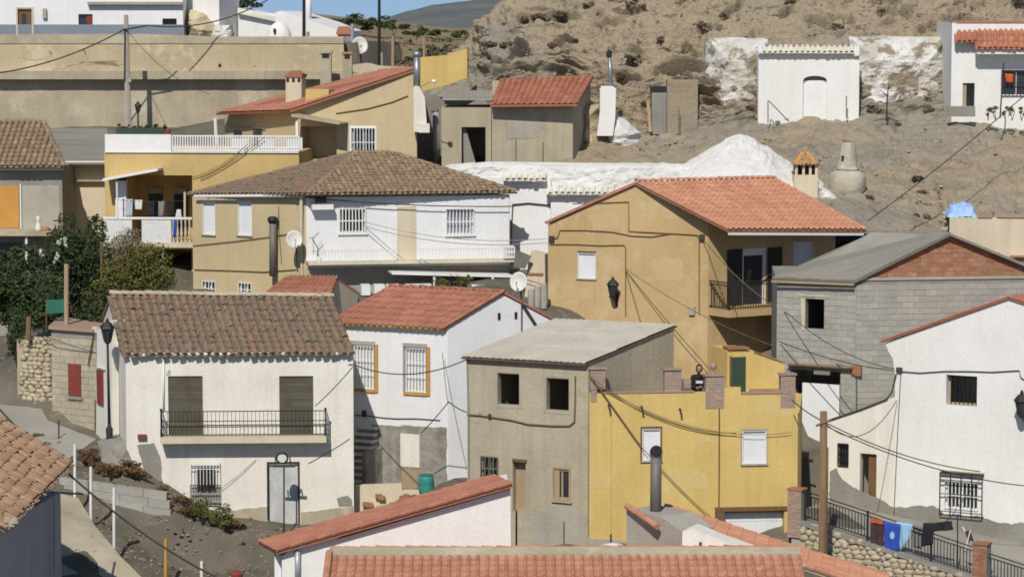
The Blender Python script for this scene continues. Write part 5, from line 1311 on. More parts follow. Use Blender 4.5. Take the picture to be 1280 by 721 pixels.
# ---------------- ochre house with the long red roof and chimney
O0 = XY(371, 128, 150); O1 = XY(521, 126.6, 150); O2 = XY(520, 136, 150); O3 = XY(281, 135, 150)
zt_ = [V(371, 133, 128).z, V(521, 86, 126.6).z]
H = House('ochre_house', 'ochre house with long red lean-to roof and pale brick chimney', [O0, O1, O2, O3], 11.0, [zt_[0], zt_[1], zt_[1] - .1, zt_[0] - .35], 'beige')
f = H.front
q = [V(270, 141.5, 134.2), V(362, 138.0, 127.6), V(523, 85.5, 126.5), V(482, 88, 136)]
rf = slab(H.root, 'roof', q, .10, 'tile_red')
tiles(rf, q, .26, .38, 'flat', 'tile_red', 0, .010, lift=.01)
ch = fbox(MB(), f, 357, 97, 377, 135, -2.2, -1.6, -1.6).build('chimney', 'cream', H.root)
fbox(MB(), f, 356, 93, 378, 97, -2.25, -1.55, -1.6).build('chimney_cap', 'brick', ch); m = MB()
for u in (359, 366, 373): fbox(m, f, u - 1, 98, u + 2.5, 103, -1.62, -1.585, -1.6)
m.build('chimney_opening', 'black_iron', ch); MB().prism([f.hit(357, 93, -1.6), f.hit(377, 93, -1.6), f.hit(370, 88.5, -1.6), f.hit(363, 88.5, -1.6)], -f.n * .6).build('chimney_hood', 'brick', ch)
m = MB(); fbox(m, f, 382, 112, 411, 142, -.9, -.02, -.02); m.build('parapet', 'yellow', H.root)
w = glass_window(H, f, 439, 160, 469, 196, 'white_paint', 'white_paint', 9, 3, .05, 0)
frame_mb(f, 437, 157.5, 471, 198, -.01, .04, .07).build('surround', 'white_paint', w)
MB().prism([f.hit(364, 143, 1.3), f.hit(424, 154, 1.3), f.hit(424, 156, 1.3), f.hit(364, 146, 1.3)][::-1], -f.n * 1.3).build('canopy', 'concrete', H.root)
H.room(f, 376, 158, 421, 200, 1.0, .0, .0)
fpart('post', H.root, 'white_paint', f, 369.5, 152, 373, 200, 1.0, 1.12)
face_cable(H.root, f, [(420, 142), (460, 136), (490, 128), (510, 120)], .03, .03, 'cable_tan')
# eave wall to the left, under the low end of the roof
H.done()
fe = H.f[3]
fpart('beam', H.root, 'ochre', fe, 282, 157, 330, 161, 0, .1) ; fpart('door', H.root, 'glass', fe, 316, 161, 327, 185, -.02, .03); fpart('window', H.root, 'glass', fe, 292, 163, 302, 176, -.02, .03)
pp = fe.hit(274, 150, 1.0); MB().tube([V(269, 148, 133.5), V(271, 188, 133.5)], .08, 6).build('drainpipe', 'white_paint', H.root)
# steel flue with its white base
p = V(519, 165, 126); r = root('steel_flue', 'shiny steel flue on a white tapered base beside the ochre gable', 'chimney', p)
ff = Face(XY(500, 126), XY(560, 126)); MB().prism([ff.hit(517, 165), ff.hit(534, 165), ff.hit(531, 122), ff.hit(524, 108), ff.hit(517, 108)], -ff.n * .5).build('base', 'white_old', r)
fbox(MB(), ff, 523, 155, 537, 166, -.4, .15).build('ledge', 'white_old', r)
MB().tube([ff.hit(521, 110, -.25), ff.hit(521, 71, -.25)], .155, 12).build('pipe', 'steel', r, smooth=True); MB().lathe(ff.hit(521, 71, -.25), [(.17, 0), (.2, .05), (.2, .16), (.1, .24), (.02, .27)], 12).build('cowl', 'steel', r, smooth=True)
MB().tube([ff.hit(523, 110, -.1), ff.hit(541, 101.5, .5)], .02, 5).build('lamp_arm', 'galv', r); MB().lathe(ff.hit(542.5, 102.5, .5), [(.02, -.06), (.1, -.04), (.12, .04), (.04, .1)], 10).build('lamp_head', 'white_paint', r, smooth=True)
# yellow garden wall going up the hill
y0, y1, y2 = XY(524, 136.2, 90), XY(560, 136.4, 90), XY(584, 136.2, 80)
r = root('yellow_wall', 'stepped yellow garden wall climbing beside the steel flue', 'wall', V(550, 98, 137.5))
for a, b, ta, tb, ba, bb in ((y0, y1, 72, 69, 101, 92), (y1, y2, 67.5, 61, 92, 84)):
    g = Face(a, b); MB().prism([V(640 + (a.x / a.y) * FPX, ba + 14, a.y), V(640 + (b.x / b.y) * FPX, bb + 14, b.y), V(640 + (b.x / b.y) * FPX, tb, b.y), V(640 + (a.x / a.y) * FPX, ta, a.y)], -g.n * .25).build('wall_panel', 'yellow', r)
# grey render outbuilding wall between
fg = Face(XY(520, 131, 150), XY(560, 131.5, 150)); r = root('grey_outbuilding', 'blank grey rendered wall between the ochre house and the open shed', 'wall', fg.hit(540, 212, -.5))
MB().prism([fg.hit(515, 215), fg.hit(556, 215), fg.hit(556, 128), fg.hit(545, 118), fg.hit(515, 126)], -fg.n * 2).build('wall', 'cement', r)
p = V(545, 207, 129.5); r = root('standing_pipe', 'bare galvanized pipe standing between grey wall and shed', 'pipe', p); MB().tube([p, V(545, 140, 129.5)], .15, 12).build('pipe', 'galv', r, smooth=True); MB().lathe(V(544, 140, 129.5), [(.16, 0), (.18, .04), (.12, .12), (.03, .14)], 10).build('cap', 'rusty_flue', r)
# ---------------- yellow house with terrace and shaded porch
Q0 = XY(131, 124.6, 230); Q1 = XY(374, 124.0, 230); Q2 = XY(400, 131, 230); Q3 = XY(136, 132, 230)
zf = zt(190, 124.3)
H = House('terrace_porch_house', 'ochre yellow house with white terrace balustrade and dark shaded porch', [Q0, Q1, Q2, Q3], 7.0, [zf] * 4, 'ochre')
f = H.front
szbox(H.cut1, f, *f.rect(158, 219, 241, 301), -2.6, .5)
szbox(H.cut1, f, *f.rect(192, 312, 240, 375), -2.2, .5)
m = fbox(MB(), f, 131, 168, 214, 190, -.1, .05, .05); m.build('terrace_panel', 'white_paint', H.root)
rl_ = MB(); s0 = f.sz(215, 180)[0]; zz0, zz1 = f.sz(215, 188)[1], f.sz(215, 170)[1]
for z in (zz0, zz0 + .12, zz1): szbox(rl_, f, s0, f.len, z - .03, z + .03, -.08, -.03)
ra = rl_.build('terrace_railing', 'white_paint', H.root)
bm = szbox(MB(), f, 0, .05, zz0, zz1, -.02, .02).mesh('baluster', f.pt(0, 0, 0)); bm.materials.append(M['white_paint'])
s = s0
while s < f.len:
    b = bpy.data.objects.new('baluster', bm); b.location = f.pt(s, 0, -.055) - org(ra); b.parent = ra; col.objects.link(b); s += .11
fpart('terrace_edge', H.root, 'white_paint', f, 131, 189.2, 373, 191.5, 0, .08)
for i in range(3):
    a = 290 + i * 34; fpart('railing_panel', ra, 'shutter_white', f, a, 172, a + 20, 187, -.13, -.1)
MB().prism([f.hit(128, 223.5, 1.2), f.hit(197, 211, 1.2), f.hit(197, 213.8, 1.2), f.hit(128, 226.5, 1.2)][::-1], -f.n * 1.2).build('awning', 'white_paint', H.root)
fpart('porch_column', H.root, 'white_paint', f, 144, 226, 158, 272, .0, .3); fpart('lamp', H.root, 'cable', f, 148, 222, 157, 226, .3, .5)
zs = f.sz(180, 303, 1.1)[1]; bal = szbox(MB(), f, f.sz(126, 303, 1.1)[0], f.sz(241, 303, 1.1)[0], zs - .22, zs, 0, 1.1).build('balcony', 'cream', H.root)
zr = f.sz(180, 271.5, 1.1)[1]; m = MB(); szbox(m, f, f.sz(126, 300, 1.1)[0], f.sz(240, 300, 1.1)[0], zr - .09, zr, .98, 1.1); ra = m.build('balcony_railing', 'white_paint', H.root)
for a, b in ((131, 165), (177, 214)): szbox(MB(), f, f.sz(a, 300, 1.1)[0], f.sz(b, 300, 1.1)[0], zs, zr - .09, 1.0, 1.06).build('railing_panel', 'white_cloth', ra)
for u in (217, 222, 227, 232, 237): MB().lathe(f.hit(u, 302.8, 1.04), [(.06, 0), (.03, .1), (.065, .35), (.03, .7), (.05, zr - zs - .08)], 8).build('baluster', 'cream', ra)
MB().tube([f.hit(146, 228, 1.1), f.hit(147, 272, 1.1)], .035, 6).build('awning_post', 'white_paint', H.root); MB().tube([f.hit(231, 240, 1.05), f.hit(231, 272, 1.05)], .05, 6).build('balcony_post', 'cream', H.root); MB().tube([f.hit(204, 309, 1.05), f.hit(204, 372, 1.05)], .05, 6).build('post', 'cement_light', H.root)
for (u0, u1) in ((172, 190), (204, 222)):
    m = szbox(MB(), f, *f.rect(u0, 247, u1, 300), -2.58, -2.5).build('porch_door', 'glass', H.root); szbox(MB(), f, *f.rect(u0 + 1, 239, u1 - 1, 246), -2.58, -2.4).build('shutter_box', 'cement_light', m)
fpart('window', H.root, 'white_paint', f, 207, 345, 224, 366, -2.2, -2.0)
H.done()
OH = H; OF = f
for k, (a, lab, mt) in enumerate((([(157, 249), (166, 249), (165, 271), (157, 271)], 'pale blue shirt drying on the porch line', 'pale_cloth'), ([(168, 250), (178, 250), (177, 262), (169, 262)], 'small pale cloth drying on the porch line', 'white_cloth'), ([(198, 252), (206, 251), (204, 271), (198, 271)], 'olive grey trousers drying on the porch line', 'grey_cloth'), ([(208, 250), (217, 250), (217, 271), (209, 271)], 'black pullover drying on the porch line', 'dark_cloth'), ([(221, 262), (226, 262), (227, 272), (219, 272)], 'white sock pair drying on the porch line', 'white_cloth'), ([(184, 252), (193, 252), (193, 271), (185, 271)], 'dark grey trousers drying on the porch line', 'dark_cloth'), ([(217, 275), (221, 275), (220, 296), (216, 296)], 'blue jeans hung through the balcony railing', 'blue_cloth'))):
    cloth(f, a, .75 if k < 6 else 1.14, mt, lab, ripple=.02)
wire('clothes line stretched across the shaded porch', f.hit(147, 250, .75), f.hit(231, 251, .75), .04, .01, 'cable', 'clothes_line', cat='line')
r = root('planter', 'dark scalloped planter on the white terrace corner', 'planter', f.hit(175, 168, -.5)); m = fbox(MB(), f, 145, 160, 205, 168, -.7, -.3, -.3); m.build('trough', 'green_door', r); m = MB()
for i in range(7): leaves(m, f.hit(149 + i * 9, 159, -.5), (.17, .2, .12), 60, .06, random.Random(i), 3)
m.build('foliage', 'leaf_dark', r)
fpart('flower_pot', None, 'dark_red', f, 205, 162, 212, 168, -.6, -.35, label='small red flower pot beside the dark scalloped planter', cat='pot')
p = V(173, 160, 127); r = root('street_lamp', 'small black lantern rising behind the white terrace', 'lamp', p - Vector((0, 0, 1.5))); MB().tube([p - Vector((0, 0, 1.5)), V(172.5, 142, 127)], .04, 6).build('post', 'black_iron', r); head(r, V(172.5, 141, 127), .75)
# things in the shade under the porch
r = root('garden_chair', 'white garden chair under the porch beside the trees', 'chair', f.hit(175, 372, 1.6)); p = f.hit(176, 360, 1.6)
for i in (0, 1):
    for j in (0, 1): MB().tube([p + Vector((-.2 + .4 * i, -.2 + .4 * j, -.45)), p + Vector((-.2 + .4 * i, -.2 + .4 * j, 0))], .02, 6).build('leg', 'white_paint', r)
MB().box(p + Vector((-.24, -.24, 0)), (.48, 0, 0), (0, .48, 0), (0, 0, .04)).build('seat', 'white_paint', r); MB().box(p + Vector((-.24, .2, .04)), (.48, 0, 0), (0, .04, 0), (0, 0, .5)).build('backrest', 'white_paint', r)
# ---------------- far left houses
L0 = XY(-60, 128, 250); L1 = XY(78, 128, 250); H = House('orange_panel_house', 'grey house with brown tiled roof and an orange panel by its corner', [L0, L1, L1 + Vector((.3, 7, 0)), L0 + Vector((0, 7, 0))], 8.5, [zt(208, 128)] * 4, 'cement')
f = H.front; q = [V(-62, 209, 127.4), V(81, 209, 127.4), V(54, 152, 131.5), V(-62, 152, 131.5)]
rf = slab(H.root, 'roof', q, .08, 'underroof'); tiles(rf, q, .26, .38, 'barrel', 'tile_brown', 0, .015, updir=upd(q[0], q[1], q[2]), channel=True, lift=.02); slab(H.root, 'roof', [q[1], V(84, 209, 136), V(58, 152, 134), q[2]], .08, 'tile_brown')
ridge_caps(rf, q[1], q[2], .28, .4, 'tile_brown'); ridge_caps(rf, q[3], q[2], .28, .4, 'tile_brown')
fpart('gutter', H.root, 'white_paint', f, -60, 210, 79, 213, .3, .42); fpart('orange_panel', H.root, 'orange_panel', f, -60, 232, 24, 285, 0, .04); fpart('corner_post', H.root, 'white_paint', f, 24.5, 230, 27, 287, 0, .07); fpart('render', H.root, 'cement_light', f, 27.5, 232, 75, 287, 0, .03)
MB().prism([f.hit(-60, 289, 1.8), f.hit(64, 289, 1.8), f.hit(64, 295, 1.8), f.hit(-60, 295, 1.8)][::-1], -f.n * 1.8).build('porch_roof', 'concrete', H.root); MB().tube([f.hit(33, 295, 1.6), f.hit(33, 335, 1.6)], .06, 6).build('post', 'white_paint', H.root); fpart('window', H.root, 'glass', f, 0, 303, 28, 328, 0, .03)
r = root('roof_ornament', 'small white figure-shaped finial on the porch roof corner', 'ornament', f.hit(48, 289, 1.5)); MB().lathe(f.hit(48, 289, 1.5), [(.12, 0), (.16, .1), (.1, .3), (.06, .42), (.09, .5), (.09, .6), (.02, .68)], 10).build('body', 'white_old', r, smooth=True); MB().lathe(f.hit(56, 289, 1.4), [(.2, 0), (.22, .12), (.12, .2)], 10).build('bowl', 'brick', r)
N0 = XY(78, 131, 230); N1 = XY(147, 131, 230); H = House('cream_side_house', 'cream house with plain grey roof beside the orange panel house', [N0, N1, N1 + Vector((0, 6, 0)), N0 + Vector((0, 6, 0))], 8.5, [zt(205, 131)] * 4, 'cream')
f = H.front; q = [V(60, 204, 130.2), V(134, 204, 130.2), V(134, 160, 135), V(60, 160, 135)]; slab(H.root, 'roof', q, .08, 'roofgrey')
fpart('gutter', H.root, 'white_paint', f, 79, 201.5, 134, 204.5, .55, .7)
fpart('wall_cap', H.root, 'concrete', f, 84, 225, 147, 227, 0, .3)
# ---------------- long retaining wall with the overhanging ledge
wf = Face(XY(-160, 148, 100), XY(430, 148.5, 100)); r = root('retaining_wall', 'long sand coloured retaining wall with a dark overhanging ledge', 'wall', wf.pt(wf.len / 2, 13.5, -.3))
s0, s1 = 0, wf.len; zl0, zl1, zl2 = wf.sz(100, 165)[1], wf.sz(100, 99)[1], wf.sz(100, 46)[1]
szbox(MB(), wf, s0, s1, zl0 - 1, zl1 - .0, -.6, 0).build('lower_wall', 'concrete', r); szbox(MB(), wf, s0, s1, zl1 + .42, zl2, -.6, .15).build('upper_wall', 'sandwall', r)
g = MB(); n = 60
for i in range(n):
    a, b = s0 + (s1 - s0) * i / n, s0 + (s1 - s0) * (i + .995) / n; szbox(g, wf, a, b, zl1, zl1 + .42, -.3, .62 + random.uniform(-.015, .015))
g.build('ledge', 'concrete', r)
cp = MB(); n = 90
zc = [wf.sz(-160 + 590 * i / n, 43 + (0 if i < 55 else 4 * min(1, (i - 55) / 12)) + fbm(Vector((i * .3, 0, 0))) * 1.2)[1] for i in range(n + 1)]
for i in range(n): cp.hexa([wf.pt(s0 + (s1 - s0) * i / n, zl2 - .35, .2), wf.pt(s0 + (s1 - s0) * (i + 1) / n, zl2 - .35, .2), wf.pt(s0 + (s1 - s0) * (i + 1) / n, zl2 - .35, -.7), wf.pt(s0 + (s1 - s0) * i / n, zl2 - .35, -.7), wf.pt(s0 + (s1 - s0) * i / n, zc[i], .17), wf.pt(s0 + (s1 - s0) * (i + 1) / n, zc[i + 1], .17), wf.pt(s0 + (s1 - s0) * (i + 1) / n, zc[i + 1], -.7), wf.pt(s0 + (s1 - s0) * i / n, zc[i], -.7)])
cp.build('coping', 'concrete', r)
fpart('weep_hole', r, 'black_iron', wf, 273, 80, 276.5, 84, .1, .17)
for k, (u0, v0, u1, v1) in enumerate(((104, 60, 150, 80), (62, 64, 100, 86), (296, 78, 330, 92), (20, 55, 60, 75))): patch(r, wf.off(.151), [(u0, v0), (u1, v0 + 3), (u1 + 6, v1), (u0 + 3, v1)], 0, 'sandwall', 'render_patch', .02, .3, k + 3)
# ---------------- white houses above the retaining wall
W0, W1 = XY(-80, 164, 30), XY(229, 164.5, 30); H = House('blue_band_house', 'white house with blue-grey painted base and brown door above the retaining wall', [W0, W1, W1 + Vector((0, 6, 0)), W0 + Vector((0, 6, 0))], 17.5, [zt(-45, 164)] * 4, 'white_cool')
f = H.front; fpart('painted_base', H.root, 'band_blue', f, -80, 31, 228.8, 60, 0, .03); fpart('ledge', H.root, 'cement_light', f, 109, 2.5, 228, 6, 0, .35)
H.hole(f, 20.5, 10, 42, 60, .2); d = fpart('door', H.root, 'wood', f, 21.5, 13.5, 39, 60, -.19, -.12, 0); fpart('door_pane', d, 'glass', f, 27, 18, 33, 30, -.119, -.105, -.1); frame_mb(f, 19.8, 9, 42.5, 62, -.1, .05, .1).build('door_frame', 'cream', H.root)
H.hole(f, 98, 18, 116, 40, .25); w = fpart('window', H.root, 'glass', f, 98, 18, 116, 40, -.245, -.2, 0); fpart('shutter', w, 'dark_red', f, 108, 18.5, 115.5, 39.5, -.19, -.1, 0)
H.room(f, 203, 23.5, 221, 44, 1.5, .1); fpart('lantern', H.root, 'cement_light', f, 53, 11, 58, 23, 0, .2); H.done()
W0, W1, W2 = XY(229, 166.5, 20), XY(274, 165.5, 20), XY(299, 168.5, 20); H = House('white_annex_house', 'tall white house with its right side in shade above the sandy rubble', [W0, W1, W2, XY(262, 171, 20)], 18.2, [zt(-60, 166)] * 4, 'white')
rw = Face(XY(229, 165, 40), XY(275, 164.3, 40)); rough_wall('earth_bank', 'sandwall', rw, 228, 12, 268, 52, .5, .8, .12, 'sandy earth bank with a small cave beside the blue banded house', 'bank', seed=3, edge=.6, top=lambda t: 1 - .75 * t * t)
MB().lathe(rw.hit(256, 46, -.1), [(.75, -.3), (.7, .1), (.5, .55), (.25, .75), (.05, .8)], 12, 1, .35).build('cave_mouth', 'cement', label='shallow hollow in the sandy earth bank', cat='cave') if False else None
rough_wall('whitewashed_rubble', 'white_rock', Face(XY(255, 164, 40), XY(290, 164, 40)), 262, 28, 286, 53, .35, .5, .1, 'whitewashed rubble heap at the foot of the tall white house', 'rubble', seed=5, edge=.5, top=lambda t: .35 + .65 * math.sin(min(1, t * 1.4 + .2) * 2.2))
X0, X1, X2 = XY(298, 168, 30), XY(345, 167, 30), XY(362, 171, 30)
H = House('shaded_cave_house', 'low white house with a bluish shaded front and thick roof edge', [X0, X1, X2, XY(310, 173, 30)], 18.0, [zt(13, 168), zt(18, 167), zt(22, 171), zt(10, 173)], 'white_cool')
MB().prism([V(297, 10, 167.6), V(354, 22, 166.4), V(357, 30, 166.4), V(297, 17, 167.6)][::-1], (0, 3, 0)).build('roof_edge', 'white_old', H.root)
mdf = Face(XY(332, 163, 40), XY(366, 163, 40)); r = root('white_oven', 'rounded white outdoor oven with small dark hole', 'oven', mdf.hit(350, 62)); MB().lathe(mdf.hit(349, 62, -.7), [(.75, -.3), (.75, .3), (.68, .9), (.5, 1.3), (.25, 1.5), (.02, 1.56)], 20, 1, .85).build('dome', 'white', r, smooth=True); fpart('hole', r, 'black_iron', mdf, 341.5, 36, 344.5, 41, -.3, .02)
Z0, Z1 = XY(352, 166, 40), XY(424, 165, 40); zf_ = Face(Z0, Z1); r = root('white_cave_house', 'white house front with sloping top and tall white chimney', 'house', zf_.hit(390, 62, -2))
MB().prism([zf_.hit(350, 66), zf_.hit(423, 66), zf_.hit(423, 39), zf_.hit(395, 28), zf_.hit(350, 14), zf_.hit(344, 16), zf_.hit(344, 66)], -zf_.n * 4).build('wall', 'white', r); m = MB().tube([zf_.hit(385.5, 30, -1), zf_.hit(385.5, -14, -1)], [.2, .17], 10).build('chimney', 'white', r, smooth=True)
fpart('door', r, 'cement', zf_, 383, 40, 387, 55, 0, .03)
rr_ = Face(XY(421, 164, 50), XY(441, 164, 50)); r = root('red_roof_shed', 'tiny grey shed with red roof beside the white cave house', 'shed', rr_.hit(430, 66, -.8)); fbox(MB(), rr_, 422, 43, 440, 66, -1.6, 0).build('wall', 'cement', r); MB().prism([rr_.hit(420, 43.5, .1), rr_.hit(441, 43.5, .1), rr_.hit(437, 35, -1), rr_.hit(423, 35, -1)], (0, 0, .08)).build('roof', 'tile_new', r)
# chimney stumps, dish and posts before the far ridge
for k, (u0, v0, u1, v1, lab) in enumerate(((400, 65, 414, 97, 'square concrete chimney stump with dark opening beside the retaining wall end'), (428, 66, 440, 96, 'square concrete chimney stump with red bricks beside it'))):
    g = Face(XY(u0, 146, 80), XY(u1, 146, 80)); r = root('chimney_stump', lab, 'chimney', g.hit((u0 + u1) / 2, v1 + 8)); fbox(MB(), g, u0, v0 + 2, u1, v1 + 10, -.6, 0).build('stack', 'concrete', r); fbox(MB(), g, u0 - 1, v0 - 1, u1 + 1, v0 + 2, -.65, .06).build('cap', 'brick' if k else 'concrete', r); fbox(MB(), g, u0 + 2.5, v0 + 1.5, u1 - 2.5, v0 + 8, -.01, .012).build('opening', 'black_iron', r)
g = Face(XY(412, 149, 80), XY(540, 147, 80)); r = root('rubble_wall', 'low broken earth wall at the end of the retaining wall', 'wall', g.hit(470, 98)); rough_wall('wall', 'concrete', g, 396, 74, 520, 112, .5, .3, .2, parent=r, seed=8, edge=.5, top=lambda t: .9 - .25 * t)
pd = V(450, 57, 150); dish('large white satellite dish among the chimney stumps', pd, .42, (.3, -1, .3), [V(452, 80, 150), pd + Vector((0, .15, 0))])
MB().tube([V(440.5, 70, 151), V(440.5, 30, 151)], .09, 8).build('grey_pipe', 'galv', label='grey upright pipe beside the large satellite dish', cat='pipe')
for (u, v0, v1, Y, rad, mt, nm, lab) in ((380, 58, -25, 158, .10, 'black_iron', 'utility_pole', 'dark utility pole in front of the white cave house'), (474, 90, -25, 152, .09, 'black_iron', 'utility_pole', 'dark utility pole before the brown far ridge'), (491, 86, 46, 160, .10, 'wood_pale', 'wooden_post', 'pale thick wooden post before the far ridge'), (530, 74, 47, 162, .08, 'wood_pale', 'wooden_post', 'pale wooden post rising behind the yellow garden wall'), (477, 90, 66, 155, .09, 'cement_light', 'concrete_post', 'short concrete post beside the dark utility pole')):
    MB().tube([V(u, v0 + 10, Y), V(u, v1, Y)], [rad, rad * .8], 8).build(nm, mt, label=lab, cat='pole' if 'pole' in nm else 'post')
# concrete pole before the retaining wall
p0, p1 = V(160.5, 165, 145), V(157.5, 19, 145); r = root('concrete_pole', 'slender grey concrete utility pole before the retaining wall', 'pole', p0)
MB().tube([p0, p1], [.17, .12], 6).build('shaft', 'cement_light', r); MB().tube([V(156, 38, 144.8), V(155.5, 100, 144.8)], .035, 5).build('riser_cable', 'cable', r); MB().tube([V(153, 38, 144.8), V(185, 32, 144.8)], .04, 5).build('arm', 'cable', r); MB().box(V(160, 103, 144.75), (.16, 0, 0), (0, .1, 0), (0, 0, .2)).build('box', 'cement_light', r)
POLE_TOP = V(157, 36, 144.8)
# ---------------- whitewashed walls of the cave dwellings behind the tan house
cf = Face(XY(560, 122, 260), XY(870, 121, 260))
r = root('whitewashed_dwelling', 'long whitewashed cave dwelling front with uneven rock top behind the tan house', 'house', cf.hit(700, 345, -1))
fbox(MB(), cf, 560, 222, 688, 375, -2.0, 0).build('wall', 'white_cool', r); fbox(MB(), cf, 688.5, 240, 865, 375, -2.0, .25).build('wall', 'white_cool', r)
rough_wall('rock_crown', 'white_rock', cf, 556, 202, 866, 240, .11, .35, .10, parent=r, seed=2, edge=.22, d=-.25, lean=.2, freq=2.2, top=lambda t: .95 + .04 * math.sin(t * 9) - .10 * (abs(t - .5) * 2) ** 6)
for (u0, u1, v, dd) in ((632, 684, 222, .0), (685, 800, 239, .25)):
    a, b = cf.hit(u0, v, dd - .15), cf.hit(u1, v, dd - .15); q = [a + cf.n * .5 - Vector((0, 0, .1)), b + cf.n * .5 - Vector((0, 0, .1)), b + Vector((0, 0, .14)) - cf.n * .3, a + Vector((0, 0, .14)) - cf.n * .3]
    k = slab(r, 'tile_eave', q, .05, 'white_old'); tiles(k, q, .26, .42, 'barrel', 'tile_white', 120, .03, channel=True, lift=.01, seed=int(u0))
face_cable(r, cf, [(640, 256), (660, 254), (690, 257), (720, 258)], .06, .03, 'cable'); face_cable(r, cf, [(641, 257), (639, 290), (640, 330)], .05, .025, 'cable')
# white limed heap
hp = V(924, 246, 122); mb = MB(); n, m = 56, 26
for j in range(m + 1):
    t = j / m
    for i in range(n):
        a = 2 * math.pi * i / n; rr = (1 - t) * 4.2 + .22 * min(1, (1 - t) * 12); ridge = 1 + .06 * math.cos(a * 4 + .4)
        p = hp + Vector((math.cos(a) * rr * ridge * 1.02, math.sin(a) * rr * .8, 2.82 * t - .15)); p += Vector((math.cos(a), math.sin(a), .6)) * fbm(p * 2.2, 5) * .075; p += Vector((0, -1, .3)) * fbm(p * 4, 3) * .04; mb.v.append(tuple(p))
for j in range(m):
    for i in range(n): mb.f.append((j * n + i, j * n + (i + 1) % n, (j + 1) * n + (i + 1) % n, (j + 1) * n + i))
mb.f.append(tuple(range(m * n, (m + 1) * n))); mb.build('whitewashed_mound', 'white_rock', label='whitewashed conical earth mound behind the salmon roof', cat='mound')
# tile-capped chimney
kf = Face(XY(993, 119.5, 230), XY(1023, 119.5, 230)); r = root('tile_capped_chimney', 'square tan chimney with yellow tile cap behind the salmon roof', 'chimney', kf.hit(1008, 258, -.4))
fbox(MB(), kf, 993, 219, 1022, 270, -.9, 0).build('stack', 'cream', r)
for u in (994, 1003, 1011.5, 1019): fbox(MB(), kf, u, 206, u + 3, 219, -.12, -.01).build('pillar', 'cream', r); fbox(MB(), kf, u, 206, u + 3, 219, -.88, -.78, 0).build('pillar', 'cream', r)
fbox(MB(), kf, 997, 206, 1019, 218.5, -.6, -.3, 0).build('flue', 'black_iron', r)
a, b, z0, z1 = kf.rect(991, 190, 1024, 206.5); mb = MB(); mb.v = [tuple(kf.pt(a, z0, .1)), tuple(kf.pt(b, z0, .1)), tuple(kf.pt(b, z0, -1)), tuple(kf.pt(a, z0, -1)), tuple(kf.pt((a + b) / 2 - .15, z1, -.45)), tuple(kf.pt((a + b) / 2 + .15, z1, -.45))]
mb.f = [(3, 2, 1, 0), (0, 1, 5, 4), (1, 2, 5), (2, 3, 4, 5), (3, 0, 4)]; cp = mb.build('cap', 'orange_panel', r); tiles(cp, [kf.pt(a, z0, .12), kf.pt(b, z0, .12), kf.pt((a + b) / 2, z1, -.45)], .16, .2, 'barrel', 'tile_front', 40, .03, updir=upd(kf.pt(a, z0, .12), kf.pt(b, z0, .12), kf.pt((a + b) / 2, z1, -.45)), lift=.005)
rough_wall('white_rubble', 'white_rock', kf, 1020, 226, 1050, 262, .25, .4, .1, 'small heap of white rubble between the two hillside chimneys', 'rubble', seed=4, edge=.4, top=lambda t: 1 - .7 * t)
p = hill_at(1059, 240); r = root('cave_chimney', 'whitewashed round cave chimney with bulging base on the bare hillside', 'chimney', p)
MB().lathe(p - Vector((0, 0, .25)), [(.62, 0), (.78, .35), (.80, .8), (.72, 1.05), (.45, 1.18), (.40, 1.22)], 20).lumpy(.10).build('base', 'cave_plaster', r, smooth=True)
sc = 3600 / p.y; hz = (240 - 178) / sc
MB().lathe(p + Vector((0, 0, .95)), [(.50, 0), (.45, .06), (.40, .14), (.36, .5), (.28, hz - 1.05), (.24, hz - .97), (.12, hz - .95)], 18).lumpy(.07).build('stack', 'cave_plaster', r, smooth=True)
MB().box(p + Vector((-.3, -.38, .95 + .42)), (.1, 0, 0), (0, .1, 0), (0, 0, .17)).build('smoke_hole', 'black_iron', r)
# ---------------- open shed with red roof
S0, S1, S2 = XY(552, 128.5, 170), XY(614, 128.5, 170), XY(716, 129, 170); H = House('open_shed', 'grey rendered shed with an open black doorway and corrugated lid', [S0, S1, S1 + Vector((0, 4, 0)), S0 + Vector((0, 4, 0))], 12.6, [zt(134, 128.5)] * 4, 'grey_render')
f = H.front; H.room(f, 577, 159, 607, 212, 3.4, .25, .0); MB().prism([f.hit(578, 160, -.36), f.hit(582, 160, -.36), f.hit(597, 212, -.1), f.hit(580, 212, -.36)], f.n * .05).build('door_leaf', 'cement', H.root)
rf = MB(); n = 22; sa, sb, z0, z1 = f.rect(553, 124, 616, 128.5)
for i in range(n): rf.tube([f.pt(sa + (sb - sa) * (i + .5) / n, z1, .35), f.pt(sa + (sb - sa) * (i + .5) / n, z1 + .25, -4)], .06, 5)
rf.build('corrugated_roof', 'cement_light', H.root); fpart('frame', H.root, 'cement_light', f, 574.5, 156, 577, 210, 0, .05); H.done()
H = House('red_roof_shed', 'grey rendered shed with bright red tiled lean-to roof by the cliff', [S1 + Vector((.03, -.2, 0)), S2, S2 + Vector((.9, 4.2, 0)), S1 + Vector((.03, 4.2, 0))], 12.6, [zt(134, 128.4)] * 2 + [zt(101, 132.6)] * 2, 'grey_render')
f = H.front; q = [V(613, 131.5, 127.7), V(722, 130.5, 128.2), V(742, 95.5, 133), V(625, 99, 132.8)]; rf = slab(H.root, 'roof', q, .09, 'tile_new'); tiles(rf, q, .26, .38, 'flat', 'tile_new', 0, .004, lift=.01); fpart('eave_board', H.root, 'cement_light', f, 614, 130, 717, 133, .3, .42)
patch(H.root, f, [(630, 153), (673, 154), (673, 172), (632, 174)], 0, 'cement_light', 'render_patch', .015, .06, 4); H.done()
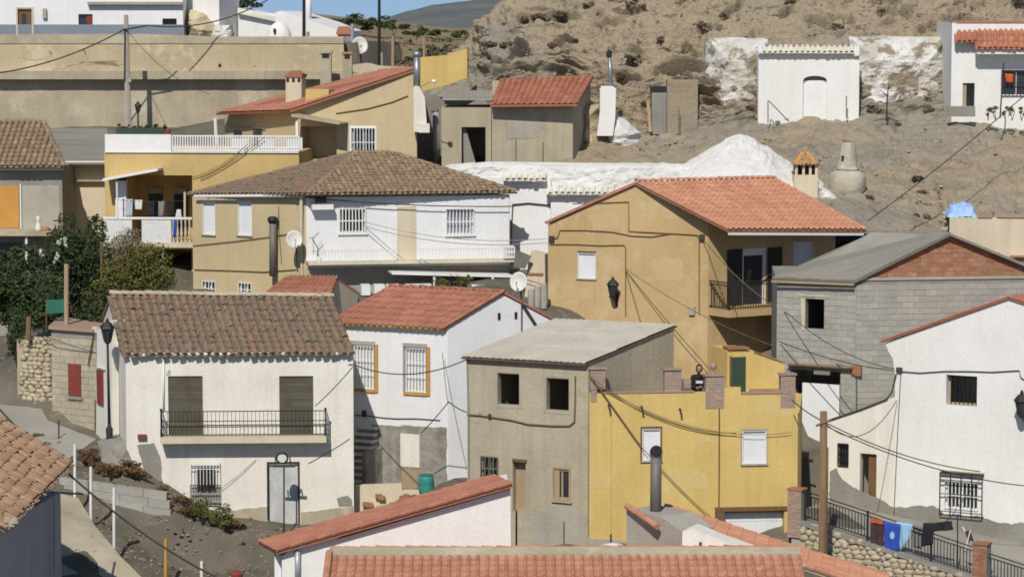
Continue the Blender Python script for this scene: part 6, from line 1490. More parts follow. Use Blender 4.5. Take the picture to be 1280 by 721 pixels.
for u, v in ((645, 195), (679, 200)): p = V(u, v + 6, 126.5); MB().tube([p, V(u, v - 22, 126.5)], .025, 5).build('fence_stake', 'wood', label='thin dark stake before the red roofed shed', cat='stake', group='stakes before the red roofed shed')
# white cave chimney with metal pipe
p = V(757, 170, 131); r = root('white_flue_chimney', 'tall square whitewashed chimney with a thin metal pipe against the cliff', 'chimney', p); g = Face(XY(745, 131, 140), XY(770, 131, 140))
MB().prism([g.hit(746, 170), g.hit(766, 170), g.hit(769, 148), g.hit(770, 111), g.hit(766, 108), g.hit(752, 108), g.hit(750, 112), g.hit(750, 140)], -g.n * .75).build('stack', 'white', r); MB().tube([g.hit(763, 109, -.35), g.hit(763, 92, -.35), g.hit(762, 72, -.35)], [.12, .09, .09], 10).build('pipe', 'steel', r, smooth=True); MB().lathe(g.hit(761.5, 72, -.35), [(.1, 0), (.13, .05), (.12, .25), (.05, .35)], 10).build('cowl', 'black_iron', r)
rough_wall('limed_rock', 'white_rock', g, 765, 140, 800, 184, .4, .7, .1, 'limed boulder at the foot of the tall white cave chimney', 'boulder', seed=9, edge=.7, top=lambda t: 1 - .6 * t); rough_wall('sandy_rock', 'sandwall', g, 722, 132, 752, 185, .3, .6, .12, 'sandy rock mass between red roofed shed and white chimney', 'rock', seed=12, edge=.6, d=-.4)
# door in the cliff
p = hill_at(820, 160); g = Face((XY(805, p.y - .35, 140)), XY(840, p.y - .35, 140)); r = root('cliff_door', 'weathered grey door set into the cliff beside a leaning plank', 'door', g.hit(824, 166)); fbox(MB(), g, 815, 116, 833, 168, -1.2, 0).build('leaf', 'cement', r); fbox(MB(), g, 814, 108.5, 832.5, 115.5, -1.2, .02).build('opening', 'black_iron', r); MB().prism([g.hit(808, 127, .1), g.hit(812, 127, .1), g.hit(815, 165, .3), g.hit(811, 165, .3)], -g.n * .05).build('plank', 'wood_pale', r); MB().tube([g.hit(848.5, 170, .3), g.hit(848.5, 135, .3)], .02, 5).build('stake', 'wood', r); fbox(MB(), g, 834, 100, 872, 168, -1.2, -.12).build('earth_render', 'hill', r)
# ---------------- white cave house with arched door
C0, C1 = XY(948, 133.4, 100), XY(1074, 133.0, 100); H = House('cave_dwelling', 'smooth white cave house front with arched white door and tile eave', [C0, C1, C1 + Vector((0, 5, 0)), C0 + Vector((0, 5, 0))], 14.0, [zt(66, 133)] * 4, 'white')
f = H.front; a, b = f.hit(952, 63, 0), f.hit(1068, 63, 0); q = [a + f.n * .28 - Vector((0, 0, .12)), b + f.n * .28 - Vector((0, 0, .12)), b - f.n * .5 + Vector((0, 0, .14)), a - f.n * .5 + Vector((0, 0, .14))]; k = slab(H.root, 'tile_eave', q, .05, 'white_old'); tiles(k, q, .25, .42, 'barrel', 'tile_white', 100, .02, channel=True, lift=.01); fpart('eave_end', H.root, 'white', f, 948, 56, 953, 68, -.3, .25); fpart('eave_end', H.root, 'white', f, 1067.5, 58, 1074, 70, -.3, .2)
sa, sb, z0, z1 = f.rect(1004, 95, 1033, 149.5); mb = MB(); arch = [f.pt(sa, z0 - .5, .3), f.pt(sb, z0 - .5, .3)] + [f.pt((sa + sb) / 2 + (sb - sa) / 2 * math.cos(t * math.pi / 8), z1 - .2 + .2 * math.sin(t * math.pi / 8), .3) for t in range(9)]; H.cut1.prism(arch, -f.n * .62); szbox(MB(), f, sa + .003, sb - .003, z0 - .3, z1 - .22, -.318, -.2).build('door', 'white_paint', H.root); szbox(MB(), f, sa + .003, sb - .003, z1 - .21, z1 + .01, -.319, -.305).build('fanlight', 'cement', H.root)
H.done()
rough_wall('limed_cave_rock', 'limed_rock', Face(XY(1070, 134.4, 100), XY(1185, 134.6, 100)), 1066, 46, 1188, 150,   .16, 1.1, .11, 'uneven whitewashed rock between the cave front and the red roofed house', 'rock', seed=21, edge=1.3, freq=1.7); rough_wall('limed_cave_rock', 'limed_rock', Face(XY(890, 134.2, 100), XY(955, 134.2, 100)), 884, 48, 962, 164,   .17, 1.1, .11, 'rough half-limed rock face beside the smooth white cave front', 'rock', seed=27, edge=1.3, freq=1.7)
for (u, v0, v1) in ((960, 150, 126), (1058, 144, 120)): MB().tube([V(u, v0 + 4, 132.4), V(u, v1, 132.4)], .025, 5).build('stake', 'wood', label='thin stake before the smooth white cave front', cat='stake', group='stakes before the cave front')
MB().tube([V(961, 126, 132.4), V(986, 152, 132)], .025, 5).build('brace', 'wood', label='slanting pole propped before the smooth white cave front', cat='pole')
p = V(1108, 152, 131.5); r = root('dead_tree', 'small leafless tree before the whitewashed rock', 'tree', p); m = MB(); m.tube([p, V(1109, 125, 131.5), V(1111, 100, 131.5)], [.05, .035, .012], 5)
for a, b, c in ((1109, 120, 1100), (1110, 112, 1118), (1109, 140, 1095), (1109, 142, 1122), (1109, 148, 1090), (1109, 148, 1127)): m.tube([V(a, b, 131.5), V(c, b + 4 if b > 130 else b - 8, 131.2)], [.03, .01], 4)
m.build('branches', 'bark', r)
# ---------------- white house with orange tile awnings, top right
C0, C1 = XY(1190, 132, 100), XY(1400, 131.5, 100); H = House('orange_awning_house', 'white house with orange tiled window canopies at the foot of the cliff', [C0, C1, C1 + Vector((0, 5, 0)), C0 + Vector((0, 5, 0))], 13.5, [zt(28, 132)] * 4, 'white')
f = H.front; fpart('coping', H.root, 'tile_new', f, 1190, 26.5, 1400, 28.8, -.4, .05); fpart('corner_strip', H.root, 'white_cool', f, 1190, 29, 1194, 140, 0, .06)
for (u0, v0, u1, v1, dd) in ((1195.5, 40, 1222, 52, .5), (1221, 38.5, 1400, 61, .9)):
    q = [f.hit(u0, v1, dd), f.hit(u1, v1, dd), f.hit(u1, v0, 0), f.hit(u0, v0, 0)]; k = slab(H.root, 'tile_canopy', q, .06, 'tile_new'); tiles(k, q, .24, .36, 'barrel', 'tile_new', 150, .015, lift=.005, channel=True, seed=int(u0))
fpart('canopy_beam', H.root, 'white', f, 1221, 61.5, 1400, 68, 0, .75, .75)
H.room(f, 1203.5, 104, 1218, 133, 1.5, .1); d = fpart('door', H.root, 'wood_pale', f, 1203.5, 104, 1208, 133, -.2, -.12, 0); w = glass_window(H, f, 1252, 88, 1290, 120, 'white_paint', 'black_iron', 9, 3, .06, 0); H.done()
cloth(f, [(1256, 92), (1267, 93), (1266, 104), (1258, 103)], .12, 'orange_cloth', 'orange cloth hung on the grille of the cliff-foot house'); r = root('garden_wall', 'low dark garden wall with plants before the cliff-foot house', 'wall', f.hit(1200, 142, 1)); fbox(MB(), f, 1184, 133, 1219, 146, .8, 1.0).build('wall', 'cement', r)
MB().tube([V(1250, 148, 129), V(1254.5, 78, 129)], .035, 5).build('antenna_mast', 'cable', label='thin mast before the window of the cliff-foot house', cat='mast')
for k, u in enumerate((1235, 1245, 1257, 1265, 1277)): plant('potted_plant', 'small grey-green plant along the foot of the cliff-foot house', 'plant', V(u, 147, 130.5), .45, (.22, .2), 90, .07, 'leaf_dry' if k % 2 else 'leaf_olive', 300 + k, 4, 2, group='plants along the cliff-foot house')
# ---------------- cream wall, blue tarp
g = Face(XY(1187, 113.4, 300), XY(1420, 112, 300)); r = root('cream_wall_house', 'plain cream wall with tile coping behind the brick gable', 'wall', g.hit(1280, 335, -1)); fbox(MB(), g, 1187, 272, 1420, 345, -.5, 0).build('wall', 'cream', r)
for k, (a, b) in enumerate(((1222, 1240), (1246, 1283), (1288, 1330))): fbox(MB(), g, a, 268, b, 272.5, -.3, .05).build('coping', 'brickpale', r)
fbox(MB(), g, 1262, 321, 1420, 324, .0, .8).build('tile_strip', 'tile_red', r)
p = V(1201, 268, 114); mb = MB(); n = 16
for j in range(n + 1):
    for i in range(n + 1):
        a, b = i / n * 2 - 1, j / n * 2 - 1; z = .52 * (1 - abs(a) ** 4) * (1 - .6 * b * b) + fbm(Vector((a * 3.5, b * 3.5, 3))) * .22; mb.v.append((p.x + a * .60 + fbm(Vector((a * 2, b * 2, 8))) * .08, p.y + b * .5, p.z - .08 + (z if abs(a) < 1 and abs(b) < 1 else fbm(Vector((a * 3, b * 3, 1))) * .1)))
mb.f = [(j * (n + 1) + i, j * (n + 1) + i + 1, (j + 1) * (n + 1) + i + 1, (j + 1) * (n + 1) + i) for j in range(n) for i in range(n)]; mb.build('blue_tarpaulin', 'tarp', label='light blue tarpaulin draped over a heap on the wall end', cat='tarpaulin', smooth=True)
g2 = Face(XY(1183, 114.2, 300), XY(1225, 114.2, 300)); r = root('rubble_pier', 'rough stone pier carrying the blue tarpaulin', 'pier', g2.hit(1200, 300)); fbox(MB(), g2, 1184, 263, 1218, 312, -.7, 0).build('core', 'cement_light', r); rubble(r, g2, [(g2.sz(1184, 0)[0], g2.sz(1184, 300)[1]), (g2.sz(1217, 0)[0], g2.sz(1184, 300)[1]), (g2.sz(1217, 0)[0], g2.sz(1184, 263)[1]), (g2.sz(1184, 0)[0], g2.sz(1184, 263)[1])], .22, 'stone', 60, 4)
# ---------------- clutter behind the gable roof
g = Face(XY(620, 116, 330), XY(690, 115.5, 330)); r = root('cream_chimney_block', 'cream chimney block with brick course behind the roof dish', 'chimney', g.hit(665, 380)); MB().prism([g.hit(655, 378), g.hit(682, 378), g.hit(681, 318), g.hit(664, 314), g.hit(660, 330)], -g.n * .8).build('block', 'cream', r); fbox(MB(), g, 660, 341, 679, 344, 0, .05).build('brick_course', 'brick', r)
r = root('leaning_board', 'dark grey board leaning beside the roof dish', 'board', g.hit(652, 338, .4)); MB().prism([g.hit(644, 312, .4), g.hit(664, 320, .4), g.hit(656, 336, .4), g.hit(642, 334, .4)][::-1], -g.n * .06).build('board', 'rusty_flue', r)
r = root('bird_cage', 'small white wire cage at the end of the white balcony', 'cage', UF.hit(635, 323, 1.0)); bars(UF, 630, 309, 643, 322, 1.0, 5, 3, .025).build('front', 'white_paint', r); bars(UF, 630, 309, 643, 322, .6, 5, 3, .025).build('back', 'white_paint', r); fbox(MB(), UF, 630, 308, 643, 310, .6, 1.0).build('top', 'white_paint', r)
for k, (u, Y) in enumerate(((664, 112.6), (672, 112.6), (680, 112.4))): p = V(u, 376, Y); MB().lathe(p, [(.12, -.3), (.14, .2), (.12, .45 + .1 * k), (.03, .5 + .1 * k)], 8).build('roof_jar', 'cement_light', label='grey jar-like vent standing among clutter beside the roof dish', cat='vent', group='vents beside the roof dish')
for k, (u, h) in enumerate(((556, .75), (574, .85))): plant('potted_shrub', 'dark shrub growing between the white balcony and the red roof', 'shrub', V(u, 364, 113.5) - Vector((0, 0, .2)), h, (.5, .4), 420, .07, 'leaf_olive', 40 + k, 7, 4, group='shrubs behind the red gable roof')
for k, (u0, u1) in enumerate(((452, 463), (468, 481), (484, 500), (508, 540), (590, 612))): fbox(MB(), UF, u0, 356, u1, 369, 1.7, 2.2, 2.2).build('plant_trough', 'white_paint', label='white plant trough in the shade below the balcony', cat='planter', group='white troughs below the balcony')
# ================================================================== FOREGROUND ROOFS
g = Face(XY(352, 84, 680), XY(640, 84.3, 640)); H = House.__new__(House); r = root('white_leanto_house', 'white walled house with a pink-red tiled lean-to roof edge', 'house', g.hit(500, 720, -1.5)); H.root = r
MB().prism([g.pt(0, -.5), g.pt(g.len, -.5), g.hit(638, 611), g.hit(356, 692.5), g.pt(0, g.hit(352, 694).z)], -g.n * 2.9).build('wall', 'white', r)
q = [V(328, 683, 83.8), V(347, 688, 83.7), V(640, 606, 84.0), V(612, 594, 87.0)]
q = [V(323, 677, 87.0), V(345, 689, 83.75), V(640, 605.5, 84.05), V(618, 594.5, 87.2)]
rf = slab(r, 'roof', q, .09, 'tile_red'); tiles(rf, q, .24, .40, 'flat', 'tile_red', 300, .006, lift=.01)
g3 = MB(); a, b = q[1], q[2]
for i in range(17): g3.tube([a.lerp(b, i / 17) + Vector((0, 0, .05)), a.lerp(b, (i + .97) / 17) + Vector((0, 0, .07))], .075, 7)
g3.build('verge_tiles', 'tile_red', rf); patch(r, g, [(356, 690), (420, 668), (430, 668), (420, 673), (362, 694)], .0, 'white_cool', 'verge_mortar', .03, .03)
MB().tube([g.hit(372, 688, .06), g.hit(372, 730, .06)], .09, 10).build('drainpipe', 'galv', r, smooth=True); fpart('wall_return', r, 'white_cool', g, 343, 693, 352, 760, -1.2, -.6)
# large tiled roof at the bottom edge
q = [V(404, 800, 74.5), V(1085, 800, 74.5), V(1000, 690, 79.2), V(412, 691, 79.2)]
r = root('foreground_tiled_house', 'big salmon tiled roof with pale mortared ridge along the bottom', 'house', (q[0] + q[1]) / 2 - Vector((0, -2.5, 6)))
MB().prism([Vector((q[0].x + .3, 75, 0)), Vector((q[1].x - .4, 75, 0)), Vector((q[1].x - .4, 75, q[0].z)), Vector((q[0].x + .3, 75, q[0].z))], (0, 8.2, 0)).build('wall', 'white', r); zz = q[3].z
MB().prism([Vector((q[0].x + .35, 75, q[0].z - .05)), Vector((q[0].x + .35, 83.1, q[0].z - .05)), Vector((q[0].x + .35, 79.2, zz - .15))], (q[2].x - q[3].x - .5, 0, 0)).build('gable', 'white', r)
q[1] = Vector((q[2].x, q[1].y, q[1].z)); q[0] = Vector((q[3].x, q[0].y, q[0].z))
rf = slab(r, 'roof', q, .08, 'tile_salmon'); qq = [q[0], q[1], q[2] - Vector((0, .15, .09)), q[3] - Vector((0, .15, .09))]
P0 = q[3].lerp(q[0], .62); P1 = q[2].lerp(q[1], .62)
tiles(rf, [P0, P1, qq[2], qq[3]], .262, .30, 'flat', 'tile_salmon', 300, .006, lift=.015, seed=31); tiles(rf, [q[0], q[1], P1, P0], .262, .30, 'flat', 'tile_salmon', 0, .006, lift=.015, seed=32)
mrt = MB().prism([q[3] - Vector((0, .17, .07)), q[2] - Vector((0, .17, .07)), q[2] + Vector((0, .1, .08)), q[3] + Vector((0, .1, .08))], (0, 0, .06)).build('ridge_mortar', 'concrete', rf); ridge_caps(rf, q[3] + Vector((0, .2, .06)), q[2] + Vector((0, .2, .06)), .24, .42, 'tile_salmon'); slab(r, 'roof', [Vector((q[2].x, 83.6, q[0].z)), Vector((q[3].x, 83.6, q[0].z)), q[3] + Vector((0, .3, 0)), q[2] + Vector((0, .3, 0))], .08, 'tile_salmon')
g3 = MB(); a, b = q[0], q[3] + Vector((0, -.1, -.05))
for i in range(14): g3.tube([a.lerp(b, i / 14) + Vector((0, 0, .08)), a.lerp(b, (i + .97) / 14) + Vector((0, 0, .1))], .10, 8)
g3.build('verge_tiles', 'tile_salmon', rf)
MB().lathe(V(766, 685, 82), [(.42, -.1), (.4, .02), (.3, .1), (.1, .15), (.05, .16)], 16).build('skylight_dome', 'white_paint', label='white dome behind the ridge of the salmon roof', cat='dome', smooth=True); MB().tube([V(764, 690, 83), V(763.5, 667, 83)], .03, 6).build('rod', 'cable', label='short dark rod beside the white dome', cat='rod')
# roof sloping down to the right with the flue
g = Face(XY(783, 82.5, 660), XY(852, 80.6, 680)); r = root('grey_gable_house', 'grey walled house with salmon verge tiles sloping down to the right', 'house', g.hit(820, 700, -1))
MB().prism([g.hit(783, 760), g.hit(852, 760), g.hit(852, 664), g.hit(826, 645), g.hit(783, 636)], -g.n * 1.2).build('wall', 'cement_light', r)
q = [V(822, 648, 81.6), V(1110, 742, 79.8), V(1110, 722, 82.6), V(832, 637, 84.4)]; up3 = (q[3] - q[0])
rf = slab(r, 'roof', [q[0], q[1], q[2], q[3]], .1, 'concrete')
tiles(rf, [q[1], q[2], q[3], q[0]], .24, .4, 'flat', 'tile_salmon', 200, .008, updir=q[0] - q[1], lift=.01)
for (a, b) in ((q[0], q[1]), (q[3], q[2]), (V(783, 634, 82.4), V(822, 660, 81.0))):
    g3 = MB(); n = max(3, int((b - a).length / .42))
    for i in range(n): g3.tube([a.lerp(b, i / n) + Vector((0, 0, .06)), a.lerp(b, (i + .97) / n) + Vector((0, 0, .045))], .095, 8)
    g3.build('verge_tiles', 'tile_salmon', rf)
MB().prism([V(783, 637, 82.4), V(822, 662, 81.0), V(828, 648, 82.5), V(800, 638, 83.3)], (0, 0, .05)).build('roof_fillet', 'cement_light', r)
g = Face(XY(850, 80.5, 680), XY(1000, 79.6, 690)); MB().prism([g.hit(851, 760), g.hit(1000, 760), g.hit(1000, 712), g.hit(950, 692), g.hit(900, 674), g.hit(866, 660), g.hit(853, 664)], -g.n * .8).build('wall', 'white_old', r); fpart('weep_hole', r, 'black_iron', g, 874, 677, 877, 688, -.01, .02)
p = V(819.5, 650, 82.2); fl_ = root('stove_flue', 'tall grey stove flue with a round elbow cowl before the yellow house', 'chimney', p); MB().lathe(p, [(.3, -.2), (.28, .05), (.17, .2)], 10).build('mortar_collar', 'concrete', fl_); MB().tube([p, V(820, 571, 82.2)], .165, 14).build('pipe', 'rusty_flue', fl_, smooth=True)
e = V(820, 571, 82.2); MB().tube([e - Vector((0, 0, .02)), e + Vector((0, 0, .06)), e + Vector((0, -.05, .16)), e + Vector((0, -.16, .2))], [.165, .18, .19, .17], 14, caps=False).build('elbow', 'steel', fl_, smooth=True); MB().tube([e + Vector((0, -.14, .2)), e + Vector((0, -.15, .2))], .15, 14).build('mouth', 'black_iron', fl_)
# bottom-left tiled house
g = Face(XY(-60, 84.5, 640), XY(74, 80.8, 650)); g = Face(XY(2, 79.0, 660), XY(76, 86.5, 640))
r = root('sandy_tile_house', 'house with sandy barrel-tile roof and shaded grey side wall in the corner', 'house', g.hit(30, 730, -1))
q = [V(8, 662, 78.6), V(90, 579, 86.8), V(-28, 506, 88.5), V(-140, 588, 80)]
MB().prism([Vector((g.A.x - .6, g.A.y - .5, 0)), Vector((g.B.x, g.B.y, 0)), Vector((g.B.x - 6, g.B.y + 4, 0)), Vector((g.A.x - 7, g.A.y + 3, 0))], (0, 0, q[0].z - .25)).build('wall', 'grey_paint', r)
rf = slab(r, 'roof', q, .1, 'underroof'); tiles(rf, q, .24, .40, 'barrel', 'tile_front', 300, .03, channel=True, lift=.02, seed=44)
for k, (u, v) in enumerate(((10, 650), (14, 655), (18, 651))): MB().lathe(V(u, v, 78.8), [(.14, -.05), (.12, .08), (.02, .12)], 8).build('mortar_lump', 'concrete', rf)
MB().tube([g.hit(69, 622, .1), g.hit(69, 720, .1)], .05, 8).build('drainpipe', 'galv', r)
# ================================================================== LEFT: BLOCK SHED, RUBBLE WALL, BANK, POSTS
b0, b1, b2 = XY(65, 105.5, 480), XY(121, 104.3, 480), XY(131, 106.5, 480)
H = House('block_shed', 'small shed of tan concrete blocks with dark red shutters', [b0, b1, b2, XY(75, 109, 480)], 4.2, [zt(413, 105)] * 4, 'mortar')
f = H.front; a, b, z0, z1 = f.rect(65, 413, 121, 545); wx = f.rect(85, 454, 101, 495)
courses(H.root, f, [(0, z0), (f.len, z0), (f.len, z1), (0, z1)], .45, .235, 'block_tan', 'block', .012, .018, excl=[wx], seed=9)
slab(H.root, 'roof', [Vector((p.x, p.y, zt(413, 105) + .12)) for p in (b0 + f.n * .15, b1 + f.n * .15, b2, XY(75, 109, 480))], .11, 'brickpale')
m = fbox(MB(), f, 85, 454, 101, 495, .0, .05).build('shutter', 'dark_red', H.root); fpart('sill', H.root, 'cement', f, 84, 495.5, 102, 500, .0, .09)
MB().tube([f.hit(117, 418, .1), f.hit(110, 456, .12)], .025, 5).build('bar', 'cable', H.root); MB().tube([f.hit(119.5, 500, .05), f.hit(119.5, 548, .05)], .04, 6).build('pipe', 'wood', H.root); fpart('corner_mortar', H.root, 'cream', f, 115, 408, 121, 416, -.1, .05)
f2 = Face(XY(121, 103.6, 480), XY(133, 102.6, 480)); sh = root('limed_wall', 'narrow whitewashed wall with a narrow red shutter beside the lamp post', 'wall', f2.hit(126, 556)); MB().prism([f2.hit(120, 560), f2.hit(140, 552), f2.hit(140, 400), f2.hit(135, 400), f2.hit(121, 412)], -f2.n * .5).build('wall', 'white_old', sh); fpart('shutter', sh, 'dark_red', f2, 120.5, 462, 128, 507, 0, .06); fpart('surround', sh, 'cream', f2, 119.5, 458, 129.5, 462, 0, .08)
g = Face(XY(20, 106.4, 480), XY(66, 105.7, 480)); r = root('rubble_stone_wall', 'rubble stone wall end rising beside the concrete street', 'wall', g.hit(45, 532)); fbox(MB(), g, 21, 424, 65, 540, -1.2, -.06, -.06).build('core', 'concrete', r)
s0, z0 = g.sz(22, 527); s1, z1 = g.sz(64, 423); rubble(r, g, [(s0, z0), (s1, z0), (s1, z1), (s0 + .35, z1)], .20, 'stone', 200, 14, -.03)
MB().tube([V(35, 425, 105.8), V(36, 396, 105.8)], .1, 7).build('wooden_post', 'wood_pole', label='short thick post standing on the rubble stone wall', cat='post'); MB().tube([V(83, 414, 106), V(83, 330, 106)], .09, 7).build('wooden_post', 'wood_pale', label='pale wooden post rising behind the block shed', cat='post')
g = Face(XY(56, 107, 380), XY(82, 107, 380)); r = root('green_sheet', 'dark green sheet panel hung in the trees above the block shed', 'panel', g.hit(68, 412)); MB().prism([g.hit(57, 375), g.hit(80, 374), g.hit(80, 391), g.hit(59, 392)][::-1], -g.n * .05).build('sheet', 'green_panel', r); MB().tube([g.hit(58, 374, -.06), g.hit(58, 415, -.06)], .03, 5).build('stake', 'wood', r)
# lamp post
p0 = V(137, 557, 100.9); p1 = V(134.5, 428, 100.9); r = root('street_lamp', 'tall black iron street lamp with lantern beside the white house gable', 'lamp', p0)
hh = (p1 - p0).length; MB().lathe(p0 - Vector((0, 0, .1)), [(.17, 0), (.17, .15), (.11, .3), (.13, .7), (.07, .8), (.06, .9)], 12).build('base', 'black_iron', r, smooth=True); MB().tube([p0 + Vector((0, 0, .7)), p1], [.055, .042], 8).build('post', 'black_iron', r, smooth=True); head(r, p1, 1.25)
# flood lamp on a post by the galvanized door
p0 = V(355, 662, 98.9); p1 = V(355, 581, 98.9); r = root('flood_lamp', 'round flood lamp on a thin black post before the galvanized door', 'lamp', p0); MB().tube([p0 - Vector((0, 0, .2)), p1], .03, 6).build('post', 'black_iron', r); MB().tube([V(341, 582, 98.9), V(369, 582, 98.9)], .05, 6).build('arm', 'black_iron', r)
c = V(353, 571, 98.9); MB().tube([c + Vector((0, .18, 0)), c + Vector((0, .1, 0)), c, c + Vector((0, -.1, -.02))], [.06, .13, .20, .22], 14).build('housing', 'black_iron', r, smooth=True); MB().tube([c + Vector((0, -.1, -.02)), c + Vector((0, -.125, -.02))], [.17, .15], 14).build('lens', 'dish', r); MB().tube([V(345, 582, 98.9), V(344, 571, 98.9)], .025, 5).build('yoke', 'black_iron', r); MB().tube([V(364, 582, 98.9), V(362, 571, 98.9)], .025, 5).build('yoke', 'black_iron', r)
# loose course of long blocks holding the bank
g = Face(XY(70, 98.6, 610), XY(216, 98.2, 630)); r = root('block_retaining_wall', 'low wall of long grey concrete blocks holding the earth bank', 'wall', g.hit(150, 645, -.3))
rn2 = random.Random(3)
for j in range(3):
    for i in range(4):
        u0 = 74 + i * 35 + (j % 2) * 6; u1 = u0 + 34.4; t = lambda u: 596 + (u - 74) * .147 + j * 10.4
        if u1 > 216 - (2 - j) * 4: u1 = 216 - (2 - j) * 4
        if u1 - u0 < 8: continue
        d = -.16 + j * .04 + rn2.uniform(-.02, .02)
        MB().prism([g.hit(u0, t(u0) + 9.8, d), g.hit(u1, t(u1) + 9.8, d), g.hit(u1, t(u1), d), g.hit(u0, t(u0), d)], -g.n * .28).build('block', 'block', r)
for (u, v0, v1, Y, mt, lab, rad) in ((93.5, 632, 555, 97.3, 'white_paint', 'white pipe post at the top of the concrete path', .048), (113.5, 656, 583, 96.2, 'white_paint', 'white pipe post halfway down the concrete path', .05), (142.5, 690, 609, 94.8, 'white_paint', 'tallest white pipe post at the edge of the earth bank', .05), (252, 740, 701, 93.5, 'white_paint', 'white pipe post at the foot of the earth slope', .055), (207, 745, 673, 94, 'yellow_pipe', 'yellow pipe post on the earth slope', .05), (73.5, 560, 525, 101.5, 'black_iron', 'thin dark stake at the street edge', .025)):
    MB().tube([V(u, v0 + 6, Y), V(u, v1, Y)], rad, 8).build('pipe_post' if rad > .03 else 'stake', mt, label=lab, cat='post')
MB().lathe(V(296, 717, 93.5), [(.18, -.2), (.2, .0), (.12, .12), (.03, .16)], 10).build('red_bucket', 'dark_red', label='red object lying at the foot of the earth slope', cat='bucket')
for k, (u, v, s, mt, Y) in enumerate(((118, 580, .55, 'leaf_rust', 99.6), (106, 570, .6, 'leaf_rust', 99.9), (112, 575, .6, 'leaf_rust', 99.8), (160, 585, .6, 'leaf_rust', 99.3), (140, 592, .6, 'leaf_rust', 99.0), (168, 594, .6, 'leaf_rust', 99.1), (128, 590, .55, 'leaf_rust', 99.1), (232, 640, .5, 'leaf_rust', 98.6), (150, 590, .5, 'leaf_rust', 99.2), (175, 597, .5, 'leaf_rust', 99.2), (132, 588, .45, 'leaf_rust', 99.4), (200, 612, .4, 'leaf_rust', 99), (225, 632, .6, 'leaf_rust', 98.8), (243, 642, .95, 'leaf_olive', 98.6), (254, 646, .9, 'leaf_olive', 98.5), (265, 650, .95, 'leaf_olive', 98.6), (288, 656, .7, 'leaf_olive', 98.5), (280, 655, .6, 'leaf_olive', 98.6), (45, 545, .35, 'leaf_olive', 102), (35, 548, .35, 'leaf_olive', 102), (298, 655, .4, 'leaf_dry', 98.8))):
    plant('weed', 'clump of rusty dry weeds on the bank above the block wall' if mt == 'leaf_rust' else ('low green weed clump below the barred window' if Y < 99 else 'green weed tuft at the street edge'), 'weed', V(u, v + 6, Y), s * .8, (s * .7, s * .5), 420, .05, mt, 500 + k, 8, 4, group='weeds on the bank' if mt == 'leaf_rust' else ('green weeds below the window' if Y < 99 else 'weeds at the street edge'))
rough_wall('rubble_bank', 'cement', Face(XY(112, 100.2, 580), XY(166, 99.9, 580)), 112, 552, 168, 600, .35, .5, .08, 'stony grey bank under the street lamp', 'bank', seed=14, edge=.4, lean=.5)
for k in range(26):
    q = random.Random(k); u = q.uniform(205, 330); v = q.uniform(655, 715); Y = 98.2 - (v - 655) * .012; p = V(u, v, Y); p.z = gz1(p.x, p.y); s = q.uniform(.05, .13)
    ob = bpy.data.objects.new('stone', stone_mesh(k + 90).mesh('stone', smooth=True)); ob.data.materials.append(M['stone'] if k % 3 == 0 else M['dirt']); ob.location = p; ob.scale = (s * 1.3, s, s * .7); col.objects.link(ob); tag(ob, 'loose stone on the dark earth slope below the barred window', 'stone', 'stones on the earth slope')
# rubble court beside the barrel
g = Face(XY(442, 101.2, 620), XY(540, 101.2, 620)); r = root('broken_yard_wall', 'broken cream yard wall with loose bricks beside the stair', 'wall', g.hit(490, 650)); MB().prism([g.hit(443, 655), g.hit(560, 655), g.hit(560, 612), g.hit(545, 614), g.hit(503, 613), g.hit(502, 605), g.hit(444, 607)], -g.n * .35).build('wall', 'cream', r)
for k, (u, v) in enumerate(((473, 620), (477, 622), (457, 630), (462, 631), (503, 622), (508, 620))): g_ = g.off(.05 + k * .01); fbox(MB(), g_, u - 4, v - 2.5, u + 4, v + 2.5, 0, .12).build('brick', 'brick', r)
p = V(533, 613, 100.5); r = root('water_barrel', 'teal plastic barrel standing in the broken yard', 'barrel', p - Vector((0, 0, .12))); MB().lathe(p - Vector((0, 0, .12)), [(.24, 0), (.27, .08), (.28, .3), (.275, .32), (.28, .34), (.27, .56), (.24, .66), (.2, .67)], 16).build('body', 'barrel', r, smooth=True); MB().lathe(p + Vector((0, 0, .54)), [(.25, 0), (.25, .03), (.2, .05)], 16).build('rim', 'green_panel', r)
for u, v in ((645.5, 685), (705, 690)): MB().tube([V(u, 700, 88), V(u, 637 if u < 650 else 652, 88)], .03, 6).build('iron_rod', 'rusty_flue', label='rusty reinforcing rod standing before the grey rendered house', cat='rod', group='rods before the grey house')
# wooden utility pole by the railing
p0, p1 = V(1029, 720, 88.5), V(1029.5, 514, 88.5); r = root('wooden_pole', 'brown wooden utility pole rising before the street railing', 'pole', p0 - Vector((0, 0, 1.2))); MB().tube([p0 - Vector((0, 0, 1.2)), p0, p1], [.17, .16, .11], 10).build('shaft', 'wood_pole', r, smooth=True); MB().tube([V(1020, 532, 88.4), V(1040, 524, 88.4)], .04, 6).build('crossarm', 'wood_pole', r); PT = V(1030, 527, 88.4)
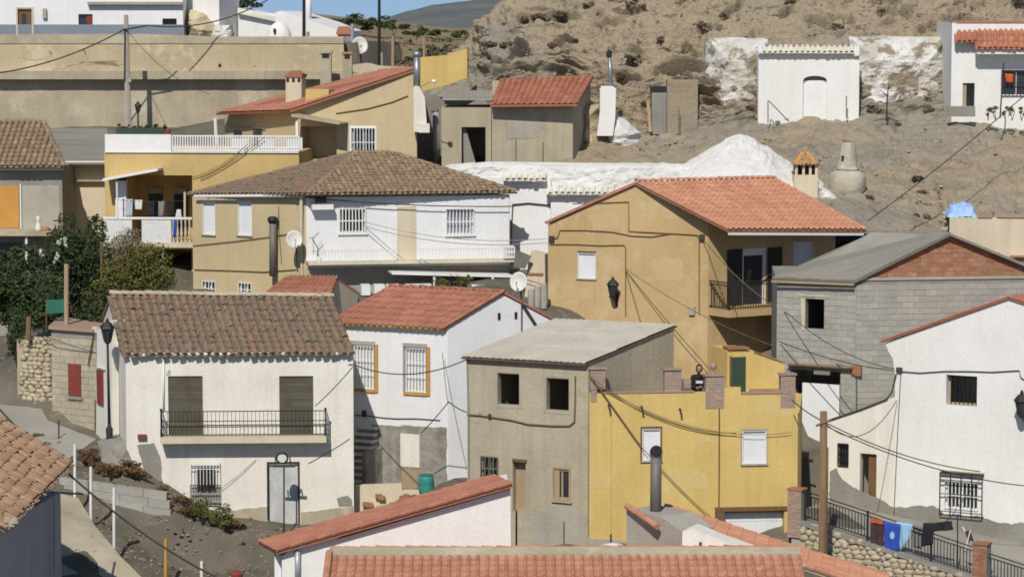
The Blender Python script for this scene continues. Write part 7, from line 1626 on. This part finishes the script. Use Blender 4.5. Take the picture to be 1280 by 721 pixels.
# ================================================================== PERSON on the terrace
zt0 = zfl; g = YF.off(-.75)
hd = g.hit(874, 461.5); 
pr = root('person', 'dark-haired person in a black jacket leaning at the terrace parapet', 'person', Vector((hd.x, hd.y, zt0)))
x0, y0 = hd.x, hd.y; hgt = hd.z - zt0
jt = {'pelvis': (-.06, .10, .52 * hgt + .02), 'waist': (-.07, .08, .64 * hgt), 'chest': (-.07, .02, .80 * hgt), 'neckb': (-.02, -.01, .90 * hgt), 'neck': (0, -.02, .945 * hgt),
      'shL': (-.22, .01, .855 * hgt), 'elL': (-.27, -.10, .66 * hgt), 'wrL': (-.08, -.30, .66 * hgt), 'shR': (.09, .01, .855 * hgt), 'elR': (.16, -.12, .67 * hgt), 'wrR': (.02, -.31, .68 * hgt),
      'hipL': (-.15, .10, .49 * hgt), 'knL': (-.16, .05, .27 * hgt), 'anL': (-.16, .10, .05), 'toL': (-.16, -.08, .03), 'hipR': (.03, .10, .49 * hgt), 'knR': (.04, .06, .27 * hgt), 'anR': (.05, .10, .05), 'toR': (.05, -.08, .03)}
rad = {'pelvis': .15, 'waist': .135, 'chest': .155, 'neckb': .075, 'neck': .05, 'shL': .075, 'elL': .055, 'wrL': .04, 'shR': .075, 'elR': .055, 'wrR': .04, 'hipL': .095, 'knL': .065, 'anL': .045, 'toL': .04, 'hipR': .095, 'knR': .065, 'anR': .045, 'toR': .04}
ed = [('pelvis', 'waist'), ('waist', 'chest'), ('chest', 'neckb'), ('neckb', 'neck'), ('chest', 'shL'), ('shL', 'elL'), ('elL', 'wrL'), ('chest', 'shR'), ('shR', 'elR'), ('elR', 'wrR'), ('pelvis', 'hipL'), ('hipL', 'knL'), ('knL', 'anL'), ('anL', 'toL'), ('pelvis', 'hipR'), ('hipR', 'knR'), ('knR', 'anR'), ('anR', 'toR')]
def skinned(name, jt, ed, rad, mat, parent, rootv):
    ks = list(jt); me = bpy.data.meshes.new(name); me.from_pydata([jt[k] for k in ks], [(ks.index(a), ks.index(b)) for a, b in ed], [])
    ob = bpy.data.objects.new(name, me); col.objects.link(ob); sk = ob.modifiers.new('s', 'SKIN'); sv = me.skin_vertices[0].data if me.skin_vertices else None
    if sv is None:
        bpy.context.view_layer.objects.active = ob; bpy.ops.object.modifier_remove(modifier='s'); bpy.ops.object.modifier_add(type='SKIN'); sv = me.skin_vertices[0].data
    for i, k in enumerate(ks): sv[i].radius = (rad[k], rad[k]); sv[i].use_root = k == rootv
    sb = ob.modifiers.new('d', 'SUBSURF'); sb.levels = sb.render_levels = 2
    bpy.context.view_layer.update(); nm = bpy.data.meshes.new_from_object(ob.evaluated_get(bpy.context.evaluated_depsgraph_get())); ob.modifiers.clear(); ob.data = nm
    nm.materials.clear(); nm.materials.append(M[mat]); nm.polygons.foreach_set('use_smooth', [True] * len(nm.polygons)); ob.parent = parent; return ob
skinned('body', jt, ed, rad, 'dark_cloth', pr, 'pelvis')
hc = Vector((x0, y0 - .03, hd.z + .02)); MB().lathe(hc - Vector((0, 0, .13)), [(.03, 0), (.065, .03), (.085, .1), (.088, .15), (.075, .21), (.04, .25), (.005, .262)], 14, 1, 1.15).build('head', 'skin', pr, smooth=True)
MB().lathe(hc - Vector((0, -.025, .10)), [(.09, 0), (.105, .06), (.105, .14), (.09, .2), (.05, .245), (.005, .255)], 14, 1, 1.02).build('hair', 'hair', pr, smooth=True)
fm = MB(); fm.prism([hc + Vector((-.012, -.10, -.005)), hc + Vector((.012, -.10, -.005)), hc + Vector((0, -.095, .05))], (0, -.02, 0)); fm.build('nose', 'skin', pr); em = MB()
for sgn in (-1, 1): em.lathe(hc + Vector((sgn * .032, -.092, .018)), [(.002, -.006), (.012, 0), (.002, .006)], 6)
em.build('eyes', 'black_iron', pr); MB().box(hc + Vector((-.025, -.097, -.06)), (.05, 0, 0), (0, .012, 0), (0, 0, .01)).build('mouth', 'dark_red', pr)
for sgn, wr in ((-1, jt['wrL']), (1, jt['wrR'])):
    w = Vector((x0 + wr[0], y0 + wr[1], zt0 + wr[2])); j2 = {'w': (0, 0, 0), 'p': (0, -.07, 0)}; r2 = {'w': .032, 'p': .036}; e2 = [('w', 'p')]
    for k in range(4):
        j2['a%d' % k] = ((k - 1.5) * .022, -.12, .005); j2['b%d' % k] = ((k - 1.5) * .024, -.16 + abs(k - 1.2) * .008, -.02); r2['a%d' % k] = .010; r2['b%d' % k] = .008; e2 += [('p', 'a%d' % k), ('a%d' % k, 'b%d' % k)]
    j2['t'] = (-sgn * .045, -.07, 0); j2['t2'] = (-sgn * .06, -.11, -.01); r2['t'] = .011; r2['t2'] = .009; e2 += [('p', 't'), ('t', 't2')]
    hb = skinned('hand', {k: (w.x - x0 + v[0], w.y - y0 + v[1], w.z - zt0 + v[2]) for k, v in j2.items()}, e2, r2, 'skin', pr, 'w')
MB().box(Vector((x0 - .12, y0 - .26, hd.z - .42)), (.22, 0, 0), (0, .05, 0), (0, 0, .08)).build('sleeve_band', 'white_cloth', pr)
# ================================================================== TREES on the left
def tree(label, base, h, rad, n, size, mat, seed, clumps=22, group=None, zc=.6, cat='tree', name='tree'):
    return plant(name, label, cat, base, h, rad, n, size, mat, seed, clumps, 5, 'crown', group, zc)
tree('dense dark green tree reaching the white porch balcony', V(100, 400, 113), 4.0, (1.25, 1.1), 8000, .085, 'leaf_dark', 1, 34, zc=.60)
tree('broad dark green tree before the orange panel house porch', V(35, 412, 111.5), 2.9, (1.75, 1.3), 9500, .085, 'leaf_dark', 2, 34, zc=.55)
tree('dark green bush at the street edge behind the rubble stone wall', V(-20, 410, 110), 2.2, (1.4, 1.0), 5000, .085, 'leaf_dark', 3, 20, zc=.55)
tree('dark green tree between the pale post and the white house gable', V(75, 408, 108.8), 1.5, (1.5, .6), 4200, .08, 'leaf_dark', 8, 16, zc=.5)
tree('dark green bush filling the gap behind the white house gable', V(122, 425, 107.6), 2.1, (.55, .5), 2600, .08, 'leaf_dark', 9, 12, zc=.55)
tree('grey-brown leafless shrub before the white porch balcony', V(163, 385, 112.6), 2.9, (1.05, .8), 6500, .05, 'leaf_dry', 4, 30, zc=.62)
tree('yellow-green shrub at the foot of the porch house', V(172, 382, 111), 2.35, (1.2, .8), 5200, .07, 'leaf_olive', 5, 26, zc=.52)
tree('yellow-green shrub beside the white house roof', V(132, 386, 110.4), 1.3, (.9, .6), 2600, .07, 'leaf_olive', 6, 14, zc=.5)
tree('dark vine hanging down beside the rubble stone wall', V(22, 455, 106.6), 1.9, (.3, .3), 1500, .07, 'leaf_dark', 7, 12, zc=.55)
for k, (u, v) in enumerate(((51, 318), (74, 302), (81, 299), (82, 305), (72, 318), (69, 325))):
    p = V(u, v, 109.4); rr = random.Random(k); m = MB(); n = 7
    leaves(m, p, (.10, .09, .16) if k < 3 else (.06, .06, .12), 60, .05, rr, 4); m.build('pampas_plume', 'white_old', label='pale cream flower plume standing out of the dark trees', cat='flower', group='pale plumes in the dark trees', smooth=False)
MB().tube([V(127, 370, 111.2), V(127, 305, 111.2)], .05, 6).build('wooden_post', 'wood', label='thin dark post between tree and leafless shrub', cat='post'); MB().tube([V(204, 372, 112), V(204, 312, 112)], .03, 6).build('iron_rod', 'cement_light', label='thin pale pole before the porch house', cat='pole')
# ================================================================== CABLES
wire('thick cable rising from the left to the concrete pole', V(-40, 95, 140), POLE_TOP, .5, .035); wire('cable from the concrete pole up past the tall white house', V(185, 32, 144.8), V(345, -6, 150), .6, .032); wire('thin cable from the concrete pole down to the red lean-to roof', POLE_TOP, V(262, 118, 134), .5, .014)
wire('cable from the leafless shrubs along the white balcony house wall', V(10, 388, 108), V(64, 423, 105), .1, .02); wire('cable crossing the balcony house front to its far corner', V(64, 423, 105), A.front.hit(440, 455, .06), .75, .014); wire('cable from the balcony house corner to the grey house eave', A.front.hit(441, 455, .06), GH.front.hit(584, 449, .1), .42, .02); wire('thin cable slanting down the balcony house corner', A.front.hit(441, 458, .02), A.front.hit(394, 507, .02), .05, .008); wire('cable hanging from the grey house corner', MH.front.hit(553, 441, .3), V(560, 505, 100), .1, .012)
wire('cable from the yard up to the grey house wall', V(527, 541, 101), V(561, 502, 100), .02, .018); wire('short cable to the grey house junction box', V(561, 502, 100), GH.front.hit(600, 517, .05), .12, .02); wire('thin cable from barred window over the galvanized door', A.front.hit(276, 610, .12), A.front.hit(320, 574, .05), .05, .009); wire('cable beside the floodlamp up to the stair', A.front.hit(385, 579, .02), A.front.hit(437, 548, .02), .03, .009)
wire('cable from the tan gable wall to the terrace ball pillar', TF.hit(782, 338, .1), YF.hit(884, 466, -.1), .12, .018, 'cable_tan'); wire('second cable from the tan gable wall past the balcony', TF.hit(782, 336, .1), V(1070, 460, 101), .55, .014, 'cable_tan'); wire('cable from the tan wall corner over the block house window', TF.hit(878, 298, .1), V(985, 392, 102.5), .3, .018, 'cable_tan'); wire('cable over the block wall to the white corner house', V(985, 392, 102.5), RF.hit(1124, 462, .1), .35, .015); wire('lower cable over the block wall to the white corner house', V(975, 427, 102.8), RF.hit(1124, 464, .1), .15, .017)
wire('cable falling from the terrace pillar across the yellow front', YF.hit(737, 468, .1), YF.hit(800, 556, .12), .0, .02, 'cable_tan'); wire('long cable sagging across the yellow front', YF.hit(740, 472, .1), YF.hit(920, 541, .12), .45, .015, 'cable_tan'); wire('cable slanting down the yellow front to the garage', YF.hit(800, 556, .12), YF.hit(893, 650, .12), .1, .015, 'cable_tan'); wire('thin cable across the yellow front above the window', YF.hit(745, 480, .1), YF.hit(990, 540, .12), .6, .010, 'cable_tan')
wire('cable from the wooden pole past the white corner house door', PT, RF.hit(1225, 589, .3), .25, .018); wire('second cable from the wooden pole across the barred window', PT + Vector((0, 0, -.1)), V(1330, 610, 92), .45, .018); wire('cable from the wooden pole to the yellow house corner', PT, V(990, 500, 91), .05, .02); wire('thin cable hanging from wooden pole to white corner house', PT, RF.hit(1121, 500, .1), .8, .014)
wire('long cable running up the bare hillside from the salmon roof', V(1085, 276, 113), V(1330, 75, 125), .2, .022, 'cable'); wire('cable across the white balcony front of the hipped roof house', UF.hit(385, 247, .3), UF.hit(641, 258, .3), .12, .024); wire('thin cable from hipped roof house over to the tan gable', UF.hit(455, 283, .3), TF.hit(686, 303, .1), .35, .016, 'galv'); wire('second thin cable from hipped roof house to the tan gable', UF.hit(455, 277, .3), TF.hit(686, 298, .1), .35, .014, 'galv')
wire('thick dark cable from the sandy roof house down the earth slope', V(86, 592, 86.5), V(300, 735, 86), .3, .035); wire('cable at the street edge above the sandy tiled roof', V(-10, 500, 96), V(52, 560, 96), .1, .035); MB().tube([V(66, 615, 86.4), V(103, 617, 90)], .035, 6).build('iron_bar', 'black_iron', label='dark iron bar sticking out from the sandy tile house', cat='bar')
wire('thin cable across the ochre terrace front', OF.hit(250, 224, .1), OF.hit(330, 172, .1), .15, .018, 'cable_tan'); wire('second thin cable across the ochre terrace front', OF.hit(240, 222, .1), OF.hit(310, 180, .1), .2, .016, 'cable_tan')
